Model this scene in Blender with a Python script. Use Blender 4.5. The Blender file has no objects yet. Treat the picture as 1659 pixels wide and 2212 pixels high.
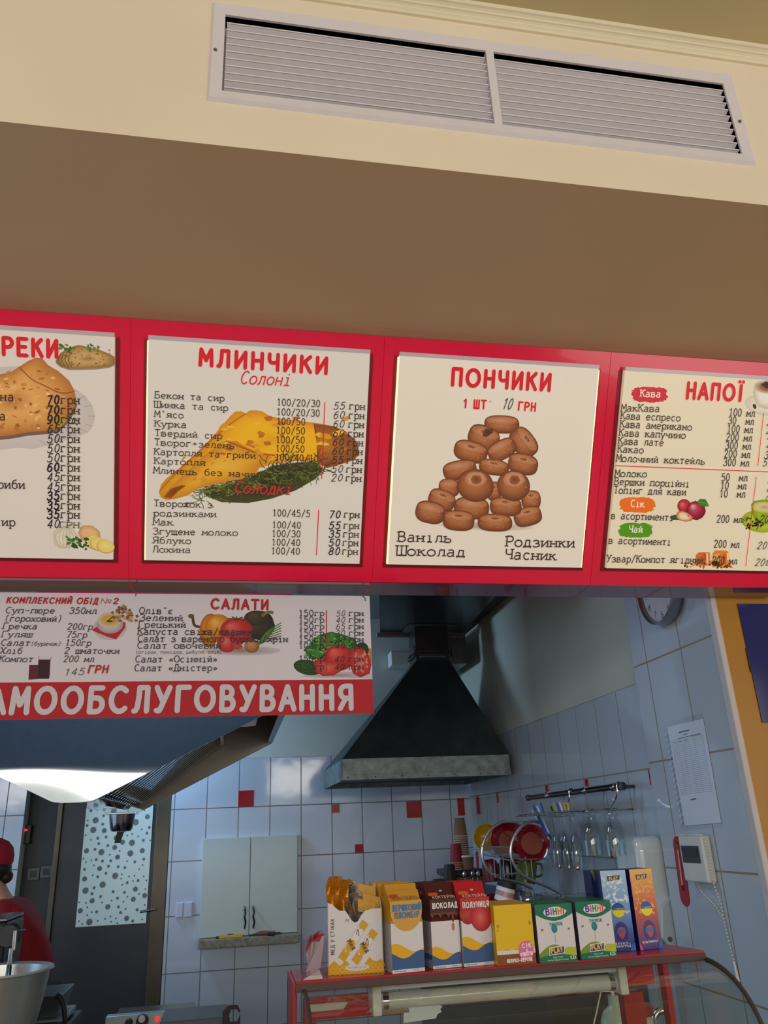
import bpy, math, random
import numpy as np
from mathutils import Vector, Matrix
rnd = random.Random(7)
S = bpy.context.scene
COL = S.collection

# ------------------------------------------------------------------ camera
W_PX, H_PX, F_PX, EYE = 1659.0, 2212.0, 1711.06, 1.62
# rows: the camera's right, down and forward axes in the room
CAM = np.array([[0.98341061, -0.17691642, -0.040052], [0.0289638, 0.37111829, -0.92813378], [0.17906613, 0.91157655, 0.37008583]])
cd = bpy.data.cameras.new('camera'); cam = bpy.data.objects.new('camera', cd); COL.objects.link(cam)
cd.sensor_fit = 'HORIZONTAL'; cd.sensor_width = 36.0; cd.lens = 36.0 * F_PX / W_PX; cd.clip_start = 0.02
m = Matrix.Identity(4)
for i in range(3):
    m[i][0] = CAM[0][i]; m[i][1] = -CAM[1][i]; m[i][2] = -CAM[2][i]
m[2][3] = EYE
cam.matrix_world = m
S.camera = cam

# ------------------------------------------------------------------ light and exposure
def lin(c):
    return tuple((x / 255 / 12.92) if x / 255 <= 0.04045 else ((x / 255 + 0.055) / 1.055) ** 2.4 for x in c)
w = bpy.data.worlds.new('world'); S.world = w; w.use_nodes = True
w.node_tree.nodes['Background'].inputs[0].default_value = (*lin((250, 246, 240)), 1)
w.node_tree.nodes['Background'].inputs[1].default_value = 0.28
def area(name, loc, target, sx, sy, power, col):
    l = bpy.data.lights.new(name, 'AREA'); l.shape = 'RECTANGLE'; l.size = sx; l.size_y = sy; l.energy = power; l.color = lin(col)
    o = bpy.data.objects.new(name, l); COL.objects.link(o); o.location = loc
    o.rotation_euler = (Vector(target) - Vector(loc)).to_track_quat('-Z', 'Y').to_euler()
    return o
area('window_light', (-0.9, -4.6, 2.54), (-0.9, 3, 2.54), 6.4, 0.56, 120, (255, 246, 232))        # sky in the upper panes of the shop windows behind the customer
area('window_light', (-0.9, -4.6, 1.58), (-0.9, 3, 1.58), 6.4, 1.30, 22, (246, 246, 240))          # street seen in the lower panes
area('window_light', (3.6, -2.0, 1.7), (0.4, 2.0, 1.7), 1.8, 1.9, 30, (255, 247, 235))
area('kitchen_window_light', (-2.45, 4.0, 1.7), (1.5, 4.6, 1.5), 2.4, 1.6, 25, (172, 206, 248))   # daylight from the kitchen's side window
area('kitchen_lamp_light', (-0.35, 2.72, 2.98), (-0.35, 2.9, 0.0), 1.3, 0.2, 17, (180, 212, 246))     # the kitchen's ceiling lamp
area('door_lamp_light', (-0.85, 5.22, 2.36), (1.0, 5.2, 2.1), 0.35, 0.3, 17, (172, 208, 246))        # lamp over the doorway, behind the steel hood
S.view_settings.view_transform = 'Standard'; S.view_settings.look = 'None'
S.view_settings.exposure = 0.0; S.view_settings.gamma = 1.0; S.view_settings.use_curve_mapping = False

# ------------------------------------------------------------------ points of the room seen at a pixel, on a given plane
ORG = np.array([0, 0, EYE])
def ray(x, y): return CAM.T @ np.array([(x - 829.5) / F_PX, (y - 1106) / F_PX, 1.0])
def hx(x, y, X): d = ray(x, y); return ORG + d * X / d[0]
def hy(x, y, Y): d = ray(x, y); return ORG + d * Y / d[1]
def hz(x, y, Z): d = ray(x, y); return ORG + d * (Z - EYE) / d[2]

# ------------------------------------------------------------------ materials
MATS = {}
def nodes(name):
    m = bpy.data.materials.new(name); m.use_nodes = True
    nt = m.node_tree; return m, nt, nt.nodes['Principled BSDF']
def mat(name, c, rough=0.5, metal=0.0, noise=0.06, scale=18, bump=0.0, spec=0.5, emit=None, estr=0.0, stretch=None, coat=0.0):
    """principled surface whose colour wanders a little (wear, uneven paint) and, if asked, has a fine bump"""
    if name in MATS: return MATS[name]
    m, nt, b = nodes(name); L = nt.links.new
    tc = nt.nodes.new('ShaderNodeTexCoord'); n = nt.nodes.new('ShaderNodeTexNoise')
    n.inputs['Scale'].default_value = scale; n.inputs['Detail'].default_value = 4
    src = tc.outputs['Object']
    if stretch:
        mp = nt.nodes.new('ShaderNodeMapping'); mp.inputs['Scale'].default_value = stretch
        L(src, mp.inputs['Vector']); src = mp.outputs['Vector']
    L(src, n.inputs['Vector'])
    r = nt.nodes.new('ShaderNodeValToRGB'); lc = lin(c)
    r.color_ramp.elements[0].position = 0.3; r.color_ramp.elements[1].position = 0.7
    r.color_ramp.elements[0].color = (*[max(0, x * (1 - noise)) for x in lc], 1)
    r.color_ramp.elements[1].color = (*[min(1, x * (1 + noise)) for x in lc], 1)
    L(n.outputs['Fac'], r.inputs['Fac']); L(r.outputs['Color'], b.inputs['Base Color'])
    b.inputs['Roughness'].default_value = rough; b.inputs['Metallic'].default_value = metal
    b.inputs['Specular IOR Level'].default_value = spec; b.inputs['Coat Weight'].default_value = coat
    if bump:
        bp = nt.nodes.new('ShaderNodeBump'); bp.inputs['Strength'].default_value = bump; bp.inputs['Distance'].default_value = 0.004
        L(n.outputs['Fac'], bp.inputs['Height']); L(bp.outputs['Normal'], b.inputs['Normal'])
    if emit:
        b.inputs['Emission Color'].default_value = (*lin(emit), 1); b.inputs['Emission Strength'].default_value = estr
    MATS[name] = m; return m
def print_mat(name, rough, lit=0.0):
    """printed sheet: ink colours come with the mesh; a lit one is shone through from the lamp behind it"""
    m, nt, b = nodes(name); a = nt.nodes.new('ShaderNodeVertexColor'); a.layer_name = 'ink'
    nt.links.new(a.outputs['Color'], b.inputs['Base Color']); b.inputs['Roughness'].default_value = rough; b.inputs['Specular IOR Level'].default_value = 0.3
    if lit:
        nt.links.new(a.outputs['Color'], b.inputs['Emission Color']); b.inputs['Emission Strength'].default_value = lit
    MATS[name] = m; return m
def glass_mat(name, c=(235, 245, 245), rough=0.0, alpha=0.12, ior=1.45):
    """thin glass: mostly see-through with a fresnel mirror on top"""
    m, nt, b = nodes(name); L = nt.links.new
    out = nt.nodes['Material Output']; t = nt.nodes.new('ShaderNodeBsdfTransparent'); g = nt.nodes.new('ShaderNodeBsdfGlossy')
    fr = nt.nodes.new('ShaderNodeFresnel'); fr.inputs['IOR'].default_value = ior; mx = nt.nodes.new('ShaderNodeMixShader')
    t.inputs['Color'].default_value = (*lin(c), 1); g.inputs['Roughness'].default_value = rough
    mt = nt.nodes.new('ShaderNodeMath'); mt.operation = 'ADD'; mt.inputs[1].default_value = alpha
    ge = nt.nodes.new('ShaderNodeNewGeometry'); iv = nt.nodes.new('ShaderNodeMath'); iv.operation = 'SUBTRACT'; iv.inputs[0].default_value = 1.0; L(ge.outputs['Backfacing'], iv.inputs[1])
    fm_ = nt.nodes.new('ShaderNodeMath'); fm_.operation = 'MULTIPLY'; L(mt.outputs[0], fm_.inputs[0]); L(iv.outputs[0], fm_.inputs[1])    # the far side of a pane adds no second mirror
    L(fr.outputs[0], mt.inputs[0]); L(fm_.outputs[0], mx.inputs[0]); L(t.outputs[0], mx.inputs[1]); L(g.outputs[0], mx.inputs[2]); L(mx.outputs[0], out.inputs['Surface'])
    nt.nodes.remove(b); MATS[name] = m; return m
def tile_mat(name, tile, grout, axis, du, dz, u0, z0, tw, th, mortar=0.0032, rough=0.09):
    """glazed wall tiles: brick texture without offset; axis says which object axis runs along the wall"""
    m, nt, b = nodes(name); L = nt.links.new
    tc = nt.nodes.new('ShaderNodeTexCoord'); sp = nt.nodes.new('ShaderNodeSeparateXYZ'); cb = nt.nodes.new('ShaderNodeCombineXYZ')
    L(tc.outputs['Object'], sp.inputs[0])
    def add(sock, v):
        a = nt.nodes.new('ShaderNodeMath'); a.operation = 'ADD'; a.inputs[1].default_value = v; L(sock, a.inputs[0]); return a.outputs[0]
    L(add(sp.outputs[axis], 20 * tw - u0), cb.inputs[0]); L(add(sp.outputs['Z'], 20 * th - z0), cb.inputs[1])
    br = nt.nodes.new('ShaderNodeTexBrick'); br.offset = 0; br.squash = 1
    br.inputs['Scale'].default_value = 1; br.inputs['Brick Width'].default_value = tw; br.inputs['Row Height'].default_value = th
    br.inputs['Mortar Size'].default_value = mortar; br.inputs['Mortar Smooth'].default_value = 0.2; br.inputs['Bias'].default_value = 0
    c1 = lin(tile); br.inputs['Color1'].default_value = (*c1, 1); br.inputs['Color2'].default_value = (*[x * 0.93 for x in c1], 1)
    br.inputs['Mortar'].default_value = (*lin(grout), 1)
    L(cb.outputs[0], br.inputs['Vector']); L(br.outputs['Color'], b.inputs['Base Color'])
    n = nt.nodes.new('ShaderNodeTexNoise'); n.inputs['Scale'].default_value = 6; L(tc.outputs['Object'], n.inputs['Vector'])
    ad = nt.nodes.new('ShaderNodeMath'); ad.operation = 'MULTIPLY_ADD'; ad.inputs[1].default_value = -1.0
    ml = nt.nodes.new('ShaderNodeMath'); ml.operation = 'MULTIPLY'; ml.inputs[1].default_value = 0.5; L(n.outputs['Fac'], ml.inputs[0])
    L(br.outputs['Fac'], ad.inputs[0]); L(ml.outputs[0], ad.inputs[2])
    bp = nt.nodes.new('ShaderNodeBump'); bp.inputs['Strength'].default_value = 0.5; bp.inputs['Distance'].default_value = 0.004
    L(ad.outputs[0], bp.inputs['Height']); L(bp.outputs['Normal'], b.inputs['Normal'])
    rr = nt.nodes.new('ShaderNodeMath'); rr.operation = 'MULTIPLY_ADD'; rr.inputs[1].default_value = 0.6; rr.inputs[2].default_value = rough
    L(br.outputs['Fac'], rr.inputs[0]); L(rr.outputs[0], b.inputs['Roughness'])
    MATS[name] = m; return m

# ------------------------------------------------------------------ mesh builder
class MB:
    def __init__(s): s.v = []; s.f = []; s.c = []; s.m = []; s.mi = 0
    def add(s, vs, fs, col=None):
        o = len(s.v); s.v += [tuple(map(float, p)) for p in vs]
        for f in fs: s.f.append(tuple(i + o for i in f)); s.c.append(col); s.m.append(s.mi)
    def quad(s, a, b, c, d, col=None): s.add([a, b, c, d], [(0, 1, 2, 3)], col)
    def box(s, x0, x1, y0, y1, z0, z1, col=None):
        s.hexa([(x0, y0, z0), (x1, y0, z0), (x1, y1, z0), (x0, y1, z0)], [(x0, y0, z1), (x1, y0, z1), (x1, y1, z1), (x0, y1, z1)], col); return s
    def hexa(s, lo, hi, col=None):
        s.add(list(lo) + list(hi), [(3, 2, 1, 0), (4, 5, 6, 7), (0, 1, 5, 4), (1, 2, 6, 5), (2, 3, 7, 6), (3, 0, 4, 7)], col); return s
    def prism(s, poly, d, col=None):
        """polygon (3D points) swept by the vector d"""
        n = len(poly); a = [tuple(p) for p in poly]; b = [tuple(np.array(p, float) + np.array(d, float)) for p in poly]
        s.add(a + b, [tuple(range(n - 1, -1, -1)), tuple(range(n, 2 * n))] + [(i, (i + 1) % n, n + (i + 1) % n, n + i) for i in range(n)], col); return s
    def tube(s, path, r, n=8, closed=False, caps=True, col=None):
        P = [np.array(p, float) for p in path]; k = len(P); rs = r if hasattr(r, '__len__') else [r] * k
        vs = []; up = None
        for i in range(k):
            a = P[(i - 1) % k] if (closed or i > 0) else P[i]; b = P[(i + 1) % k] if (closed or i < k - 1) else P[i]
            t = (b - a) / (np.linalg.norm(b - a) + 1e-12)
            if up is None: up = np.cross(t, [0, 0, 1.0] if abs(t[2]) < 0.9 else [1.0, 0, 0])
            up = up - t * (up @ t); up /= np.linalg.norm(up) + 1e-12; w_ = np.cross(t, up)
            vs += [P[i] + rs[i] * (up * math.cos(2 * math.pi * j / n) + w_ * math.sin(2 * math.pi * j / n)) for j in range(n)]
        fs = [(i * n + j, i * n + (j + 1) % n, ((i + 1) % k) * n + (j + 1) % n, ((i + 1) % k) * n + j) for i in range(k if closed else k - 1) for j in range(n)]
        if caps and not closed: fs += [tuple(range(n - 1, -1, -1)), tuple((k - 1) * n + j for j in range(n))]
        s.add(vs, fs, col); return s
    def lathe(s, c, prof, n=24, axis=(0, 0, 1), col=None, a0=0.0, a1=360.0):
        """profile [(radius, height)] turned about an axis through c"""
        ax = np.array(axis, float); ax /= np.linalg.norm(ax); u = np.cross(ax, [0, 0, 1.0] if abs(ax[2]) < 0.9 else [1.0, 0, 0]); u /= np.linalg.norm(u); v = np.cross(ax, u)
        c = np.array(c, float); full = a1 - a0 >= 360; m_ = n if full else n + 1
        vs = [c + ax * h + r * (u * math.cos(math.radians(a0 + (a1 - a0) * j / n)) + v * math.sin(math.radians(a0 + (a1 - a0) * j / n))) for r, h in prof for j in range(m_)]
        fs = [(i * m_ + j, i * m_ + (j + 1) % m_, (i + 1) * m_ + (j + 1) % m_, (i + 1) * m_ + j) for i in range(len(prof) - 1) for j in range(m_ if full else n)]
        s.add(vs, fs, col); return s
    def ball(s, c, r, n=14, k=9, sc=(1, 1, 1), col=None):
        pr = [(math.sin(math.pi * i / k), -math.cos(math.pi * i / k)) for i in range(k + 1)]
        vs = [(c[0] + r * sc[0] * a * math.cos(2 * math.pi * j / n), c[1] + r * sc[1] * a * math.sin(2 * math.pi * j / n), c[2] + r * sc[2] * h) for a, h in pr for j in range(n)]
        s.add(vs, [(i * n + j, i * n + (j + 1) % n, (i + 1) * n + (j + 1) % n, (i + 1) * n + j) for i in range(k) for j in range(n)], col); return s
    def build(s, name, material, parent=None, loc=None, smooth=False, bevel=0.0, seg=2):
        me = bpy.data.meshes.new(name); o = bpy.data.objects.new(name, me); COL.objects.link(o)
        if parent is not None: loc = WLOC[parent.name]
        elif loc is None: loc = np.mean(np.array(s.v), axis=0)
        loc = np.array(loc, float)
        me.from_pydata([tuple(np.array(p) - loc) for p in s.v], [], s.f)
        if parent is not None: o.parent = parent
        else: o.location = loc
        WLOC[o.name] = loc
        for mm in (material if isinstance(material, (list, tuple)) else [material]): me.materials.append(mm)
        if any(s.m): me.polygons.foreach_set('material_index', s.m)
        if any(c is not None for c in s.c):
            at = me.color_attributes.new('ink', 'FLOAT_COLOR', 'CORNER'); buf = []
            for f, c in zip(s.f, s.c):
                if c is None: c = (0.8, 0.8, 0.8)
                if hasattr(c[0], '__len__'):
                    for q in c: buf += [*q, 1]
                else: buf += [*c, 1] * len(f)
            at.data.foreach_set('color', buf)
        me.validate()
        if smooth:
            me.polygons.foreach_set('use_smooth', [True] * len(me.polygons))
            try: me.set_sharp_from_angle(angle=math.radians(38))
            except Exception: pass
        if bevel:
            b = o.modifiers.new('bevel', 'BEVEL'); b.width = bevel; b.segments = seg; b.limit_method = 'ANGLE'; b.angle_limit = math.radians(40)
            b.use_clamp_overlap = True
        me.update(); return o
WLOC = {}
def tag(o, label, cat, group=None, kind=None):
    o['label'] = label; o['category'] = cat
    if group: o['group'] = group
    if kind: o['kind'] = kind
    return o
def thing(name, label, cat, loc, group=None):
    o = bpy.data.objects.new(name, None); COL.objects.link(o); o.empty_display_size = 0.05
    o.location = tuple(map(float, loc)); WLOC[o.name] = np.array(loc, float)
    return tag(o, label, cat, group)
def struct(mb, name, material, loc=(0, 0, 0), **k):
    o = mb.build(name, material, None, loc, **k); o['kind'] = 'structure'; return o
def copy_thing(o, offset, label):
    """a copy of a thing with copies of its parts and sub-parts"""
    def rec(a, parent):
        c = a.copy(); COL.objects.link(c); WLOC[c.name] = WLOC[a.name] + np.array(offset, float)
        if parent is not None: c.parent = parent
        for ch in kids.get(a.name, []): rec(ch, c)
        return c
    kids = {}
    for q in list(COL.objects):
        if q.parent: kids.setdefault(q.parent.name, []).append(q)
    r = rec(o, None); r.location = Vector(o.location) + Vector(offset); r['label'] = label
    return r

# ------------------------------------------------------------------ lettering: every glyph is drawn with pen strokes on a grid 10 high
G = {
'А': (6.4, 'L 0 0 3.2 10 6.4 0;L 1.2 3.2 5.2 3.2'), 'Б': (6.2, 'L 5.6 10 .6 10 .6 0;D .6 0 5.8 6'), 'В': (6.4, 'L .6 0 .6 10;D .6 5.3 10 5.2;D .6 0 5.3 5.9'),
'Г': (5.8, 'L 5.6 10 .6 10 .6 0'), 'Д': (7, 'L 1.5 0 2.3 10 5.6 10 5.6 0;L .3 -1.8 .3 0 6.7 0 6.7 -1.8'), 'Е': (6, 'L 5.6 10 .6 10 .6 0 5.6 0;L .6 5.2 4.8 5.2'),
'Є': (6.4, 'O 3.6 5 3.1 5 50 310;L .7 5 4.2 5'), 'Ж': (7.4, 'L 3.7 0 3.7 10;L .2 10 3.7 5.2 7.2 10;L 0 0 3.7 5.2 7.4 0'),
'З': (6, 'C .4 8.4 1.6 9.8 3.2 10 5.1 9 5.1 6.5 3.4 5.4 2.4 5.3;C 2.4 5.3 4.2 5.2 5.8 3.9 5.7 1.4 3.4 0 1.4 .2 .2 1.7'),
'И': (6.4, 'L .6 10 .6 0 5.8 10 5.8 0'), 'Й': (6.4, 'L .6 10 .6 0 5.8 10 5.8 0;C 1.9 12.6 3.2 11.6 4.5 12.6'), 'І': (3.4, 'L 1.7 0 1.7 10'),
'Ї': (3.4, 'L 1.7 0 1.7 10;L .3 12.4 .3 12.5;L 3.1 12.4 3.1 12.5'), 'К': (6.2, 'L .6 0 .6 10;L 5.6 10 .6 4.6;L 2.4 6.4 5.9 0'),
'Л': (6.6, 'C .2 .1 1 .4 1.6 2.2 2 6 2.1 10;L 2.1 10 5.8 10 5.8 0'), 'М': (7.2, 'L .4 0 .8 10 3.6 3.2 6.4 10 6.8 0'), 'Н': (6.4, 'L .6 0 .6 10;L 5.8 0 5.8 10;L .6 5.2 5.8 5.2'),
'О': (7, 'O 3.5 5 3.2 5 0 360'), 'П': (6.4, 'L .6 0 .6 10 5.8 10 5.8 0'), 'Р': (6, 'L .6 0 .6 10;D .6 4.6 10 5.8'), 'С': (6.4, 'O 3.6 5 3.1 5 48 312'),
'Т': (6.4, 'L 0 10 6.4 10;L 3.2 10 3.2 0'), 'У': (6.4, 'L .3 10 3.3 4;L 6.2 10 2.4 1;C 2.4 1 1.8 .1 .6 .2'), 'Ф': (7.6, 'L 3.8 0 3.8 10;O 3.8 5.4 3.3 3 0 360'), 'ф': (6.6, 'L 3.3 -3 3.3 9.4;O 3.3 3.2 2.8 3 0 360'), 'Х': (6.4, 'L .4 0 6 10;L .4 10 6 0'),
'Ц': (6.8, 'L .6 10 .6 0 6.5 0 6.5 -1.8;L 5.4 0 5.4 10'), 'Ч': (6, 'L 5.4 0 5.4 10;C .6 10 .6 6.6 1.4 4.8 3.2 4.5 5.4 5.2'), 'Ш': (8, 'L .6 10 .6 0 7.4 0 7.4 10;L 4 0 4 10'),
'Щ': (8.4, 'L .6 10 .6 0 8.2 0 8.2 -1.8;L 4 0 4 10;L 7.2 0 7.2 10'), 'Ь': (6, 'L .6 10 .6 0;D .6 0 5.6 5.8'), 'Ю': (8.2, 'L .6 0 .6 10;L .6 5 2.6 5;O 5.3 5 2.6 5 0 360'),
'Я': (6.4, 'L 5.8 0 5.8 10;E 5.8 4.6 10 .6;L 3.2 4.6 .4 0'),
'а': (6, 'C 1 5.6 2.4 6.5 4 6.3 4.8 5 4.8 .8 5.6 .1;C 4.8 3.6 2 3.6 .7 2.6 .7 .8 2 0 3.6 .3 4.8 1.6'), 'б': (6, 'C 5.2 10 2.2 9 .8 6.4 .7 3.2;O 3.1 3.2 2.5 3.2 0 360'),
'е': (6, 'L .7 3.4 5.5 3.4;O 3.1 3.2 2.5 3.2 4 318'), 'р': (6, 'L 1 -3.2 1 6.3;O 3.4 3.2 2.5 3.2 0 360'), 'с': (6, 'O 3.2 3.2 2.5 3.2 42 318'),
'у': (6, 'L .5 6.3 3.1 .2;L 5.7 6.3 2.2 -2.4;C 2.2 -2.4 1.6 -3.2 .5 -3.1'), 'й': (6, 'L .9 6.3 .9 0 5.1 6.3 5.1 0;C 2 8.8 3 8 4 8.8'), 'і': (6, 'L 1.6 6.3 3.1 6.3 3.1 0;L 1.2 0 5 0;L 3 8.7 3.1 8.9'),
'ї': (6, 'L 1.6 6.3 3.1 6.3 3.1 0;L 1.2 0 5 0;L 2 8.6 2 8.8;L 4 8.6 4 8.8'), 'ж': (6.4, 'L 3.2 0 3.2 6.3;L .3 6.3 3.2 3.3 6.1 6.3;L .1 0 3.2 3.3 6.3 0'),
'ш': (6.6, 'L .6 6.3 .6 0 6 0 6 6.3;L 3.3 0 3.3 6.3'), 'щ': (6.8, 'L .6 6.3 .6 0 6.6 0 6.6 -1.6;L 3.2 0 3.2 6.3;L 5.8 0 5.8 6.3'), 'ю': (6.6, 'L .6 0 .6 6.3;L .6 3.2 2.2 3.2;O 4.2 3.2 2 3.2 0 360'),
'0': (6, 'O 3 5 2.4 5 0 360'), '1': (5, 'L .9 8 2.8 10 2.8 0'), '2': (6, 'C .6 7.6 1.2 9.6 3 10 4.9 9.2 5 7.2 3.4 4.4 .5 0;L .5 0 5.4 0'),
'3': (6, 'C .7 8.6 1.8 9.9 3.2 10 4.9 9 4.9 6.6 3.2 5.5 2.4 5.4;C 2.4 5.4 4.2 5.3 5.5 3.8 5.2 1.2 3 0 1.4 .2 .4 1.6'), '4': (6, 'L 4.2 0 4.2 10 .4 3 5.6 3'),
'5': (6, 'L 5 10 1.4 10 1 5.6;C 1 5.6 2.6 6.4 4.4 5.8 5.4 3.6 4.8 1 2.8 0 1.4 .2 .4 1.4'), '6': (6, 'C 5 9.6 3 9.6 1.4 7.4 .6 3.6;O 3 3.1 2.4 3.1 0 360'), '7': (6, 'L .6 10 5.4 10 2.2 0'),
'8': (6, 'O 3 7.6 2 2.4 0 360;O 3 2.7 2.5 2.7 0 360'), '9': (6, 'O 3 6.9 2.4 3.1 0 360;C 5.4 6.4 4.6 2.6 3 .4 1 .4'),
'/': (5.4, 'L .4 -1.4 5 11'), '+': (6, 'L .6 4.6 5.4 4.6;L 3 2.2 3 7'), "'": (2.4, 'L 1.4 10 1.1 7.6'), '-': (6, 'L .6 4.4 5.4 4.4'), '(': (3.4, 'C 2.6 11 1 8 1 2.4 2.6 -1.4'), ')': (3.4, 'C .8 11 2.4 8 2.4 2.4 .8 -1.4'),
'.': (2, 'L 1 .2 1 .5'), ',': (2, 'L 1.2 .6 .6 -1.6'), '«': (5.6, 'L 2.6 5.4 .6 3.2 2.6 1;L 5 5.4 3 3.2 5 1'), '»': (5.6, 'L .6 5.4 2.6 3.2 .6 1;L 3 5.4 5 3.2 3 1'), '№': (9, 'L .4 0 .6 10 4.6 0 5 10;O 7.4 5.4 1.5 2 0 360;L 6 1.6 8.8 1.6'), ':': (2, 'L 1 .4 1 .7;L 1 5.2 1 5.5'),
'P': (6, 'L .6 0 .6 10;D .6 4.6 10 5.8'), 'L': (5.4, 'L .6 10 .6 0 5.2 0'), 'A': (6.4, 'L 0 0 3.2 10 6.4 0;L 1.2 3.2 5.2 3.2'), 'Y': (6.2, 'L .2 10 3.1 5 6 10;L 3.1 5 3.1 0'), 'M': (7.2, 'L .4 0 .8 10 3.6 3.2 6.4 10 6.8 0'), 'F': (5.6, 'L 5.4 10 .6 10 .6 0;L .6 5.2 4.6 5.2'), '%': (7, 'O 1.8 7.8 1.4 2 0 360;O 5.2 2.2 1.4 2 0 360;L 1 0 6 10'), ' ': (3.4, ''),
}
for lo, up in zip('вгдзиклмнопєтхцчья', 'ВГДЗИКЛМНОПЄТХЦЧЬЯ'):
    def shrink(sp):
        out = []
        for st in sp.split(';'):
            t = st.split(); q = [float(x) for x in t[1:]]
            if t[0] in 'LC': q = [x * (0.63 if i % 2 else 0.9) for i, x in enumerate(q)]
            elif t[0] in 'DE': q = [q[0] * .9, q[1] * .63, q[2] * .63, q[3] * .9]
            else: q = [q[0] * .9, q[1] * .63, q[2] * .9, q[3] * .63, q[4], q[5]]
            out.append(t[0] + ' ' + ' '.join('%.3f' % x for x in q))
        return ';'.join(out)
    G[lo] = (G[up][0] * .9, shrink(G[up][1]))
def smooth_pts(p, k=5):
    P = [p[0]] + list(p) + [p[-1]]; out = []
    for i in range(1, len(P) - 2):
        a, b, c, d = (np.array(q, float) for q in P[i - 1:i + 3])
        for j in range(k):
            t = j / k; out.append(0.5 * (2 * b + (c - a) * t + (2 * a - 5 * b + 4 * c - d) * t * t + (3 * b - a - 3 * c + d) * t ** 3))
    out.append(np.array(p[-1], float)); return out
GC = {}
def glyph(ch):
    """-> width, [(points, closed, curved)]"""
    if ch in GC: return GC[ch]
    wd, sp = G.get(ch, G['О']); out = []
    for st in [x for x in sp.split(';') if x]:
        t = st.split(); q = [float(x) for x in t[1:]]
        if t[0] == 'L': out.append(([np.array(q[i:i + 2]) for i in range(0, len(q), 2)], False, False))
        elif t[0] == 'C': out.append((smooth_pts([q[i:i + 2] for i in range(0, len(q), 2)]), False, True))
        elif t[0] in 'DE':
            x0, y0, y1, x1 = q; r = (y1 - y0) / 2; sgn = 1 if x1 > x0 else -1; xc = x1 - sgn * r * 0.95
            arc = [np.array([xc + sgn * r * 0.95 * math.cos(a), (y0 + y1) / 2 + r * math.sin(a)]) for a in np.linspace(math.pi / 2, -math.pi / 2, 9)]
            out.append(([np.array([x0, y1])] + arc + [np.array([x0, y0])], False, True))
        else:
            cx, cy, rx, ry, a0, a1 = q; full = a1 - a0 >= 360; n = 20 if full else 16
            out.append(([np.array([cx + rx * math.cos(math.radians(a0 + (a1 - a0) * i / n)), cy + ry * math.sin(math.radians(a0 + (a1 - a0) * i / n))]) for i in range(n if full else n + 1)], full, True))
    GC[ch] = (wd, out); return GC[ch]
STY = {  # stroke width (of height 10), serif, round caps, slant, mono advance, gap
 'type': (1.22, True, False, 0.0, 7.3, 0), 'typebold': (1.35, True, False, 0.0, 7.3, 0), 'typeital': (1.15, True, False, 0.14, 7.3, 0), 'head': (2.35, False, True, 0.0, 0, 3.1), 'headital': (2.3, False, True, 0.16, 0, 2.8),
 'hand': (0.95, False, True, 0.28, 0, 2.2), 'handbold': (1.5, False, True, 0.2, 0, 2.4), 'script': (0.95, False, True, 0.26, 0, 1.5), 'plain': (1.3, False, False, 0.0, 0, 2.0)}
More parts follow.
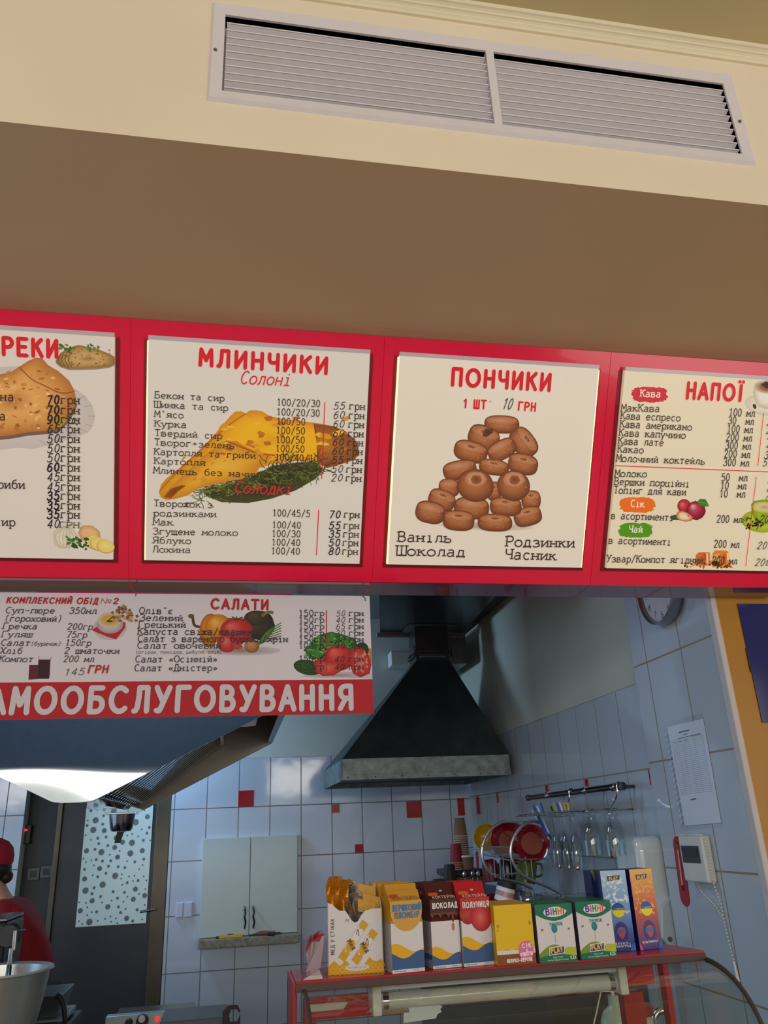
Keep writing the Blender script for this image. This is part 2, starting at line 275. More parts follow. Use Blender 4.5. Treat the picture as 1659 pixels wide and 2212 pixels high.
class Paint:
    """draws flat printed figures: f maps drawing coordinates to (u, v) on a sheet, P maps (u, v, height above it) to the room"""
    def __init__(s, mb, f, P, lay=0.00008, n=1): s.mb = mb; s.f = f; s.P = P; s.lay = lay; s.n = n
    j = 0
    def _put(s, uv, faces, col):
        s.j += 1; s.mb.add([s.P(u, v, s.lay * (s.n + 0.02 * s.j)) for u, v in uv], faces, col)
    def poly(s, pts, col):
        uv = [s.f(*p) for p in pts]; s.n += 0.08; s.j = 0
        ar = sum(uv[i][0] * uv[(i + 1) % len(uv)][1] - uv[(i + 1) % len(uv)][0] * uv[i][1] for i in range(len(uv)))
        if ar < 0: uv = uv[::-1]
        s._put(uv, [tuple(range(len(uv)))], lin(col))
    def rect(s, x0, y0, x1, y1, col): s.poly([(x0, y0), (x1, y0), (x1, y1), (x0, y1)], col)
    def outline(s, cx, cy, rx, ry, rot=0, jag=0.0, n=26, seed=0):
        q = random.Random(seed); c, d = math.cos(math.radians(rot)), math.sin(math.radians(rot)); out = []
        for i in range(n):
            a = 2 * math.pi * i / n; k = 1 + q.uniform(-jag, jag); x, y = rx * k * math.cos(a), ry * k * math.sin(a); out.append((cx + x * c - y * d, cy + x * d + y * c))
        return out
    def blob(s, cx, cy, rx, ry, col, rot=0, jag=0.0, n=26, seed=0): s.poly(s.outline(cx, cy, rx, ry, rot, jag, n, seed), col)
    def shade(s, pts, cols, at=None, rings=6):
        """pictured round thing: ink runs through cols from the outline to the point at"""
        s.n += 0.08; n = len(pts); cx = sum(p[0] for p in pts) / n; cy = sum(p[1] for p in pts) / n
        if at is None: at = (cx, cy)
        L = [np.array(lin(c)) for c in cols]
        def colr(t):
            x = t * (len(L) - 1); i = min(int(x), len(L) - 2); return tuple(L[i] * (1 - (x - i)) + L[i + 1] * (x - i))
        uv = []; 
        for r in range(rings + 1):
            t = r / rings * 0.97
            for p in pts: uv.append(s.f(p[0] * (1 - t) + at[0] * t, p[1] * (1 - t) + at[1] * t))
        fs = []; 
        ar = sum(uv[i][0] * uv[(i + 1) % n][1] - uv[(i + 1) % n][0] * uv[i][1] for i in range(n)); fl = ar < 0
        o = [s.P(u, v, s.lay * s.n) for u, v in uv]
        for r in range(rings):
            c0, c1 = colr(r / rings), colr((r + 1) / rings)
            for i in range(n):
                f = (r * n + i, r * n + (i + 1) % n, (r + 1) * n + (i + 1) % n, (r + 1) * n + i); c = (c0, c0, c1, c1)
                if fl: f = f[::-1]; c = c[::-1]
                s.mb.add([o[k] for k in f], [(0, 1, 2, 3)], c)
        f = tuple(rings * n + i for i in range(n)); s.mb.add([o[k] for k in (f[::-1] if fl else f)], [tuple(range(n))], colr(1))
    def stroke(s, uv, wd, col, closed=False, curved=True, cap=False):
        """ribbon of width wd along uv points"""
        n = len(uv); P = [np.array(p, float) for p in uv]; c = lin(col)
        def run(Q, closed):
            k = len(Q); a, b = [], []
            for i in range(k):
                p = Q[(i - 1) % k] if closed or i else Q[i]; q = Q[(i + 1) % k] if closed or i < k - 1 else Q[i]
                d = q - p; d = d / (np.hypot(*d) + 1e-12); nn = np.array([-d[1], d[0]])
                if (closed or 0 < i < k - 1):
                    e = Q[i] - p; e = e / (np.hypot(*e) + 1e-12); mm = abs(d @ e); nn = nn / max(0.75, mm)
                a.append(Q[i] + nn * wd / 2); b.append(Q[i] - nn * wd / 2)
            s._put(a + b, [(k + i, k + (i + 1) % k, (i + 1) % k, i) for i in range(k if closed else k - 1)], c)
        if curved: run(P, closed)
        else:
            for i in range(n - 1): run(P[i:i + 2], False)
        dots = [] if closed else ([P[0], P[-1]] if cap else [])
        if not curved and not closed: dots += P[1:-1]
        for p in dots: s._put([p + wd / 2 * np.array([math.cos(t), math.sin(t)]) for t in np.linspace(0, 2 * math.pi, 11)[:-1]], [tuple(range(10))], c)
    def line(s, x0, y0, x1, y1, wpx, col):
        a, b = np.array(s.f(x0, y0)), np.array(s.f(x1, y1)); k = np.hypot(*(b - a)) / (math.hypot(x1 - x0, y1 - y0) + 1e-9)
        s.stroke([a, b], wpx * k, col)
    def curve(s, pts, wpx, col, sm=True):
        q = smooth_pts(pts) if sm else [np.array(p, float) for p in pts]
        s.n += 0.04; s.j = 0; uv = [s.f(*p) for p in q]; a, b = np.array(uv[0]), np.array(uv[-1]); pl = sum(np.hypot(*(q[i + 1] - q[i])) for i in range(len(q) - 1)); ul = sum(np.hypot(*(np.array(uv[i + 1]) - np.array(uv[i]))) for i in range(len(q) - 1))
        s.stroke(uv, wpx * ul / pl, col)
    def text(s, txt, x0, y0, x1, y1, h, col, sty='type', bold=1.0):
        """txt from baseline point (x0, y0) to (x1, y1), capitals h high"""
        sw, serif, cap, slant, mono, gap = STY[sty]; sw *= bold
        a, b = np.array(s.f(x0, y0)), np.array(s.f(x1, y1)); Lu = np.hypot(*(b - a)); k = Lu / math.hypot(x1 - x0, y1 - y0); e = (b - a) / Lu; n = np.array([-e[1], e[0]])
        H = h * k / 10; pos = []; x = 0
        for i, ch in enumerate(txt):
            wd = glyph(ch)[0] * (1.22 if ch in 'ОСЮ' and sty[:4] == 'head' else 1)
            if mono: pos.append(x + (mono - 1 - wd) / 2); x += mono
            else: pos.append(x); x += wd + gap
        tot = x - (1 if mono else gap); sx = Lu / tot; s.n += 0.08
        for ch, px in zip(txt, pos):
            fx = 1.22 if ch in 'ОСЮ' and sty[:4] == 'head' else 1.0; s.j = 0
            for pts, closed, curved in glyph(ch)[1]:
                Q = [(px + p[0] * fx) * sx * e + p[1] * H * n + p[1] * slant * H * e + a for p in pts]
                s.stroke(Q, sw * H, col, closed, curved, cap)
                if serif and not closed and not (ch in '/+-(),.«»№'):
                    for i, j in ((0, 1), (-1, -2)):
                        p, q = pts[i], pts[j]; d = q - p
                        if abs(d[1]) > 0.8 * abs(d[0]) and (abs(p[1]) < .05 or abs(p[1] - 10) < .05 or abs(p[1] - 6.3) < .05 or p[1] < -3.1) and len(pts) < 6:
                            z = (px + p[0]) * sx * e + p[1] * H * n + p[1] * slant * H * e + a; y_ = (0.5 if p[1] < 1 else -0.5) * sw * H * 0.8
                            s.stroke([z - e * 1.5 * sx + n * y_, z + e * 1.5 * sx + n * y_], sw * H * 0.85, col)

# ------------------------------------------------------------------ room shell
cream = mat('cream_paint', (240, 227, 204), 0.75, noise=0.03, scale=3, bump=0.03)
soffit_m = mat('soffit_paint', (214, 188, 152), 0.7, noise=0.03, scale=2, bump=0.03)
upper_m = mat('upper_ceiling_paint', (206, 192, 150), 0.8, noise=0.03, scale=2)
plaster = mat('kitchen_plaster', (206, 216, 208), 0.7, noise=0.03, scale=3, bump=0.04)
plasterw = mat('kitchen_plaster_wall', (196, 204, 186), 0.7, noise=0.03, scale=3, bump=0.04)
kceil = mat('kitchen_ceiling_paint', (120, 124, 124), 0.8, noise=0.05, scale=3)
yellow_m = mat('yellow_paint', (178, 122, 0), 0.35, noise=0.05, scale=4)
white_trim = mat('white_corner_bead', (205, 198, 196), 0.6, noise=0.04)
floor_m = mat('floor_tile', (176, 160, 140), 0.4, noise=0.1, scale=5)
X_R, X_P, Y_B = 1.585, 1.555, 5.5
Y_PF = 2.326
struct(MB().box(-4, 4.5, -5, 5.8, -0.1, 0), 'floor', floor_m)
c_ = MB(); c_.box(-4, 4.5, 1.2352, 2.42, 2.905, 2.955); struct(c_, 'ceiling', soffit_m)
struct(MB().box(-4, 4.5, -3.2, 1.30, 3.40, 3.48), 'ceiling', upper_m)
struct(MB().box(-2.7, 4.5, 2.42, 5.8, 3.02, 3.1), 'ceiling', kceil)
VX0, VX1, VZ0, VZ1 = -0.062, 1.132, 3.050, 3.276
b = MB()
b.box(-4, VX0, 1.235, 1.262, 2.9555, 3.40); b.box(VX1, 4.5, 1.235, 1.262, 2.9555, 3.40); b.box(-4, 4.5, 1.2349, 1.2352, 2.9051, 2.9555)
b.box(VX0, VX1, 1.235, 1.262, 2.9555, VZ0); b.box(VX0, VX1, 1.235, 1.262, VZ1, 3.40)
struct(b, 'wall_bulkhead', cream)
# cornice of three steps where the bulkhead meets the upper ceiling
pr = [(1.236, 3.362), (1.228, 3.362), (1.226, 3.368), (1.222, 3.372), (1.222, 3.376), (1.218, 3.379), (1.214, 3.380), (1.214, 3.385), (1.209, 3.388), (1.204, 3.389), (1.203, 3.401), (1.236, 3.401)]
struct(MB().prism([(-4, y, z) for y, z in pr], (8.5, 0, 0)), 'trim_1', mat('cornice_paint', (238, 228, 200), 0.7, noise=0.02))
# back wall: glazed tiles up to 2.08 m, plaster above; a doorway at the left
DX0, DX1, DZ = -1.245, -0.372, 2.12
b = MB(); b.box(-2.7, DX0, Y_B + .004, 5.7, 0, 3.1); b.box(DX1, 1.75, Y_B + .004, 5.7, 0, 3.1); b.box(DX0, DX1, Y_B + .004, 5.7, DZ, 3.1)
struct(b, 'wall_back', plaster)
tile_b = tile_mat('white_tiles', (198, 210, 224), (128, 122, 116), 'X', 0, 0, 0.248, 1.780, 0.2, 0.3035)
b = MB(); b.box(-2.7, DX0, Y_B, Y_B + .006, 0, 2.082); b.box(DX1, X_R, Y_B, Y_B + .006, 0, 2.082)
struct(b, 'wall_back', tile_b)
tile_r = tile_mat('side_wall_tiles', (186, 200, 208), (150, 140, 122), 'Y', 0, 0, 3.167, 1.791, 0.218, 0.3275)
b = MB(); b.box(X_R + .004, 1.75, 2.6, 5.6, 0, 3.1); struct(b, 'wall_right', plasterw)
struct(MB().box(X_R, X_R + .006, 2.7, Y_B, 0, 2.118), 'wall_right', tile_r)
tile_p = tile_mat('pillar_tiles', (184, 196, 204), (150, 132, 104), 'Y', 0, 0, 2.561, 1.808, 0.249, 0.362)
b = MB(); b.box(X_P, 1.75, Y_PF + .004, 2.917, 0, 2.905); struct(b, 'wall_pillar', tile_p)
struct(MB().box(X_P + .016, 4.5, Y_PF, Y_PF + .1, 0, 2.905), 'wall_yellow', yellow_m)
b = MB(); b.box(X_P - .0025, X_P + .018, Y_PF - .002, Y_PF + .034, 0, 2.905); struct(b, 'trim_2', white_trim, bevel=.004)
struct(MB().box(-2.7, -2.6, 2.2, 5.7, 0, 3.1), 'wall_left', plaster)
# red accent tiles let into the white ones
red_tile = mat('red_glaze', (172, 18, 34), 0.2, noise=0.08, spec=0.2)
def accent(x0, x1, z0, z1, lab):
    o = MB().box(x0, x1, Y_B - .0016, Y_B + .002, z0, z1).build('accent_tile', red_tile, bevel=.001); tag(o, lab, 'tile', 'red accent tiles in the kitchen walls')
accent(.044, .142, 1.782, 1.880, 'large red square tile in the back wall, left one beside the hood')
accent(.648, .698, 1.724, 1.776, 'small red square tile under the dark hood, upper of two')
accent(1.146, 1.246, 1.674, 1.776, 'large red square tile in the back wall straight under the dark hood')
accent(.794, .846, 1.476, 1.528, 'small red square tile in the back wall to the right of the white cabinet')
accent(1.497, 1.545, 1.676, 1.785, 'red tile beside the corner above the tall cup stack')
accent(.66, .70, 1.16, 1.215, 'small red tile half hidden behind the honey stick box')
accent(1.44, 1.50, 1.36, 1.468, 'red tile low in the back wall behind the cup stack')
def accent_r(p, q, lab):
    a, c = hx(*p, X_R), hx(*q, X_R)
    o = MB().box(X_R - .0016, X_R + .002, min(a[1], c[1]), max(a[1], c[1]), min(a[2], c[2]), max(a[2], c[2])).build('accent_tile', red_tile, bevel=.001)
    tag(o, lab, 'tile', 'red accent tiles in the kitchen walls')
for p, q, lab in [((1028, 1718), (1038, 1758), 'red tile in the side wall just right of the corner'), ((1072, 1712), (1078, 1734), 'narrow red tile in the side wall, second from the corner'),
                  ((1178, 1697), (1186, 1716), 'red tile above the left end of the chrome rail'), ((1263, 1684), (1273, 1704), 'red tile above the middle of the chrome rail'),
                  ((1400, 1663), (1407, 1695), 'red tile at the pillar edge above the rail end'), ((1027, 1839), (1036, 1880), 'red tile right of the cup stack in the side wall'),
                  ((1206, 1861), (1213, 1876), 'dark red tile under the hanging flutes, left one'), ((1244, 1862), (1252, 1880), 'dark red tile under the hanging flutes, right one'),
                  ((1318, 1837), (1325, 1854), 'red tile peeping out left of the white dispenser')]: accent_r(p, q, lab)
# dark doorway with a door, seen under the steel hood
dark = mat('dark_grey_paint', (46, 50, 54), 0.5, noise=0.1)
frame_d = mat('brown_door_frame', (88, 80, 64), 0.35, metal=0.3, noise=0.1)
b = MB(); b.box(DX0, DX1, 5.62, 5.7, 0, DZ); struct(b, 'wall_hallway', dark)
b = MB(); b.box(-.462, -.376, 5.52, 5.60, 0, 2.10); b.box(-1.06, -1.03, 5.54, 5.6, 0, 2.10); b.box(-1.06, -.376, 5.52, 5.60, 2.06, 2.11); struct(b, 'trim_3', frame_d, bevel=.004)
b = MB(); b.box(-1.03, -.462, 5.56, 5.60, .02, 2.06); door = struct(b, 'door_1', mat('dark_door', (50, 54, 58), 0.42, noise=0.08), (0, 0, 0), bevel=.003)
g0, g1 = hy(163, 2003, 5.555), hy(316, 1990, 5.555); gx0, gx1, gz0, gz1 = -.893, -.487, g0[2], 1.83
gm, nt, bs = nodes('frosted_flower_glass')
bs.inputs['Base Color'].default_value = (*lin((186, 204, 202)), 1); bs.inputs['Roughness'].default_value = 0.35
bs.inputs['Emission Color'].default_value = (*lin((176, 206, 204)), 1); bs.inputs['Emission Strength'].default_value = 0.12    # glow put into the pane itself, standing for daylight from behind
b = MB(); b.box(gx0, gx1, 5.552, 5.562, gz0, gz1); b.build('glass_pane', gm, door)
fm = mat('flower_print', (104, 114, 108), 0.6, noise=0.4, scale=160)
b = MB(); q = random.Random(3); spots = []
for _ in range(900):
    r = q.choice([.006, .010, .017, .021]); x, z = q.uniform(gx0 + r, gx1 - r), q.uniform(gz0 + r, gz1 - r)
    if all((x - a) ** 2 + (z - c) ** 2 > (r + d + .012) ** 2 for a, c, d in spots):
        spots.append((x, z, r)); n = 20
        b.add([(x + r * (.86 + .14 * math.cos(8 * 2 * math.pi * i / n + 1)) * math.cos(2 * math.pi * i / n), 5.5512, z + r * (.86 + .14 * math.cos(8 * 2 * math.pi * i / n + 1)) * math.sin(2 * math.pi * i / n)) for i in range(n)], [tuple(range(n))])
b.build('flower_print', fm, door)
steel_h = mat('door_handle_steel', (70, 72, 74), 0.3, metal=0.9)
a = hy(330, 1963, 5.54)
b = MB(); b.tube([(a[0] + .02, 5.55, a[2]), (a[0] + .02, 5.50, a[2]), (a[0] - .07, 5.50, a[2] - .01)], .008); b.build('door_handle', steel_h, door, smooth=True)
for (px, py), lab in (((72, 1888), 'dark socket in the dark hallway wall, left one'), ((100, 1883), 'dark socket in the dark hallway wall, right one beside the door frame')):
    a = hy(px, py, 5.61); t = thing('wall_socket', lab, 'socket', (a[0], 5.62, a[2]), 'dark wall sockets')
    MB().box(a[0] - .035, a[0] + .035, 5.605, 5.62, a[2] - .035, a[2] + .035).build('cover_plate', mat('grey_plastic', (84, 88, 90), .4), t, bevel=.003)
    MB().box(a[0] - .018, a[0] + .018, 5.602, 5.608, a[2] - .018, a[2] + .018).build('insert', mat('black_plastic', (18, 18, 20), .4), t)
a = hy(58, 1793, 5.60); t = thing('alarm_unit', 'small dark unit with a glowing red light in the doorway', 'device', (a[0], 5.62, a[2]))
MB().box(a[0] - .03, a[0] + .03, 5.57, 5.62, a[2] - .08, a[2] + .03).build('case', MATS['black_plastic'], t, bevel=.004)
MB().ball((a[0], 5.568, a[2]), .008, sc=(1.4, .6, .8)).build('indicator_lamp', mat('red_led', (255, 30, 70), .3, emit=(255, 20, 70), estr=3.0), t, smooth=True)

# ------------------------------------------------------------------ ventilation grille in the bulkhead
vw = mat('white_grille_enamel', (230, 225, 232), 0.35, noise=0.02)
t = thing('ventilation_grille', 'long white louvred ventilation grille in the cream bulkhead', 'vent', (.535, 1.235, 3.03))
b = MB(); x0, x1, z0, z1 = -.092, 1.164, 3.021, 3.312
o_ = [(x0, z0), (x1, z0), (x1, z1), (x0, z1)]; i_ = [(VX0, VZ0), (VX1, VZ0), (VX1, VZ1), (VX0, VZ1)]
md = [(x0 + .006, z0 + .006), (x1 - .006, z0 + .006), (x1 - .006, z1 - .006), (x0 + .006, z1 - .006)]
for k in range(4):
    j = (k + 1) % 4
    b.quad((*o_[k][:1], 1.235, o_[k][1]), (o_[j][0], 1.235, o_[j][1]), (md[j][0], 1.227, md[j][1]), (md[k][0], 1.227, md[k][1]))
    b.quad((md[k][0], 1.227, md[k][1]), (md[j][0], 1.227, md[j][1]), (i_[j][0], 1.230, i_[j][1]), (i_[k][0], 1.230, i_[k][1]))
    b.quad((i_[k][0], 1.230, i_[k][1]), (i_[j][0], 1.230, i_[j][1]), (i_[j][0], 1.30, i_[j][1]), (i_[k][0], 1.30, i_[k][1]))
b.build('frame', vw, t)
MB().box(VX0, VX1, 1.268, 1.272, VZ0, VZ1).build('backing', mat('vent_duct_grey', (176, 168, 172), .6), t)
MB().box(.527, .546, 1.229, 1.262, VZ0, VZ1).build('mullion', vw, t, bevel=.001)
for sx0, sx1 in ((VX0 + .004, .525), (.548, VX1 - .004)):
    for k in range(10):
        z = VZ0 + .014 + k * .0212
        s = MB(); s.hexa([(sx0, 1.2320, z - .0020), (sx1, 1.2320, z - .0020), (sx1, 1.2325, z - .0022), (sx0, 1.2325, z - .0022)], [(sx0, 1.2320, z + .0012), (sx1, 1.2320, z + .0012), (sx1, 1.2335, z + .0012), (sx0, 1.2335, z + .0012)]); s.hexa([(sx0, 1.2325, z - .0012), (sx1, 1.2325, z - .0012), (sx1, 1.258, z - .0125), (sx0, 1.258, z - .0125)], [(sx0, 1.2335, z + .0008), (sx1, 1.2335, z + .0008), (sx1, 1.259, z - .0105), (sx0, 1.259, z - .0105)])
        s.build('slat', vw, t)
for px, py in ((465, 106), (1599, 261)):
    a = hy(px, py, 1.226); s = MB(); s.lathe((a[0], 1.228, a[2]), [(0, -.0035), (.003, -.003), (.0045, 0)], 12, (0, 1, 0)); s.build('screw', mat('screw_steel', (150, 146, 140), .3, metal=.8), t)

# ------------------------------------------------------------------ slanted lit menu boxes
SN, CN = math.sin(math.radians(30)), math.cos(math.radians(30))
B0 = np.array([0, 2.2, 2.291]); BV = np.array([0, -SN, CN]); BN = np.array([0, -CN, -SN])
def Pb(u, v, off=0.0, base=.0165): return B0 + np.array([u, 0, 0]) + BV * v + BN * (off + base)
def fb(px, py, off=.0165):
    d = ray(px, py); p0 = B0 + BN * off; p = ORG + d * (((p0 - ORG) @ BN) / (d @ BN)); return (p[0], (p - p0) @ BV)
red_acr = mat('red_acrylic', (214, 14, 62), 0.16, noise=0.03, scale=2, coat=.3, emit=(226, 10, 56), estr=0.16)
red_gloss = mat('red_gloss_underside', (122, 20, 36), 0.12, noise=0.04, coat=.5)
dark_red = mat('dark_red_border', (132, 10, 28), 0.3, noise=0.04)
acr_lip = mat('clear_acrylic_lip', (222, 206, 222), 0.15, noise=0.02)
glow = mat('light_gap', (255, 244, 190), .4, emit=(255, 240, 176), estr=1.0)
lit = print_mat('lit_print', 0.32, 0.335); plain_p = print_mat('flat_print', 0.55)
PAPERS = [(218, 208, 198), (218, 211, 201), (228, 218, 203), (230, 218, 190)]
menu_labels = ['red lit menu box for fried turnovers, cut off by the left frame edge', 'red lit menu box listing pancakes, with a folded yellow pancake picture',
               'red lit menu box with the pyramid of doughnuts', 'red lit menu box listing drinks, at the right frame edge']
units = [(-.985, -.299), (-.299, .387), (.387, 1.070), (1.070, 1.758)]
sheets = [(-.945, -.338), (-.252, .345), (.429, 1.028), (1.111, 1.712)]
TXT = (64, 50, 42); RED = (208, 34, 44)
def sketch(o, sc):  # crop coordinates of a detail -> photo pixels
    return lambda x, y: fb(o[0] + x / sc, o[1] + y / sc)
boards = []
for k in range(4):
    (ux0, ux1), (sx0, sx1) = units[k], sheets[k]
    t = thing('menu_lightbox', menu_labels[k], 'menu board', ((ux0 + ux1) / 2, 2.30, 2.291), 'lit menu boxes over the counter')
    fr = [(2.2, 2.291), (1.8466, 2.9025), (2.335, 2.9025), (2.335, 2.291)]
    bb = MB(); bb.prism([(ux0 + .0008, y, z) for y, z in fr], (ux1 - ux0 - .0016, 0, 0)); bb.build('housing', red_acr, t)
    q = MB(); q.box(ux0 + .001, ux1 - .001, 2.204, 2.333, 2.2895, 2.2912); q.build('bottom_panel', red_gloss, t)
    q = MB(); s0, s1 = .0565, .6555
    q.prism([Pb(sx0 - .012, s0 - .012, 0, .0005), Pb(sx1 + .012, s0 - .012, 0, .0005), Pb(sx1 + .012, s1, 0, .0005), Pb(sx0 - .012, s1, 0, .0005)], BN * .002); q.build('sheet_border', dark_red, t)
    q = MB(); q.prism([Pb(sx0, s0, 0, .002), Pb(sx1, s0, 0, .002), Pb(sx1, s1, 0, .002), Pb(sx0, s1, 0, .002)], BN * .0142, lin(PAPERS[k])); q.build('menu_sheet', lit, t)
    q = MB(); q.prism([Pb(sx0, s1, 0, .003), Pb(sx1, s1, 0, .003), Pb(sx1, s1 + .010, 0, .003), Pb(sx0, s1 + .010, 0, .003)], BN * .016); q.build('acrylic_lip', acr_lip, t)
    for e, on in ((sx0 - .0032, k in (1, 2)), (sx1 + .0002, k in (2,))):
        if on: q = MB(); q.prism([Pb(e, s0, 0, .003), Pb(e + .003, s0, 0, .003), Pb(e + .003, s1 - .004, 0, .003), Pb(e, s1 - .004, 0, .003)], BN * .012); q.build('light_gap', glow, t)
    boards.append(t)
def fpaint(mb, o, sc, n=1): return Paint(mb, sketch(o, sc), Pb, 0.00008, n)
HRN = 'грн'
class Prints:
    """the lettering of one board, each block of it a part of its own"""
    def __init__(s, k, o, sc): s.k = k; s.o = o; s.sc = sc; s.cur = None
    def part(s, name): s.end(); s.name = name; s.cur = MB(); return fpaint(s.cur, s.o, s.sc, 40)
    def end(s):
        if s.cur: s.cur.build(s.name, lit, boards[s.k])
        s.cur = None
    def hand(s, txt, x0, y0, x1, y1, h, col, sty='hand', bold=1.0): s.part('handwritten_price').text(txt, x0, y0, x1, y1, h, col, sty, bold); s.end()
# --- box 1: turnovers
o1, s1_ = (0, 640), 3.352
pic = MB(); p = fpaint(pic, o1, s1_)
plate = [(-320, 560), (-200, 520), (0, 512), (140, 505), (300, 560), (480, 640), (560, 680), (620, 722), (668, 790), (690, 870), (672, 940), (640, 985), (560, 1020), (450, 1050), (340, 1082), (240, 1105), (120, 1096), (20, 1110), (-200, 1100), (-330, 1000), (-380, 800)]
p.shade(plate, [(196, 184, 180), (206, 196, 190), (150, 138, 134)], (200, 850))
for i in range(9):
    a = plate[6 + i]; p.curve([(a[0] - 4, a[1]), (a[0] - 55, a[1] + (850 - a[1]) * .18)], 5, (170, 158, 154))
tur = [(-340, 800), (-250, 640), (-60, 580), (80, 548), (140, 510), (200, 470), (262, 444), (305, 448), (350, 500), (420, 540), (500, 610), (538, 680), (552, 770), (520, 840), (480, 900), (420, 960), (330, 975), (200, 985), (100, 1004), (0, 1016), (-200, 1010), (-320, 940)]
p.poly([(x + 6, y + 24) for x, y in tur], (120, 92, 78))
p.shade(tur, [(176, 112, 54), (212, 150, 82), (222, 166, 96), (190, 124, 62)], (90, 760))
q = random.Random(5)
for i in range(90):
    x, y = q.uniform(-180, 480), q.uniform(520, 960)
    if y > 470 + .3 * abs(x - 260) + (0 if x < 300 else .5 * (x - 300)): p.blob(x, y, q.uniform(6, 26), q.uniform(4, 14), q.choice([(160, 92, 42), (196, 134, 70), (228, 178, 112), (182, 112, 52), (236, 192, 130)]), q.uniform(-40, 40), .3, 9, i)
p.curve([(140, 512), (230, 600), (330, 650), (440, 700), (540, 690)], 9, (150, 88, 40)); p.blob(440, 905, 55, 34, (178, 140, 50), -25, .2, 14, 2)
for i in range(16): p.blob(q.uniform(440, 570), q.uniform(880, 930), 9, 5, q.choice([(74, 98, 40), (104, 126, 56)]), q.uniform(0, 90), .3, 8, i)
sm = [(402, 470), (440, 410), (500, 372), (570, 352), (650, 370), (730, 392), (800, 420), (832, 440), (832, 490), (790, 508), (700, 520), (600, 524), (500, 525), (430, 500)]
p.poly([(x, y + 10) for x, y in sm], (150, 136, 122)); p.shade(sm, [(142, 104, 58), (182, 142, 84), (196, 160, 102), (160, 118, 66)], (640, 450))
for i in range(60):
    x, y = q.uniform(470, 800), q.uniform(385, 505)
    p.blob(x, y, q.uniform(3, 10), q.uniform(2, 6), q.choice([(112, 74, 34), (132, 90, 44), (206, 172, 116)]), q.uniform(-60, 60), .2, 8, i)
for dx in (0, 22, 46, 70): p.curve([(440 + dx, 415), (425 + dx, 460), (452 + dx, 515)], 7, (124, 92, 54))
for i in range(26): p.blob(q.choice([q.uniform(430, 540), q.uniform(580, 720)]), q.uniform(352, 398), 14, 7, q.choice([(84, 118, 44), (110, 140, 60), (66, 96, 38)]), q.uniform(0, 90), .3, 8, i)
pic.build('turnover_picture', lit, boards[0])
pic = MB(); p = fpaint(pic, o1, s1_)
p.shade(p.outline(480, 1740, 100, 90, 10, .1, 20, 4), [(196, 184, 164), (222, 212, 192), (206, 194, 172)]); p.shade(p.outline(560, 1690, 70, 50, 0, .1, 18, 5), [(206, 196, 176), (226, 216, 198)])
for a in range(-3, 4): p.curve([(480 + a * 6, 1664), (480 + a * 26, 1740), (480 + a * 16, 1822)], 4, (180, 164, 140))
p.shade(p.outline(648, 1722, 82, 62, 20, .06, 20, 6), [(190, 146, 98), (220, 180, 128), (226, 176, 120)])
for cx, cy in ((680, 1782), (715, 1795), (765, 1812)): p.blob(cx, cy, 66, 50, (196, 148, 74), 12); p.shade(p.outline(cx + 2, cy - 3, 62, 46, 12), [(222, 196, 110), (232, 212, 136)])
for i in range(34): p.blob(q.uniform(480, 640), q.uniform(1745, 1830), q.uniform(8, 22), q.uniform(6, 12), q.choice([(52, 92, 36), (74, 120, 48), (40, 76, 32)]), q.uniform(-50, 50), .3, 8, i)
pic.build('garlic_and_potato_picture', lit, boards[0])
T_ = Prints(0, o1, s1_)
T_.part('heading').text('ЧЕБУРЕКИ', -420, 397, 418, 441, 126, RED, 'head')
ys = [780, 853, 921, 990, 1060, 1130, 1198, 1267, 1337, 1407, 1473, 1542, 1608, 1675]
for y in ys[:-1]: T_.part('currency').text(HRN, 440, y - 2, 578, y + 2, 68, TXT)
T_.part('currency').text('ГРН', 432, 1673, 576, 1678, 44, TXT)
for s_, x0, x1, y in (('ина', -52, 104, 758), ('а', -2, 42, 898), ('гриби', -68, 182, 1393), ('сир', -36, 112, 1663)): T_.part('dish_name').text(s_, x0, y - 4, x1, y, 68, TXT)
T_.end()
for y, n_ in zip(ys, '70 70 90 65 50 50 50 60 45 45 35 35 35 40'.split()): T_.hand(n_, 342, y + 2, 428, y - 2, 62, (40, 34, 44), 'handbold' if n_ in ('70', '60', '35', '90') else 'hand', 1.25)
# --- box 2: pancakes
o2, s2_ = (300, 700), 3.13
pic = MB(); p = fpaint(pic, o2, s2_)
q = random.Random(11)
p.shade([(420, 1120), (620, 1075), (800, 1010), (920, 955), (1080, 935), (1210, 930), (1245, 985), (1190, 1050), (1060, 1125), (900, 1180), (740, 1210), (560, 1205), (460, 1165)], [(70, 72, 42), (58, 58, 36), (46, 46, 30)])
DG = [(58, 62, 34), (84, 92, 42), (104, 112, 48), (44, 46, 30), (126, 130, 62), (70, 76, 36)]
for i in range(420):
    f = q.random(); cx = 400 + 850 * f; cy = 1150 - 200 * f + q.uniform(-50, 60); a = q.choice([q.uniform(-.9, .3), q.uniform(2.5, 3.6), q.uniform(.2, 1.4), q.uniform(-2.2, -.7)]); L_ = q.uniform(50, 115) * (.55 if -2.3 < a < -.6 else .8 if .4 < a < 1.5 else 1)
    p.curve([(cx, cy), (cx + L_ * .5 * math.cos(a), cy + L_ * .5 * math.sin(a) * .75 + 4), (cx + L_ * math.cos(a + .25), cy + L_ * math.sin(a + .25) * .75)], q.uniform(3.5, 6.5), q.choice(DG))
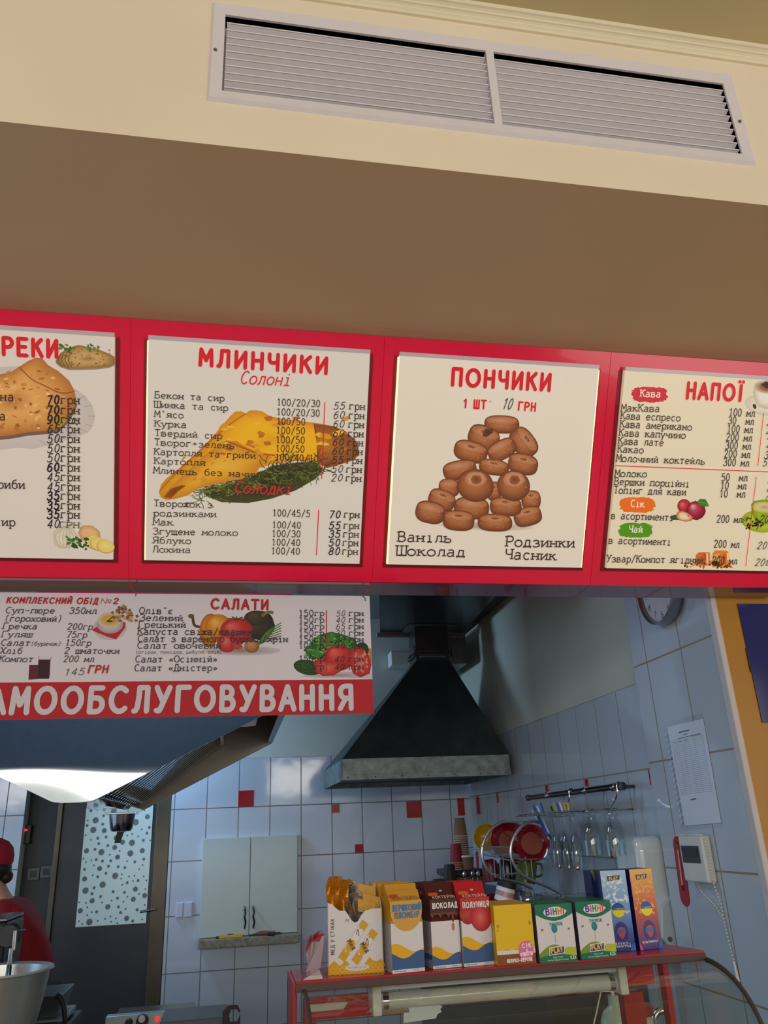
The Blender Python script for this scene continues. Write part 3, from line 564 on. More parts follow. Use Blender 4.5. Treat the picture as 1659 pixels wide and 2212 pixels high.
crepe = [(135, 1140), (150, 1085), (190, 1040), (260, 985), (340, 915), (420, 840), (500, 760), (560, 690), (620, 620), (652, 592), (690, 588), (722, 604), (748, 584), (800, 583), (838, 592), (880, 620), (960, 640), (1060, 652), (1200, 668), (1320, 690), (1400, 725), (1455, 775), (1482, 830), (1488, 888), (1440, 925), (1360, 950), (1270, 975), (1200, 925), (1060, 925), (900, 945), (810, 975), (790, 1020), (680, 1048), (560, 1072), (470, 1092), (375, 1122), (330, 1158), (250, 1180), (185, 1190), (150, 1172)]
p.shade(crepe, [(206, 136, 34), (236, 172, 38), (234, 180, 34), (222, 160, 34)], (900, 780), 7)
p.shade([(1180, 672), (1320, 692), (1402, 728), (1458, 778), (1484, 832), (1486, 886), (1438, 922), (1360, 948), (1272, 972), (1205, 920), (1240, 820)], [(132, 78, 44), (160, 98, 46), (200, 136, 46)], (1200, 800))
p.shade([(150, 1172), (200, 1120), (300, 1020), (440, 890), (580, 790), (660, 790), (760, 850), (900, 900), (820, 960), (780, 1020), (600, 1064), (470, 1092), (375, 1120), (330, 1156), (250, 1178), (185, 1188)], [(198, 130, 40), (222, 162, 48), (228, 178, 66)], (560, 960))
p.curve([(140, 1130), (240, 1020), (420, 850), (600, 690), (722, 606)], 10, (178, 112, 34)); p.curve([(590, 790), (690, 830), (800, 870), (920, 888)], 12, (184, 84, 32))
p.shade([(170, 1170), (215, 1112), (290, 1088), (320, 1092), (270, 1128), (215, 1180)], [(150, 84, 30), (120, 60, 24)])
for i in range(34):
    x, y = q.uniform(560, 1400), q.uniform(620, 880)
    if y > 1.02 * (1240 - x) - 30 or x > 760: p.blob(x, y, q.uniform(10, 48), q.uniform(6, 18), q.choice([(196, 112, 38), (214, 148, 42), (190, 100, 36), (234, 184, 62)]), q.uniform(-30, 30), .35, 10, i)
for i in range(14): p.blob(q.uniform(250, 700), q.uniform(900, 1060), q.uniform(8, 26), q.uniform(4, 10), (204, 142, 52), -40, .3, 9, i)
for i in range(40):
    x = q.uniform(780, 1270); y = q.uniform(900, 1010); a = q.uniform(-2.8, -.4)
    p.curve([(x, y), (x + 40 * math.cos(a), y + 30 * math.sin(a)), (x + 80 * math.cos(a + .2), y + 64 * math.sin(a + .2))], 5, q.choice([(66, 66, 36), (90, 88, 46)]))
pic.build('pancake_and_dill_picture', lit, boards[1])
T_ = Prints(1, o2, s2_)
T_.part('heading').text('МЛИНЧИКИ', 410, 276, 1270, 334, 104, RED, 'head', 1.05); T_.part('subheading').text('Солоні', 682, 402, 1018, 416, 84, (206, 46, 54), 'script', 1.1)
T_.part('subheading').text('Солодкі', 642, 1140, 1026, 1150, 78, (206, 46, 54), 'script', 1.2)
for s_, x0, y0, x1, y1 in (('Бекон та сир', 108, 500, 578, 522), ('Шинка та сир', 108, 563, 603, 587), ("М'ясо", 108, 628, 302, 637), ('Курка', 106, 692, 323, 702), ('Твердий сир', 108, 755, 563, 777), ('Творог+зелень', 106, 818, 645, 842),
        ('Картопля та гриби', 104, 882, 788, 910), ('Картопля', 104, 944, 448, 957), ('Млинець без начинки', 102, 1008, 893, 1040), ('Творожок з', 102, 1230, 497, 1242), ('родзинками', 98, 1297, 523, 1305), ('Мак', 98, 1358, 232, 1360),
        ('Згущене молоко', 96, 1420, 668, 1430), ('Яблуко', 95, 1480, 353, 1485), ('Лохина', 94, 1541, 350, 1546)): T_.part('dish_name').text(s_, x0, y0, x1, y1, 45, TXT)
for s_, x0, y0, x1, y1 in (('100/20/30', 932, 550, 1225, 560), ('100/20/30', 930, 615, 1222, 625), ('100/50', 930, 678, 1125, 683), ('100/50', 927, 740, 1123, 745), ('100/50', 925, 803, 1121, 807), ('100/50', 924, 862, 1119, 867), ('100/40/10', 920, 922, 1212, 930), ('100/50', 918, 980, 1113, 985),
        ('100/45/5', 902, 1297, 1157, 1303), ('100/40', 900, 1378, 1095, 1381), ('100/30', 897, 1436, 1092, 1440), ('100/40', 896, 1495, 1090, 1498), ('100/40', 893, 1553, 1088, 1557)): T_.part('portion_size').text(s_, x0, y0, x1, y1, 45, TXT)
T_.part('divider_line').line(1257, 528, 1235, 1045, 6, RED); T_.part('divider_line').line(1215, 1255, 1200, 1562, 6, RED)
rows = [577, 639, 700, 762, 822, 882, 942, 1003, 1062]; rows2 = [1308, 1382, 1440, 1498, 1556]
for i, y in enumerate(rows): T_.part('currency').text(HRN, 1420 - 3 * i, y, 1526 - 3 * i, y + 4, 50, TXT)
for i, y in enumerate(rows2): T_.part('currency').text(HRN, 1384 - 3 * i, y, 1490 - 3 * i, y + 3, 50, TXT)
T_.end()
for i, (y, n_) in enumerate(zip(rows, '55 60 60 60 60 60 55 50 20'.split())): T_.hand(n_, 1314 - 2 * i, y, 1388 - 2 * i, y - 2, 46, (52, 40, 44), 'hand', 1.15)
for i, (y, n_) in enumerate(zip(rows2, '70 55 35 50 80'.split())): T_.hand(n_, 1284 - i, y + 2, 1358 - i, y + 2, 48, (40, 28, 38), 'handbold')
# --- box 3: doughnuts
o3, s3_ = (800, 720), 3.19
pic = MB(); p = fpaint(pic, o3, s3_)
don = [(905, 625, 124, 62, 2, 0), (1055, 750, 112, 82, 52, 0), (780, 716, 112, 84, 20, 1), (905, 800, 106, 66, -28, 0), (690, 812, 120, 74, 14, 0), (850, 920, 106, 54, 8, 0), (615, 938, 120, 66, -10, 0), (1050, 898, 106, 72, 12, 0), (850, 1085, 50, 66, 0, 0), (540, 1062, 72, 64, 0, 0),
       (1105, 1145, 68, 66, 0, 0), (490, 1145, 96, 72, 20, 0), (410, 1230, 104, 76, 12, 0), (1082, 1258, 100, 66, -14, 0), (930, 1190, 112, 66, 2, 0), (695, 1200, 124, 76, 4, 0), (605, 1286, 112, 70, 4, 0), (856, 1300, 122, 60, 2, 0), (720, 1044, 130, 114, 8, 2), (983, 1046, 116, 106, 4, 2)]
p.shade(p.outline(800, 1330, 330, 30, 2), [(216, 204, 188), (166, 150, 134)])
q = random.Random(4)
for i, (cx, cy, rx, ry, rot, hole) in enumerate(don):
    def bun(dx, dy):
        c_, s__ = math.cos(math.radians(rot)), math.sin(math.radians(rot)); e = 1.0 if hole == 2 else .72; out = []
        for k_ in range(32):
            a_ = 2 * math.pi * k_ / 32; x_ = rx * .97 * math.copysign(abs(math.cos(a_)) ** e, math.cos(a_)); y_ = ry * .97 * math.copysign(abs(math.sin(a_)) ** e, math.sin(a_)); out.append((cx + dx + x_ * c_ - y_ * s__, cy + dy + x_ * s__ + y_ * c_))
        return out
    p.poly(bun(2, 6), (104, 60, 40))
    p.shade(bun(0, 0), [(112, 62, 38), (152, 92, 56), (176, 112, 70), (182, 118, 78)], (cx - rx * .05, cy - ry * .28), 7)
    if hole != 2:
        cr, sr_ = math.cos(math.radians(rot)), math.sin(math.radians(rot)); ox, oy = sr_ * ry * .38, -cr * ry * .38
        p.shade(p.outline(cx + ox, cy + oy, rx * .86, ry * .46, rot, .04, 26, i + 50), [(168, 104, 66), (186, 126, 88), (196, 142, 106)], (cx + ox - rx * .1, cy + oy), 5)
        if i % 3: p.shade(p.outline(cx + ox, cy + oy - ry * .05, rx * .26, ry * .13, rot, .1, 16, i), [(150, 92, 60), (120, 70, 46)], None, 3)
    for j in range(26):
        a, r = q.uniform(0, 6.28), q.uniform(.2, .9); p.blob(cx + rx * r * math.cos(a) * .92, cy + ry * r * math.sin(a) * .9 - ry * .06, q.uniform(2, 7), q.uniform(1.5, 4), q.choice([(186, 134, 100), (166, 104, 68), (158, 96, 62), (180, 120, 82)]), q.uniform(0, 180), .3, 8, j)
    if hole == 2:
        p.shade(p.outline(cx + 4, cy - 40, 74, 50, 0, .06), [(182, 118, 80), (204, 150, 118), (176, 112, 78)], (cx + 10, cy - 36)); p.shade(p.outline(cx + 8, cy - 36, 38, 32, 0, .08), [(160, 100, 70), (136, 80, 54), (116, 66, 44)])
    if hole == 1: p.shade([(cx - 10, cy - 10), (cx + 10, cy - 60), (cx + 60, cy - 60), (cx + 70, cy - 34), (cx + 20, cy)], [(110, 62, 40), (84, 44, 30)])
pic.build('doughnut_pyramid_picture', lit, boards[2])
T_ = Prints(2, o3, s3_)
T_.part('heading').text('ПОНЧИКИ', 558, 355, 1234, 393, 104, RED, 'head'); p = T_.part('price_line'); p.text('1 ШТ', 640, 511, 792, 520, 54, RED, 'head', .9); p.text('ГРН', 1016, 528, 1134, 536, 52, RED, 'head', .9); p.blob(824, 469, 4, 4, TXT)
for s_, x0, y0, x1, y1 in (('Ваніль', 188, 1433, 557, 1440), ('Шоколад', 183, 1528, 648, 1538), ('Родзинки', 930, 1467, 1403, 1475), ('Часник', 925, 1553, 1278, 1563)): T_.part('flavour_name').text(s_, x0, y0, x1, y1, 68, TXT)
T_.hand('10', 905, 520, 966, 524, 70, (50, 40, 40), 'hand', .85)
# --- box 4: drinks
o4, s4_ = (1270, 760), 4.175
def badge(x0, y0, x1, y1, col, sd): 
    q = random.Random(sd); pts = []
    for i in range(72):
        a = 2 * math.pi * i / 72; ex = math.copysign(abs(math.cos(a)) ** .55, math.cos(a)); ey = math.copysign(abs(math.sin(a)) ** .55, math.sin(a)); k = 1 + q.uniform(-.09, .07)
        pts.append(((x0 + x1) / 2 + ex * k * (x1 - x0) / 2, (y0 + y1) / 2 + ey * k * (y1 - y0) / 2))
    pic = MB(); fpaint(pic, o4, s4_).poly(pts, col); pic.build('heading_badge', lit, boards[3])
badge(395, 318, 718, 455, (204, 44, 60), 1); badge(290, 1312, 600, 1450, (234, 112, 34), 2); badge(280, 1545, 584, 1674, (84, 150, 30), 3)
pic = MB(); p = fpaint(pic, o4, s4_)
p.shade(p.outline(1600, 480, 186, 96, 8), [(206, 196, 174), (226, 218, 200), (216, 206, 186)]); p.shade([(1488, 370), (1500, 300), (1600, 254), (1760, 260), (1770, 420), (1720, 500), (1600, 515), (1530, 488), (1500, 430)], [(196, 184, 160), (232, 226, 212), (236, 230, 218)])
p.shade(p.outline(1620, 318, 124, 60, 4), [(206, 190, 166), (150, 98, 66), (120, 72, 46)]); p.shade(p.outline(1630, 300, 62, 30, 6, .2, 20), [(80, 46, 32), (34, 22, 18)]); p.blob(1503, 492, 15, 24, (52, 32, 26), -20); p.curve([(1500, 472), (1503, 492), (1508, 512)], 3, (120, 84, 60))
pic.build('coffee_cup_picture', lit, boards[3])
pic = MB(); p = fpaint(pic, o4, s4_)
p.shade(p.outline(868, 1390, 62, 62), [(150, 30, 46), (190, 50, 62), (214, 110, 104)], (845, 1375)); p.shade(p.outline(975, 1432, 86, 84, 0, .03), [(104, 18, 38), (160, 34, 58), (186, 70, 88), (222, 176, 168)], (942, 1388))
p.poly([(985, 1352), (1010, 1326), (1060, 1328), (1096, 1392), (1050, 1398), (1010, 1382)], (60, 126, 46)); p.curve([(990, 1355), (1040, 1360), (1090, 1390)], 4, (120, 170, 90)); p.curve([(978, 1362), (972, 1340)], 6, (70, 46, 30))
p.poly([(735, 1490), (780, 1468), (822, 1480), (820, 1516), (760, 1516)], (50, 96, 44)); p.shade([(796, 1470), (812, 1440), (850, 1432), (900, 1450), (950, 1490), (935, 1522), (880, 1532), (826, 1520), (800, 1500)], [(186, 60, 50), (226, 204, 160), (236, 220, 180)]); p.blob(905, 1480, 8, 5, (70, 40, 30), 30)
pic.build('apple_picture', lit, boards[3])
pic = MB(); p = fpaint(pic, o4, s4_)
p.shade(p.outline(1560, 1530, 176, 100, 6), [(150, 168, 30), (184, 198, 50), (160, 176, 36)]); p.shade([(1470, 1380), (1500, 1345), (1600, 1330), (1740, 1345), (1740, 1480), (1680, 1550), (1560, 1560), (1510, 1530), (1478, 1450)], [(120, 146, 20), (160, 182, 32), (140, 164, 26)])
p.shade(p.outline(1592, 1402, 118, 50, 3), [(176, 190, 60), (216, 196, 150), (190, 160, 116)])
q = random.Random(9)
for i in range(40): p.blob(q.gauss(1500, 46), q.gauss(1560, 24), q.uniform(6, 20), q.uniform(4, 9), q.choice([(44, 34, 26), (70, 54, 36), (30, 24, 20)]), q.uniform(0, 180), .3, 8, i)
for i in range(10): p.blob(q.gauss(1432, 16), q.gauss(1505, 10), q.uniform(8, 16), 6, (84, 96, 60), q.uniform(0, 180), .3, 8, i)
pic.build('tea_cup_picture', lit, boards[3])
pic = MB(); p = fpaint(pic, o4, s4_)
p.poly([(1125, 1815), (1150, 1790), (1250, 1792), (1272, 1812), (1268, 1945), (1120, 1942)], (222, 128, 46)); p.poly([(975, 1830), (1000, 1808), (1090, 1806), (1118, 1840), (1112, 1930), (960, 1925)], (206, 110, 56))
for i in range(30): p.blob(q.uniform(870, 1290), 1925 + q.uniform(-18, 22), q.uniform(8, 24), q.uniform(5, 10), q.choice([(196, 84, 40), (90, 50, 32), (222, 140, 66), (60, 36, 28)]), q.uniform(0, 180), .3, 9, i)
for i in range(16): x = q.uniform(980, 1260); p.rect(x, q.uniform(1812, 1850), x + q.uniform(12, 30), q.uniform(1860, 1920), q.choice([(226, 170, 110), (196, 80, 40), (236, 200, 150)]))
p.blob(1148, 1908, 36, 24, (70, 40, 30), 10)
for x in (1140, 1276): p.curve([(x + 4, 1670), (x + 12, 1740), (x, 1800)], 3, (196, 190, 176))
pic.build('compote_picture', lit, boards[3])
T_ = Prints(3, o4, s4_)
T_.part('heading').text('НАПОЇ', 884, 416, 1384, 440, 122, RED, 'head')
for s_, x0, y0, x1, y1 in (('Кава', 466, 404, 650, 410), ('Сік', 380, 1396, 502, 1400), ('Чай', 364, 1626, 486, 1629)): T_.part('badge_text').text(s_, x0, y0, x1, y1, 58, (244, 236, 222), 'typebold')
for s_, x0, y0, x1, y1 in (('МакКава', 297, 535, 642, 541), ('Кава еспресо', 290, 605, 828, 626), ('Кава американо', 283, 680, 931, 708), ('Кава капучино', 275, 758, 874, 782), ('Кава лате', 268, 832, 676, 848), ('Какао', 262, 905, 496, 915), ('Молочний коктейль', 253, 988, 1048, 1015), ('Молоко', 240, 1125, 526, 1130), ('Вершки порційні', 233, 1197, 910, 1220), ('Топінг для кави', 228, 1275, 877, 1293), ('в асортименті', 203, 1504, 765, 1522), ('в асортименті', 180, 1727, 743, 1743), ('Узвар/Компот ягідний', 163, 1893, 1034, 1907)): T_.part('drink_name').text(s_, x0, y0, x1, y1, 60, TXT)
for s_, x0, y0, x1, y1 in (('100 мл', 1265, 577, 1498, 585), ('30  мл', 1257, 651, 1490, 658), ('100 мл', 1248, 726, 1480, 733), ('200 мл', 1240, 800, 1473, 808), ('300 мл', 1231, 875, 1464, 882), ('200 мл', 1222, 950, 1455, 957), ('300 мл', 1213, 1026, 1447, 1033), ('50  мл', 1197, 1163, 1432, 1165), ('10  мл', 1189, 1237, 1421, 1239), ('10  мл', 1180, 1310, 1412, 1312), ('200 мл', 1155, 1538, 1384, 1542), ('200 мл', 1130, 1762, 1359, 1766), ('200 мл', 1113, 1910, 1338, 1915)): T_.part('portion_size').text(s_, x0, y0, x1, y1, 60, TXT)
for x, y in ((1622, 1775), (1600, 1925)): T_.part('currency').text(HRN, x, y, x + 128, y + 2, 62, TXT)
for q_ in ((1579, 552, 1527, 1030), (1514, 1125, 1418, 1930), (245, 1025, 1640, 1082)): T_.part('divider_line').line(*q_, 6, RED)
T_.end()
for s_, x, y in (('25', 1608, 662), ('25', 1600, 738), ('40', 1606, 806), ('45', 1598, 880), ('35', 1580, 962), ('50', 1568, 1030), ('7', 1604, 1182), ('7', 1596, 1252), ('7', 1588, 1322), ('20', 1538, 1538), ('20', 1518, 1776), ('20', 1500, 1928)): T_.hand(s_, x, y, x + 40 * len(s_), y, 58, (50, 42, 40), 'hand', 1.1)

# ------------------------------------------------------------------ hanging self-service sign below the boxes
Y_S = 2.29
def fs(px, py): p = hy(px, py, Y_S - .006); return (p[0], p[2])
def Ps(u, v, off=0.0): return np.array([u, Y_S - .006 - off, v])
t = thing('self_service_sign', 'white and red self-service sign hanging under the menu boxes', 'sign', (-.3, Y_S, 1.925))
b = MB(); sw_ = lin((226, 222, 234)); X1s = .393
b.box(-1.25, X1s, Y_S - .006, Y_S - .001, 1.925, 2.272, sw_); b.build('sign_board', plain_p, t); MB().box(-1.25, X1s, Y_S - .001, Y_S + .003, 1.926, 2.271).build('backing', mat('grey_sign_backing', (104, 110, 118), .6), t)
b = MB(); p = Paint(b, fs, Ps, .00008); zr = fs(400, 1471)[1]
b.box(-1.25, X1s, Y_S - .0066, Y_S - .006, 1.925, zr, lin((188, 26, 42))); b.build('red_band', plain_p, t)
sL = lambda x, y: (x / 3.95, 1250 + y / 3.95); sR = lambda x, y: (400 + x / 3.858, 1250 + y / 3.858)
def sg(name, txt, a, b_, *r):
    mb = MB(); Paint(mb, fs, Ps, .00008, 30).text(txt, *a, *b_, *r); SIGN.append((name, mb))
SIGN = []
sg('heading', 'МООБСЛУГОВУВАННЯ', (23, 1540), (761, 1530.5), 51, (214, 210, 222), 'head', .98); sg('heading', 'СА', (-88, 1541.5), (8, 1540.2), 51, (214, 210, 222), 'head', .98)
sg('subheading', 'КОМПЛЕКСНИЙ ОБІД', sL(55, 208), sL(832, 216), 13, (190, 30, 44), 'headital'); sg('subheading', '№', sL(856, 213), sL(945, 214), 12, (190, 30, 44), 'headital', .4); sg('dish_name', '2', sL(966, 214), sL(1006, 215), 12, (190, 30, 44), 'headital'); sg('dish_name', 'ГРН', sL(750, 805), sL(916, 803), 16, (190, 30, 44), 'headital')
sg('subheading', 'САЛАТИ', sR(214, 250), sR(690, 257), 21, (190, 30, 44), 'head')
DK = (56, 52, 62)
for s_, x0, y0, x1, y1 in (('Суп-пюре', 45, 295, 465, 298), ('350мл', 588, 300, 822, 301), ('(гороховий)', 35, 364, 525, 368), ('Гречка', 20, 430, 315, 432), ('200гр', 572, 435, 788, 436), ('Гуляш', 10, 500, 273, 501), ('75гр', 565, 503, 740, 504), ('Салат', 5, 572, 255, 573), ('150гр', 553, 572, 775, 573),
        ('Хліб', -2, 640, 187, 641), ('2 шматочки', 547, 640, 1015, 641), ('Компот', -10, 710, 280, 712), ('200 мл', 540, 711, 800, 712)): sg('dish_name', s_, sL(x0, y0), sL(x1, y1), 14, DK, 'typeital')
sg('dish_name', '(бурячок)', sL(262, 572), sL(518, 572), 9, DK, 'typeital')
for s_, x0, y0, x1, y1 in (("Олів'є", 1190, 300, 1475, 303), ('Зелений', 1190, 360, 1560, 363), ('Грецький', 1180, 418, 1585, 420), ('Салат «Осінній»', 1155, 715, 1855, 712), ('Салат «Дністер»', 1147, 790, 1855, 787), ('Капуста свіжа/квашена', 1175, 478, 2200, 480), ('Салат з вареного буряка/хрін', 1175, 540, 2455, 542), ('Салат овочевий', 1172, 598, 1885, 596)): sg('dish_name', s_, sL(x0, y0), sL(x1, y1), 14.5, DK)
sg('small_print', '(огірок, помідор, цибуля, олія)', (294.4, 1412.5), (477.8, 1411.8), 8, DK, 'plain', .7)
ry = [312, 367, 422, 477, 530, 584, 693, 758]
for i, y in enumerate(ry): sg('portion_size', '100гр' if i == 5 else '150гр', sR(945, y), sR(1158, y), 13, DK); sg('currency', 'грн', sR(1362, y), sR(1486, y), 13, DK)
b = MB(); Paint(b, fs, Ps, .00008, 30).line(*sR(1177, 265), *sR(1177, 770), 2, (190, 30, 44)); SIGN.append(('divider_line', b))
b = MB(); q2 = Paint(b, fs, Ps, .00008); q2.n = 34
for i, (y, n_) in enumerate(zip(ry, '50 40 65 30 30 40 40 40'.split())): sg('handwritten_price', n_, sR(1258 - i * 2, y + 4), sR(1330 - i, y), 12, (46, 42, 50), 'hand')
sg('handwritten_price', '145', sL(548, 828), sL(715, 820), 15, (46, 42, 50), 'hand', .9)
hand_sign = b; q2.curve([(292, 1277), (294, 1283), (292.5, 1288)], 1.6, (60, 84, 150)); hand_sign.build('pen_mark', plain_p, t); b = MB(); q2 = Paint(b, fs, Ps, .00008, 34); q2.curve([(783, 1288), (788, 1292), (789, 1299)], 1.6, (60, 84, 150))
b.build('pen_mark', plain_p, t)
b = MB(); p = Paint(b, lambda x, y: fs(*sL(x, y)), Ps, .00008)
p.shade(p.outline(938, 420, 145, 105, -4), [(206, 200, 210), (190, 184, 196), (160, 154, 168)]); p.poly([(782, 440), (840, 400), (900, 380), (1072, 372), (1068, 420), (990, 520), (900, 490)], (196, 34, 44))
p.shade(p.outline(938, 390, 112, 78), [(170, 160, 168), (206, 198, 204), (182, 172, 180)]); p.shade(p.outline(936, 352, 104, 66), [(214, 206, 206), (214, 174, 60), (222, 186, 66)]); p.curve([(912, 362), (940, 345), (962, 322)], 9, (40, 62, 34)); p.blob(936, 364, 26, 9, (52, 76, 40))
q = random.Random(21)
for i in range(60):
    x = q.gauss(1055, 52); y = q.uniform(225 + abs(x - 1045) * .7, 360); 
    if x > 940: p.poly(p.outline(x, y, 17, 15, q.uniform(0, 90), 0, 4), q.choice([(150, 104, 64), (186, 142, 96), (206, 168, 122), (122, 80, 48)]))
b.build('soup_picture', plain_p, t)
b = MB(); p = Paint(b, lambda x, y: fs(*sL(x, y)), Ps, .00008)
p.poly([(250, 735), (330, 735), (322, 855), (242, 858)], (96, 34, 52)); p.poly([(332, 690), (428, 690), (420, 850), (312, 852)], (54, 22, 34)); p.poly([(330, 655), (434, 670), (428, 690), (332, 690)], (222, 214, 222))
p.curve([(436, 668), (428, 720), (424, 840)], 4, (150, 60, 84)); p.curve([(332, 660), (326, 740), (314, 850)], 4, (120, 40, 62)); p.curve([(242, 862), (310, 856), (420, 852)], 5, (130, 46, 66))
b.build('compote_picture', plain_p, t)
b = MB(); p = Paint(b, lambda x, y: fs(*sR(x, y)), Ps, .00008)
p.shade(p.outline(470, 600, 330, 40), [(206, 200, 208), (150, 130, 136)]); p.curve([(30, 310), (60, 320), (80, 390), (160, 412), (182, 470)], 22, (76, 64, 30)); p.blob(50, 312, 26, 18, (96, 84, 44))
p.shade(p.outline(205, 430, 86, 140, 6), [(176, 92, 20), (214, 138, 30), (226, 160, 50)], (190, 380)); p.shade(p.outline(275, 400, 110, 104, 0), [(190, 106, 22), (224, 146, 34), (240, 190, 96)], (240, 350))
p.shade(p.outline(620, 390, 126, 122, 0, .04), [(30, 28, 20), (62, 56, 36), (104, 96, 68)], (560, 320)); p.shade(p.outline(590, 330, 100, 64, 0), [(44, 40, 26), (84, 76, 48)], (560, 300)); p.curve([(640, 310), (690, 280), (735, 285)], 26, (130, 116, 52))
p.shade(p.outline(428, 435, 136, 110), [(160, 24, 34), (206, 44, 50), (226, 110, 100)], (370, 390)); 
for a in (-2.6, -2.0, -1.5, -.9, -.4): p.curve([(425, 345), (425 + 50 * math.cos(a), 345 + 22 * math.sin(a)), (425 + 90 * math.cos(a), 350 + 36 * math.sin(a))], 9, (64, 74, 34))
p.shade(p.outline(345, 540, 82, 74, 20), [(170, 30, 36), (206, 66, 62), (222, 130, 112)], (330, 510)); p.shade(p.outline(430, 560, 50, 30, 20), [(176, 40, 40), (200, 80, 70)])
p.shade(p.outline(555, 560, 62, 58, 10), [(130, 78, 44), (190, 124, 80), (206, 150, 104)], (540, 545))
for k_ in range(7): p.curve([(600, 560), (680, 520 - k_ * 12), (800, 500 - k_ * 22)], 9, (86, 108 + 5 * k_, 62))
for k_ in range(6): p.curve([(510, 570), (470, 575 + k_ * 5), (445, 580 + k_ * 8)], 3, (170, 140, 110))
b.build('vegetables_picture', plain_p, t)
b = MB(); p = Paint(b, lambda x, y: fs(*sR(x, y)), Ps, .00008)
p.shade([(960, 815), (1040, 790), (1450, 770), (1556, 790), (1556, 832), (1300, 826), (1100, 828)], [(206, 200, 208), (170, 150, 158)]); q = random.Random(33)
p.shade([(1000, 620), (1060, 520), (1110, 470), (1220, 442), (1330, 470), (1420, 500), (1440, 580), (1380, 620), (1180, 640), (1060, 680)], [(40, 104, 38), (66, 140, 54), (50, 116, 44)])
for i in range(120): 
    x, y = q.uniform(1010, 1420), q.uniform(470, 660)
    if y > 450 + abs(x - 1220) * .35: p.curve([(x, y), (x + q.uniform(-26, 26), y + q.uniform(-14, 14)), (x + q.uniform(-36, 36), y + q.uniform(-20, 20))], q.uniform(5, 12), q.choice([(96, 170, 78), (40, 96, 36), (70, 146, 60), (130, 190, 100)]))
p.shade(p.outline(1470, 600, 60, 70, 10), [(30, 50, 30), (50, 76, 44)]); p.poly([(1530, 580), (1556, 584), (1556, 700), (1530, 690)], (206, 130, 40))
p.shade(p.outline(1020, 740, 118, 62, 12), [(24, 58, 26), (40, 84, 34), (50, 100, 44)], (980, 710)); p.shade(p.outline(1280, 660, 122, 110), [(160, 26, 34), (206, 48, 50), (224, 106, 90)], (1230, 600))
p.shade([(1072, 700), (1110, 660), (1200, 690), (1310, 700), (1300, 770), (1240, 806), (1150, 812), (1090, 780)], [(176, 34, 40), (206, 70, 66), (218, 110, 96)]); p.shade([(1366, 640), (1392, 590), (1436, 560), (1490, 590), (1530, 640), (1552, 710), (1540, 790), (1460, 824), (1400, 790), (1372, 720)], [(176, 30, 38), (208, 62, 60), (222, 124, 112)], (1450, 680))
for i in range(26): p.blob(q.uniform(1410, 1520), q.uniform(610, 780), 6, 12, (228, 150, 130), q.uniform(-20, 20), .2, 8, i)
b.build('salad_picture', plain_p, t)
for n_, mb in SIGN: mb.build(n_, plain_p, t)

# ------------------------------------------------------------------ kitchen: hoods and ducts
steel = mat('brushed_steel', (184, 190, 194), 0.05, metal=1.0, noise=0.05, scale=30, stretch=(1, 1, 12))
steel_d = mat('dull_steel', (122, 122, 120), 0.34, metal=1.0, noise=0.12, scale=12)
steel_in = mat('hood_inner_steel', (150, 142, 130), 0.36, metal=1.0, noise=0.1, scale=6)
galv = mat('galvanised_sheet', (70, 82, 80), 0.5, metal=0.75, noise=0.22, scale=9, bump=0.05)
galv_rim = mat('galvanised_rim', (112, 126, 124), 0.45, metal=0.6, noise=0.3, scale=22, bump=0.1)
blackm = mat('black_plastic', (18, 18, 20), .4); chrome = mat('chrome', (200, 206, 210), 0.08, metal=1.0, noise=0.02)
greyp = mat('grey_plastic', (84, 88, 90), .4)
t = thing('extractor_hood', 'large stainless hood with a V-shaped underside hanging above the dark doorway', 'kitchen hood', (-.565, 4.0, 1.75))
HX0, HX1, HY0, HY1, HZ = -1.355, .225, 3.2, 4.83, 2.75
prof = [(-.626, 1.752), (-.503, 1.750), (HX1, 2.104), (HX1, HZ), (HX0, HZ), (HX0, 2.104)]
def hz_on(x): return 1.750 + max(0, (x + .503), (-.626 - x)) * .486
# front sheet: a little dished near its lower edge, as thin sheet steel is
b = MB(); nx, nz = 44, 22; xs = np.linspace(HX0, HX1, nx + 1); vs = []
for x in xs:
    zl = hz_on(x)
    for k in range(nz + 1):
        z = zl + (HZ - zl) * (k / nz) ** 1.6; d = z - 1.75
        vs.append((x, HY0 - .0006 * math.exp(-d * 9) + .0030 * math.sin(x * 7 + .6) * math.exp(-d * 5), z))
b.add(vs, [(i * (nz + 1) + k, (i + 1) * (nz + 1) + k, (i + 1) * (nz + 1) + k + 1, i * (nz + 1) + k + 1) for i in range(nx) for k in range(nz)])
b.build('front_panel', steel, t, smooth=True)
b = MB(); b.prism([(x, HY0 + .004, z) for x, z in prof], (0, .02, 0)); b.build('front_plate', steel_d, t)
b = MB(); b.prism([(x, HY1 - .03, z) for x, z in prof], (0, .03, 0)); b.build('rear_panel', steel_in, t, bevel=.002)
for x0, x1 in ((HX0, HX0 + .025), (HX1 - .03, HX1)):
    b = MB(); b.box(x0, x1, HY0 + .02, HY1, 2.104, HZ); b.build('side_panel', steel_d, t)
b = MB(); b.box(HX0, HX1, HY0 + .02, HY1, HZ - .01, HZ); b.build('top_panel', steel_d, t)
b = MB(); b.prism([(-.626, HY0 + .02, 1.752), (-.503, HY0 + .02, 1.750), (-.470, HY0 + .02, 1.765), (-.515, HY0 + .02, 1.81), (-.61, HY0 + .02, 1.81), (-.66, HY0 + .02, 1.765)], (0, HY1 - HY0 - .05, 0)); b.build('grease_trough', steel, t, bevel=.002)
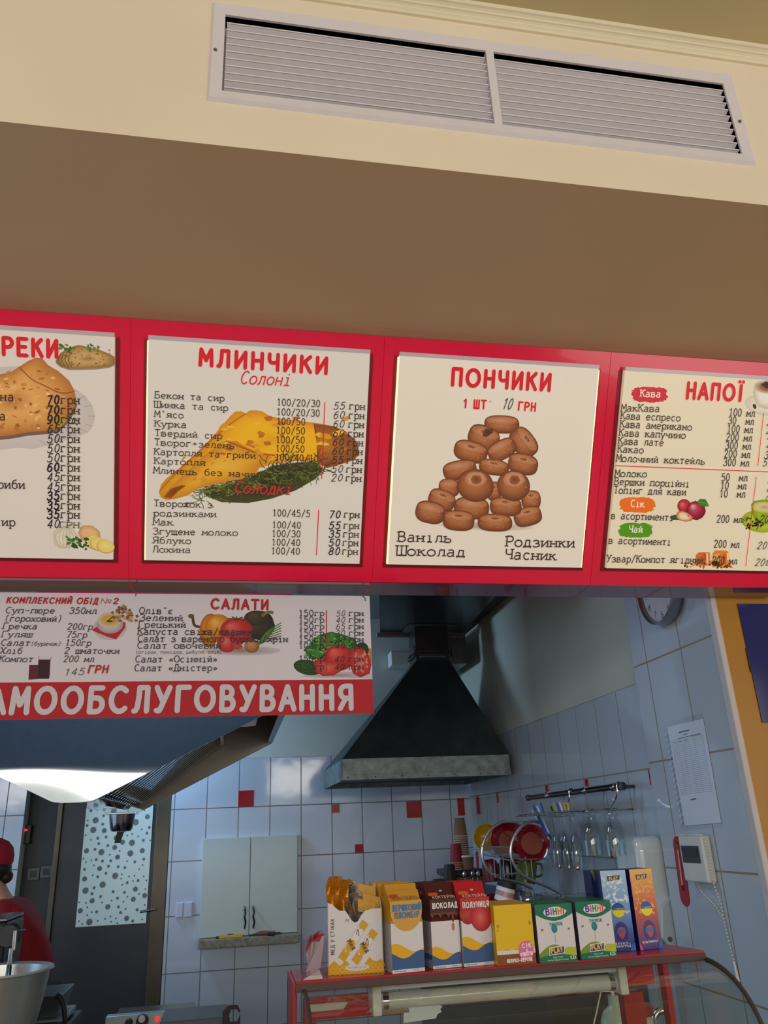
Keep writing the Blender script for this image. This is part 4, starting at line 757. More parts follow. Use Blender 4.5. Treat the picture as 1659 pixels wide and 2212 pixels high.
for sgn in (1, -1):
    f = lambda x: (-.565 + sgn * x)
    b = MB(); n = 18
    for k in range(n):
        y = HY0 + .07 + k * .082
        p0_, p1_ = np.array([f(.085), y, 1.785]), np.array([f(.500), y, 2.10]); up = np.array([-sgn * .6, 0, .8])
        for dy, h in ((0, 0.0), (.040, .022)):
            a, c = p0_ + [0, dy, 0] + up * h, p1_ + [0, dy, 0] + up * h
            b.prism([a, a + [0, .030, 0], a + [0, .030, 0] + up * .004, a + up * .004], c - a)
    b.build('baffle_filter', steel, t)
    b = MB(); b.prism([(f(.06), HY0 + .05, 1.825), (f(.50), HY0 + .05, 2.150), (f(.50), HY0 + .05, 2.3), (f(.06), HY0 + .05, 2.3)], (0, 1.5, 0)); b.build('filter_housing', mat('dark_sheet', (40, 42, 44), .5, metal=.6), t)
    b = MB(); b.prism([(f(.498), HY0 + .05, 2.09), (f(.515), HY0 + .05, 2.10), (f(.515), HY0 + .05, 2.3), (f(.498), HY0 + .05, 2.3)], (0, 1.5, 0)); b.build('filter_rail', steel, t)
# lamp housing of the hood, over the filters
b = MB(); b.lathe((.04, 3.36, 2.03), [(.0, 0), (.05, 0), (.055, .02), (.055, .07)], 20); b.build('hood_lamp', mat('milky_glass', (190, 200, 210), .3), t, smooth=True)
# grease cup under the trough
a = hy(262, 1762, 4.35); g = thing('grease_cup', 'small round steel grease cup with a black tap under the hood trough', 'cup', (a[0], 4.35, a[2] - .1))
MB().box(a[0] - .075, a[0] + .075, 4.28, 4.42, a[2] + .005, a[2] + .014).build('mounting_plate', steel, g, bevel=.002)
MB().lathe((a[0] + .005, 4.35, a[2]), [(.062, .005), (.058, -.03), (.053, -.06), (.045, -.072), (0, -.072)], 28).build('bowl', mat('cup_steel', (120, 122, 126), .2, metal=1), g, smooth=True)
MB().hexa([(a[0] - .022, 4.34, a[2] - .125), (a[0] + .004, 4.34, a[2] - .125), (a[0] + .004, 4.36, a[2] - .125), (a[0] - .022, 4.36, a[2] - .125)], [(a[0] - .012, 4.335, a[2] - .073), (a[0] + .018, 4.335, a[2] - .073), (a[0] + .018, 4.365, a[2] - .073), (a[0] - .012, 4.365, a[2] - .073)]).build('tap', mat('black_rubber', (26, 30, 26), .6), g)
# dark pyramid hood at the right
t = thing('pyramid_hood', 'dark galvanised pyramid hood with a square neck in the right corner', 'kitchen hood', (1.07, 4.96, 1.872))
px0, px1, py0, py1, z0, z1 = .592, 1.548, 4.5, 5.43, 1.868, 1.980
nx0, nx1, ny0, ny1, nz0 = 1.107, 1.320, 4.80, 4.985, 2.577
b = MB(); b.add([(px0, py0, z1), (px1, py0, z1), (px1, py1, z1), (px0, py1, z1), (nx0, ny0, nz0), (nx1, ny0, nz0), (nx1, ny1, nz0), (nx0, ny1, nz0)], [(0, 1, 5, 4), (1, 2, 6, 5), (2, 3, 7, 6), (3, 0, 4, 7)]); b.build('canopy', galv, t)
b = MB(); w_ = .006
b.box(px0, px1, py0, py0 + w_, z0, z1); b.box(px0, px1, py1 - w_, py1, z0, z1); b.box(px0, px0 + w_, py0 + w_, py1 - w_, z0, z1); b.box(px1 - w_, px1, py0 + w_, py1 - w_, z0, z1)
b.box(px0 - .002, px1 + .002, py0 - .003, py0, z0, z0 + .028); b.build('rim', galv_rim, t, bevel=.001)
b = MB(); b.box(px0 + w_, px1 - w_, py0 + w_, py1 - w_, z0 + .03, z0 + .034); b.build('grease_tray', mat('greasy_sheet', (46, 44, 40), .4, metal=.5, noise=.3), t)
for x in np.linspace(px0 + .03, px1 - .03, 7):
    MB().lathe((x, py0 - .003, z0 + .014), [(0, -.003), (.003, -.002), (.004, 0)], 8, (0, 1, 0)).build('rivet', galv, t)
b = MB(); b.box(nx0, nx1, ny0, ny1, nz0, 2.80); b.build('duct_neck', mat('dark_duct', (72, 78, 80), .35, metal=.8, noise=.1), t)
b = MB(); 
for z in (nz0 + .03, nz0 + .052): b.box(nx0 - .012, nx1 + .012, ny0 - .012, ny1 + .012, z, z + .012)
b.build('neck_flange', galv, t, bevel=.001)
b = MB(); b.box(nx0 + .02, nx1 - .02, ny0 - .015, ny0 - .001, nz0 + .018, nz0 + .028); b.build('flange_strip', galv_rim, t)
for x in (nx0 - .012, nx1 + .012):
    b = MB(); b.tube([(x, ny0 - .02, nz0 + .09), (x, ny0 - .02, nz0 + .045), (x, ny0, nz0 + .03)], .005); b.build('clamp_hook', blackm, t)
b = MB(); zc = 2.797
b.add([(nx0, ny0, zc), (nx1, ny0, zc), (nx1 + .05, ny0 - .045, zc), (nx0 - .05, ny0 - .045, zc), (nx0 - .05, ny1 + .045, zc), (nx0, ny1, zc), (nx1, ny1, zc), (nx1 + .05, ny1 + .045, zc)], [(0, 1, 2, 3), (0, 3, 4, 5), (1, 6, 7, 2), (5, 4, 7, 6)]); b.build('ceiling_flange', galv_rim, t)
t = thing('ventilation_duct', 'broad dark duct box under the kitchen ceiling that the pyramid hood joins', 'duct', (1.1, 4.2, 2.80))
b = MB(); b.prism([(.56, 3.0, 2.80), (1.36, 3.0, 2.80), (1.474, 4.99, 2.80), (.92, 4.99, 2.80)][::-1], (0, 0, .21)); b.build('duct_body', mat('duct_sheet', (80, 90, 96), .3, metal=.8, noise=.1, scale=4), t)
MB().box(.90, 1.49, 4.992, 5.02, 2.772, 2.80).build('end_flange', mat('dusty_angle', (126, 124, 116), .6, noise=.1), t)
b = MB(); b.box(1.34, 1.50, 5.02, 5.49, 2.60, 2.80); b.build('branch_duct', steel_d, t)
b = MB(); b.box(1.06, 1.20, 5.36, 5.49, 2.66, 2.76); b.build('wall_bracket', plaster, t, bevel=.004)
b = MB(); b.prism([(1.40, 3.0, 2.86), (1.56, 3.0, 2.86), (1.58, 5.4, 2.86), (1.52, 5.4, 2.86)][::-1], (0, 0, .16)); b.build('edge_boxing', mat('boxing_brown', (70, 56, 54), .7), t)

# ------------------------------------------------------------------ cabinet in the back wall
lam = mat('white_laminate', (196, 210, 206), 0.35, noise=0.02)
t = thing('wall_cabinet', 'white two-door cabinet set into the tiled back wall', 'cabinet', (.13, 5.5, 1.048))
MB().box(-.168, .424, 5.488, 5.4995, 1.046, 1.602).build('body', lam, t)
for x0, x1, hxx in ((-.165, .1265, .098), (.1315, .421, .150)):
    d = MB().box(x0, x1, 5.468, 5.487, 1.050, 1.600).build('door', lam, t, bevel=.002)
    pts = [(hxx, 5.468, 1.205), (hxx, 5.445, 1.200), (hxx + .006, 5.440, 1.175), (hxx + .002, 5.440, 1.150), (hxx + .008, 5.440, 1.125), (hxx + .004, 5.445, 1.095), (hxx + .004, 5.468, 1.088)]
    MB().tube(smooth_pts(pts, 4), .0055, 8).build('handle', mat('dark_chrome', (96, 104, 112), .2, metal=1), d, smooth=True)
conc = mat('rough_plaster_ledge', (146, 142, 126), 0.9, noise=0.35, scale=40, bump=0.8)
b = MB(); b.box(-.168, .424, 5.40, 5.499, .999, 1.045); o = b.build('wall_ledge', conc, bevel=.004); tag(o, 'rough plaster ledge under the white cabinet doors', 'ledge')
a = hy(473, 2024, 5.43); c = hy(524, 2020, 5.43); t = thing('utility_knife', 'yellow and black utility knife lying on the ledge', 'knife', (a[0], 5.43, 1.0455))
MB().box(a[0], c[0], 5.42, 5.436, 1.046, 1.062).build('body', mat('yellow_plastic', (226, 176, 20), .4), t, bevel=.003)
MB().box(a[0] - .018, a[0], 5.421, 5.435, 1.046, 1.058).build('tip', blackm, t); MB().box(a[0] + .05, a[0] + .085, 5.424, 5.432, 1.062, 1.067).build('slider', blackm, t)
a = hy(556, 2016, 5.43); c = hy(594, 2014, 5.43); t = thing('wood_handled_tool', 'small tool with a brown wooden handle lying on the ledge', 'tool', (a[0], 5.43, 1.0455))
MB().tube([(a[0], 5.43, 1.058), (a[0] + .03, 5.43, 1.06), (c[0], 5.43, 1.058)], [.010, .0125, .010], 10).build('handle', mat('brown_wood', (122, 82, 56), .5, noise=.2), t, smooth=True)
MB().tube([(a[0] - .05, 5.43, 1.050), (a[0] - .03, 5.43, 1.055), (a[0], 5.43, 1.058)], [.006, .004, .004], 8).build('blade', steel_d, t)
a = hy(585, 2022, 5.42); t = thing('padlock', 'small dark padlock at the right of the ledge', 'lock', (a[0], 5.42, 1.0455))
MB().box(a[0] - .02, a[0] + .02, 5.40, 5.414, 1.046, 1.062).build('body', mat('dark_navy_metal', (34, 38, 52), .35, metal=.5), t, bevel=.003)
MB().tube(smooth_pts([(a[0] + .02, 5.407, 1.05), (a[0] + .05, 5.407, 1.053), (a[0] + .06, 5.407, 1.056), (a[0] + .05, 5.407, 1.060), (a[0] + .02, 5.407, 1.060)]), .003, 6).build('shackle', steel_d, t)
t = thing('wall_switch', 'pale double wall switch on the tiles beside the dark door', 'switch', (-.26, 5.5, 1.2)); swm = mat('pale_switch_plastic', (196, 206, 222), .4, noise=.02)
MB().box(-.312, -.210, 5.488, 5.4995, 1.164, 1.250).build('back_plate', swm, t, bevel=.004)
for x in (-.305, -.252): MB().box(x, x + .036, 5.482, 5.489, 1.168, 1.246).build('rocker', swm, t, bevel=.003)

# ------------------------------------------------------------------ right side: worktop with cups, dish rack, glasses
wt = mat('dark_worktop', (42, 40, 42), 0.4, noise=0.1)
t = thing('worktop_unit', 'dark worktop along the tiled side wall, under the dish rack', 'worktop', (1.37, 4.3, 0))
MB().box(1.17, 1.575, 3.25, 5.45, 0, 1.235).build('carcass', mat('dark_brown_front', (58, 50, 48), .5, noise=.1), t); MB().box(1.15, 1.58, 3.22, 5.46, 1.235, 1.270).build('top', wt, t, bevel=.003)
WT = 1.2705
def lathe_thing(name, label, cat, c, prof, m, group=None, axis=(0, 0, 1), n=24):
    o = MB().lathe(c, prof, n, axis).build(name, m, None, c, smooth=True); return tag(o, label, cat, group)
t = thing('coffee_machine', 'black coffee machine in the far corner carrying the cup stack', 'coffee machine', (1.33, 4.83, WT))
MB().box(1.215, 1.40, 4.68, 4.98, WT, 1.352).build('body', mat('beige_front', (112, 100, 86), .5), t, bevel=.004); MB().box(1.205, 1.415, 4.66, 5.0, 1.352, 1.385).build('top', blackm, t, bevel=.004)
kraft = mat('kraft_paper', (122, 92, 68), .7, noise=.06); cream_rim = mat('cup_rim', (206, 182, 150), .6); redp = mat('red_paper', (136, 24, 34), .6); blackp = mat('black_paper', (26, 24, 28), .6)
def cup(loc, m, label, group):
    t = thing('paper_cup', label, 'cup', loc, group); x, y, z = loc
    MB().lathe((x, y, z), [(.0385, 0), (.0285, .096), (.0275, .099), (0, .099)], 24).build('wall', m, t, smooth=True)
    MB().lathe((x, y, z), [(.038, -.001), (.0405, .0005), (.0405, .0035), (.038, .004)], 24).build('rim', cream_rim, t, smooth=True)
    return t
cx_, cy_ = hy(1000, 1850, 4.78)[0], 4.78
c0 = cup((cx_, cy_, 1.3855), kraft, 'brown paper cup at the foot of the tall upside-down stack in the corner', 'paper cups stacked in the corner')
for k in range(1, 16):
    lb = 'topmost brown paper cup of the tall upside-down stack in the corner' if k == 15 else 'brown paper cup nested inside the tall upside-down stack in the corner'
    copy_thing(c0, (-.0003 * k, 0, .0115 * k), lb)
c1 = cup((cx_ - .05, cy_ - .04, 1.3855), redp, 'red paper cup nested in the short upside-down stack beside the brown stack', 'red paper cups in the corner')
for k in range(1, 4): copy_thing(c1, (0, 0, .0115 * k), 'topmost red paper cup of the short stack beside the brown stack' if k == 3 else 'red paper cup nested in the short upside-down stack beside the brown stack')
c2 = cup((cx_ - .125, cy_ - .16, WT), blackp, 'black paper cup in the low stack at the left of the corner machine', 'black paper cups in the corner')
for k in range(1, 5): copy_thing(c2, (0, 0, .0125 * k), 'topmost black paper cup of the low stack left of the corner machine' if k == 4 else 'black paper cup in the low stack at the left of the corner machine')
a = hy(1012, 1880, 4.70); t = thing('lidded_cup', 'short brown paper cup with a white lid before the tall stack', 'cup', (a[0], 4.70, 1.3855))
MB().lathe((a[0], 4.70, 1.3855), [(0, 0), (.028, 0), (.034, .065)], 24).build('wall', kraft, t, smooth=True); MB().lathe((a[0], 4.70, 1.3855), [(.036, .064), (.036, .070), (.030, .074), (0, .074)], 24).build('lid', mat('white_plastic', (222, 222, 222), .4), t, smooth=True)
a = hy(958, 1890, 4.55); t = thing('menu_holder', 'small black block left of the black cups', 'box', (a[0], 4.55, WT))
MB().box(a[0] - .05, a[0] + .0, 4.53, 4.60, WT, 1.352).build('block', blackp, t, bevel=.003)
t = thing('spoon_holder', 'dark holder with upright metal spoons before the coffee machine', 'holder', (1.24, 4.4, WT))
MB().lathe((1.24, 4.4, WT), [(0, 0), (.045, 0), (.048, .06), (.044, .06), (.042, .005), (0, .005)], 20).build('pot', blackm, t, smooth=True)
for dx, dy, tx_ in ((-.02, 0, -.02), (.01, .01, .01), (.022, -.01, .03)):
    b = MB(); b.tube([(1.24 + dx, 4.4 + dy, WT + .01), (1.24 + dx + tx_ * .5, 4.4 + dy, WT + .09)], .002, 6); b.ball((1.24 + dx + tx_ * .6, 4.4 + dy, WT + .107), .012, 10, 6, (.8, .3, 1.5)); b.build('spoon', chrome, t, smooth=True)

# dish rack: two chrome hoops joined by wire shelves
t = thing('dish_rack', 'chrome two-tier dish rack with round wire ends on the worktop', 'dish rack', (1.42, 3.95, WT))
wire = mat('chrome_wire', (196, 202, 206), .28, metal=.85)
def hoop(px_pts, Y): return [hy(x, y, Y) for x, y in px_pts]
h1 = smooth_pts(hoop([(1136, 1790), (1110, 1776), (1086, 1776), (1060, 1792), (1045, 1818), (1041, 1845), (1048, 1870), (1066, 1890), (1092, 1900), (1125, 1908), (1150, 1920)], 4.0), 4)
h2 = smooth_pts(hoop([(1192, 1800), (1172, 1780), (1150, 1774), (1128, 1784), (1110, 1808), (1103, 1836), (1108, 1862), (1124, 1886), (1150, 1902), (1185, 1916), (1215, 1932)], 3.75), 4)
for h in (h1, h2): MB().tube(h, .0072, 8).build('hoop', wire, t, smooth=True)
def link(pa, pb, r, nm): MB().tube([hy(*pa, 4.0), hy(*pb, 3.75)], r, 6).build(nm, wire, t, smooth=True)
link((1041, 1828), (1104, 1830), .0035, 'shelf_wire'); link((1045, 1846), (1110, 1860), .0035, 'shelf_wire'); link((1088, 1776), (1150, 1774), .0035, 'shelf_wire'); link((1066, 1890), (1124, 1886), .0035, 'shelf_wire')
for k in range(16):
    f = k / 15; Y = 3.99 - .23 * f; a, c = hy(1041 + 60 * f, 1828 + 2 * f, Y), hy(1045 + 60 * f + 6, 1846 + 12 * f, Y); d = np.array([.17, 0, -.004])
    MB().tube([a, c + d * .15, c + d], .0016, 5).build('plate_support', wire, t)
for k, (x, y0, y1) in enumerate(((1066, 1842, 1896), (1078, 1846, 1900), (1086, 1846, 1895), (1102, 1848, 1893), (1128, 1850, 1893), (1135, 1850, 1900), (1147, 1858, 1897))):
    Y = 3.98 - k * .035; MB().tube([hy(x, y0, Y), hy(x + 4, y1, Y)], .0022, 5).build('divider_wire', wire, t)
for Y, pts in ((4.0, (1150, 1920)), (3.75, (1215, 1932))):
    a = hy(*pts, Y); MB().tube([a, (a[0], a[1], WT)], .006, 8).build('foot', wire, t)
redc = mat('red_ceramic', (128, 12, 24), .12, noise=.04, coat=.6)
def plate(px, py, Y, r, tilt, label):
    a = hy(px, py, Y); ax = Vector((tilt, -1, .18)).normalized()
    o = MB().lathe(a, [(0, .0), (r * .6, .0), (r * .68, .006), (r, .016), (r, .019), (r * .66, .010), (r * .6, .005), (0, .005)], 40, tuple(ax)).build('dinner_plate', redc, None, a, smooth=True); tag(o, label, 'plate', 'red plates in the dish rack')
plate(1103, 1818, 4.10, .098, -.25, 'red plate standing in the dish rack, rear one behind the front hoop'); plate(1149, 1822, 3.82, .082, -.35, 'red plate standing in the dish rack, front one at the right of the front hoop')
a = hy(1056, 1812, 4.22); o = MB().lathe(a, [(0, 0), (.03, .002), (.055, .02), (.066, .045), (.063, .046), (.05, .024), (.028, .008), (0, .006)], 32, (-.55, -.75, .2)).build('yellow_bowl', mat('yellow_ceramic', (176, 138, 12), .25, noise=.15, scale=90, bump=.3), None, a, smooth=True); tag(o, 'yellow dimpled bowl leaning behind the rear hoop of the dish rack', 'bowl')
def mug(px, py, Y, r, h, m, label, lean=(0, 0, 1)):
    a = hy(px, py, Y); t = thing('mug', label, 'mug', a, 'mugs on the lower tier of the dish rack')
    MB().lathe(a, [(r * .94, -h / 2), (r, -h / 2), (r, h * .18), (r * .86, h * .4), (r * .5, h * .5), (0, h * .5)], 28, lean).build('body', m, t, smooth=True)
    p0_ = np.array(a); MB().tube(smooth_pts([p0_ + [r * .95, 0, h * .25], p0_ + [r * 1.6, 0, h * .2], p0_ + [r * 1.6, 0, -h * .2], p0_ + [r * .95, 0, -h * .28]]), r * .12, 8).build('handle', m, t, smooth=True)
mug(1060, 1880, 4.16, .042, .10, mat('dull_red_ceramic', (112, 24, 32), .3), 'dark red mug standing upside down at the left of the lower tier', (-.1, 0, 1))
mug(1096, 1878, 4.08, .042, .10, mat('black_ceramic', (26, 30, 36), .2), 'black mug standing upside down in the middle of the lower tier')
mug(1138, 1880, 3.86, .045, .105, mat('olive_ceramic', (88, 98, 22), .25), 'olive green mug standing upside down at the right of the lower tier', (.25, 0, 1))
a = hy(1072, 1905, 3.9); lathe_thing('red_saucepan_lid', 'shiny red domed lid under the dish rack', 'lid', (a[0], 3.9, WT), [(.075, 0), (.072, .02), (.05, .045), (0, .056)], mat('deep_red_enamel', (104, 14, 26), .15, coat=.5))
a = hy(1160, 1925, 3.6); lathe_thing('red_tray', 'dark red round tray under the right foot of the dish rack', 'tray', (a[0], 3.62, WT), [(0, 0), (.10, 0), (.11, .02), (.105, .02), (.098, .005), (0, .005)], redc)
a = hy(1090, 1935, 3.50); t = thing('striped_cup', 'tilted cup with black, white and pink stripes behind the juice cartons', 'cup', (a[0], 3.35, a[2] - .03)); ax = (.28, -.1, 1)
for h0, h1_, m in ((-.05, -.02, blackp), (-.02, .0, MATS['white_plastic']), (.0, .018, mat('pink_glaze', (186, 140, 150), .3)), (.018, .034, MATS['white_plastic']), (.034, .055, blackp)):
    MB().lathe(a, [(.040, h0), (.038, h1_)] + ([(0, h1_)] if h1_ > .05 else []), 28, ax).build('stripe', m, t, smooth=True)
glass = glass_mat('clear_glass', (247, 250, 250), 0.02, 0.09)
for px, py, Y, r, h, lb in ((1137, 1932, 3.45, .042, .10, 'clear glass tumbler upside down behind the juice cartons, left one'), (1180, 1938, 3.40, .038, .08, 'clear glass tumbler upside down behind the juice cartons, middle one'), (1213, 1940, 3.30, .038, .08, 'clear glass tumbler upside down behind the juice cartons, right one')):
    a = hy(px, py, Y); lathe_thing('glass_tumbler', lb, 'glass', (a[0], Y, WT), [(r * .95, 0), (r, .004), (r * .92, h * .7), (r * .7, h * .95), (0, h), (0, h * .9), (r * .66, h * .86), (r * .86, h * .66), (r * .93, .004)], glass, 'tumblers behind the cartons')

# chrome rail with the hanging glass rack
t = thing('wall_rail', 'chrome utensil rail fixed on the tiled side wall', 'rail', (1.5, 3.57, 1.733))
dchrome = mat('dark_rail_chrome', (104, 104, 112), .18, metal=1)
MB().tube([(1.5, 4.11, 1.733), (1.5, 3.06, 1.735)], .0125, 14).build('bar', dchrome, t, smooth=True)
for y in (4.11, 3.06): MB().tube([(1.5, y + .012, 1.734), (1.5, y - .012, 1.734)], .016, 14).build('end_cap', dchrome, t, smooth=True)
for y in (3.84, 3.40, 3.12):
    MB().tube([(1.5, y - .012, 1.734), (1.5, y + .012, 1.734)], .0165, 14).build('ring', chrome, t, smooth=True); MB().tube([(1.5, y, 1.734), (1.585, y, 1.734)], .007, 8).build('wall_bracket', dchrome, t, smooth=True)
t = thing('hanging_glass_rack', 'chrome wire rack hooked on the rail, holding glasses upside down', 'glass rack', (1.42, 3.4, 1.64))
RZ = 1.648
for y in (3.55, 3.07):
    MB().tube(smooth_pts([(1.512, y, 1.740), (1.5, y, 1.750), (1.486, y, 1.742), (1.484, y, 1.71), (1.47, y - .005, 1.685), (1.44, y - .02, RZ + .006), (1.42, y - .02, RZ)]), .0038, 8).build('hook', chrome, t, smooth=True)
for x in (1.33, 1.52): MB().tube([(x, 3.80, RZ), (x, 3.03, RZ)], .0035, 8).build('side_wire', chrome, t)
for k in range(13): MB().tube([(1.30, 3.78 - k * .06, RZ - .004), (1.52, 3.78 - k * .06, RZ)], .0024, 6).build('cross_wire', chrome, t)
MB().box(1.35, 1.51, 3.14, 3.72, RZ + .004, RZ + .010).build('glass_shelf', glass_mat('tray_glass', (206, 216, 212), .05, .12), t)
def flute(px, py, X, lb):
    a = hx(px, py, X); c = (a[0], a[1], RZ - .006)
    lathe_thing('champagne_flute', lb, 'glass', c, [(0, 0), (.028, -.002), (.028, -.004), (.006, -.010), (.005, -.050), (.016, -.075), (.026, -.12), (.029, -.17), (.026, -.205), (.0245, -.205), (.027, -.17), (.024, -.12), (.013, -.078), (0, -.066)], glass, 'glasses hanging from the rack', n=20)
flute(1201, 1810, 1.36, 'stemmed flute hanging at the left end of the glass rack'); flute(1222, 1812, 1.36, 'stemmed flute hanging second from the left on the glass rack'); flute(1241, 1812, 1.37, 'stemmed flute hanging third from the left on the glass rack'); flute(1214, 1800, 1.46, 'stemmed flute hanging in the rear row of the glass rack')
def beer(px, py, X, lb):
    a = hx(px, py, X); c = (a[0], a[1], RZ - .008); t = thing('glass_mug', lb, 'glass mug', c, 'glass mugs hanging from the rack')
    MB().lathe(c, [(0, 0), (.026, -.002), (.026, -.012), (.022, -.022), (.034, -.045), (.041, -.08), (.040, -.15), (.0365, -.15), (.037, -.08), (.03, -.05), (.012, -.034), (0, -.032)], 26).build('bowl', glass, t, smooth=True)
    MB().tube(smooth_pts([(c[0] - .02, c[1] - .034, c[2] - .05), (c[0] - .03, c[1] - .065, c[2] - .055), (c[0] - .03, c[1] - .07, c[2] - .095), (c[0] - .02, c[1] - .036, c[2] - .11)]), .005, 8).build('handle', glass, t, smooth=True)
beer(1276, 1800, 1.38, 'glass mug hanging in the middle of the glass rack'); beer(1322, 1790, 1.40, 'glass mug with its handle to the right, at the right end of the rack')
straws = [(1152, 1740, 1182, 1806, (46, 96, 196)), (1160, 1742, 1186, 1800, (220, 226, 232)), (1155, 1748, 1178, 1800, (46, 96, 196)), (1168, 1735, 1176, 1762, (50, 90, 200)), (1150, 1752, 1186, 1812, (226, 230, 232)), (1160, 1744, 1190, 1812, (30, 92, 52)),
          (1196, 1736, 1206, 1760, (210, 176, 30)), (1203, 1735, 1212, 1760, (40, 84, 180)), (1209, 1734, 1218, 1760, (224, 228, 230)), (1218, 1734, 1224, 1760, (206, 178, 30)), (1226, 1734, 1230, 1760, (206, 178, 30)), (1190, 1742, 1198, 1762, (34, 96, 50))]
for i, (x0, y0, x1, y1, c) in enumerate(straws):
    a, d = hx(x0, y0, 1.40 + .011 * (i % 6)), hx(x1, y1, 1.40 + .011 * (i % 6)); nm_ = {(46, 96, 196): 'blue', (50, 90, 200): 'blue', (40, 84, 180): 'blue', (30, 92, 52): 'green', (34, 96, 50): 'green', (210, 176, 30): 'yellow', (206, 178, 30): 'yellow'}.get(c, 'white')
    wh = 'sticking out at the left end of the glass rack' if i < 6 else 'lying on top of the glass rack'
    o = MB().tube([a, d], .0048, 8).build('drinking_straw', mat('straw_' + nm_, c, .35)); tag(o, nm_ + ' drinking straw ' + wh, 'straw', nm_ + (' straws at the end of the rack' if i < 6 else ' straws on top of the rack'))
# white dispenser half hidden by the pillar
wpl = mat('white_gloss_plastic', (206, 218, 218), .12, noise=.02, coat=.5)
t = thing('paper_towel_dispenser', 'large white rounded towel dispenser on the side wall beside the pillar', 'dispenser', (1.54, 3.1, 1.2))
y0, y1 = 2.93, 3.13; zt, zb = 1.553, 1.20
pl_ = [(y0 + .01, zb), (y1 - .01, zb), (y1, zb + .05)] + [(y1 - .075 + .075 * math.cos(a), zt - .09 + .09 * math.sin(a)) for a in np.linspace(0, math.pi / 2, 9)] + [(y0 + .05 - .05 * math.sin(a), zt - .05 + .05 * math.cos(a)) for a in np.linspace(0, math.pi / 2, 6)]
b = MB(); b.prism([(1.462, y, z) for y, z in pl_], (.121, 0, 0)); b.build('cover', wpl, t, smooth=True, bevel=.026, seg=6)
b = MB(); b.prism([(x, y0 - .004, z) for x, z in ((1.58, 1.19), (1.53, 1.19), (1.505, 1.22), (1.52, 1.32), (1.58, 1.36))], (0, .03, 0)); b.build('back_plate', mat('grey_white_plastic', (176, 190, 196), .3), t, bevel=.006)
a = hx(1450, 1990, 1.53); MB().lathe((1.535, y0 - .006, 1.215), [(0, -.002), (.008, -.001), (.009, .003)], 14, (0, 1, 0)).build('lock_button', greyp, t)

# ------------------------------------------------------------------ things on the tiled pillar and the yellow wall
def on_p(x, y, off=0.0): return hx(x, y, X_P - off)
whitep = MATS['white_plastic']
a = on_p(1420, 1270); cc = np.array([X_P, hx(1436, 1290, X_P)[1] - .01, 2.395])
t = thing('wall_clock', 'round white wall clock in a silver rim, half hidden above the red menu boxes', 'clock', cc)
silver = mat('silver_rim', (150, 154, 154), .25, metal=.9); R_ = .128
MB().lathe(cc, [(R_, 0), (R_ + .004, -.02), (R_, -.045), (R_ - .008, -.048), (R_ - .012, -.040), (R_ - .012, -.03)], 48, (1, 0, 0)).build('rim', silver, t, smooth=True)
MB().lathe(cc, [(0, -.028), (R_ - .01, -.028)], 48, (1, 0, 0)).build('dial', mat('clock_face', (206, 212, 208), .4, noise=.02), t)
num = MB()
def Pc(u, v, off=0): return cc + np.array([-.0285 - off, -u, v])
pc = Paint(num, lambda x, y: (x, -y), Pc, .00008)
for k in range(1, 13):
    an = math.radians(90 - 30 * k); x, y = .094 * math.cos(an), .094 * math.sin(an); n_ = str(k); w2 = .007 * len(n_)
    pc.text(n_, x - w2, -(y - .011), x + w2, -(y - .011), .022, (50, 52, 54), 'plain', .8)
num.build('numerals', plain_p, t)
for L_, an, w2 in ((.055, 20, .004), (.08, 130, .003)):
    d = np.array([0, -math.cos(math.radians(an)), math.sin(math.radians(an))]); MB().tube([cc + [-.031, 0, 0], cc + [-.031, 0, 0] + d * L_], w2, 6).build('hand', blackm, t)
# list in a clear sleeve
P0, P1, P2, P3 = on_p(1433, 1562), on_p(1521, 1540), on_p(1563, 1782), on_p(1474, 1789)
t = thing('document_sleeve', 'printed table sheet in a clear punched sleeve taped to the tiled pillar', 'paper', (P0 + P2) / 2)
def Pq(u, v, off=0):  # u, v in 0..1 from the lower left
    p = (P3 * (1 - u) + P2 * u) * (1 - v) + (P0 * (1 - u) + P1 * u) * v; return p + np.array([-.002 - off, 0, 0])
b = MB(); b.hexa([Pq(.10, .02), Pq(.97, .02), Pq(.97, .95), Pq(.10, .95)], [Pq(.10, .02, .001), Pq(.97, .02, .001), Pq(.97, .95, .001), Pq(.10, .95, .001)], lin((230, 234, 238)))
pq = Paint(b, lambda x, y: (x, y), lambda u, v, off=0: Pq(u, v, .001 + off), .00008)
for k in range(31): pq.stroke([np.array([.15, .30 + .017 * k]), np.array([.90, .30 + .017 * k])], .0022, (110, 122, 132))
for x in (.15, .29, .42, .56, .70, .90): pq.stroke([np.array([x, .30]), np.array([x, .81])], .003, (110, 122, 132))
for x0, x1, y, h in ((.36, .62, .875, .012), (.46, .56, .845, .008), (.30, .58, .82, .006), (.60, .86, .82, .008), (.18, .26, .79, .006), (.32, .40, .79, .006), (.45, .53, .79, .006)): pq.stroke([np.array([x0, y]), np.array([x1, y])], h, (96, 106, 116))
pq.stroke([np.array([.36, .245]), np.array([.50, .25])], .012, (80, 90, 104)); b.build('sheet', plain_p, t)
b = MB(); b.hexa([Pq(0, -.02, .003), Pq(1, -.02, .003), Pq(1, 1, .003), Pq(0, 1, .003)], [Pq(0, -.02, .0034), Pq(1, -.02, .0034), Pq(1, 1, .0034), Pq(0, 1, .0034)]); b.build('clear_sleeve', glass_mat('clear_film', (252, 253, 254), .08, .0), t)
b = MB()
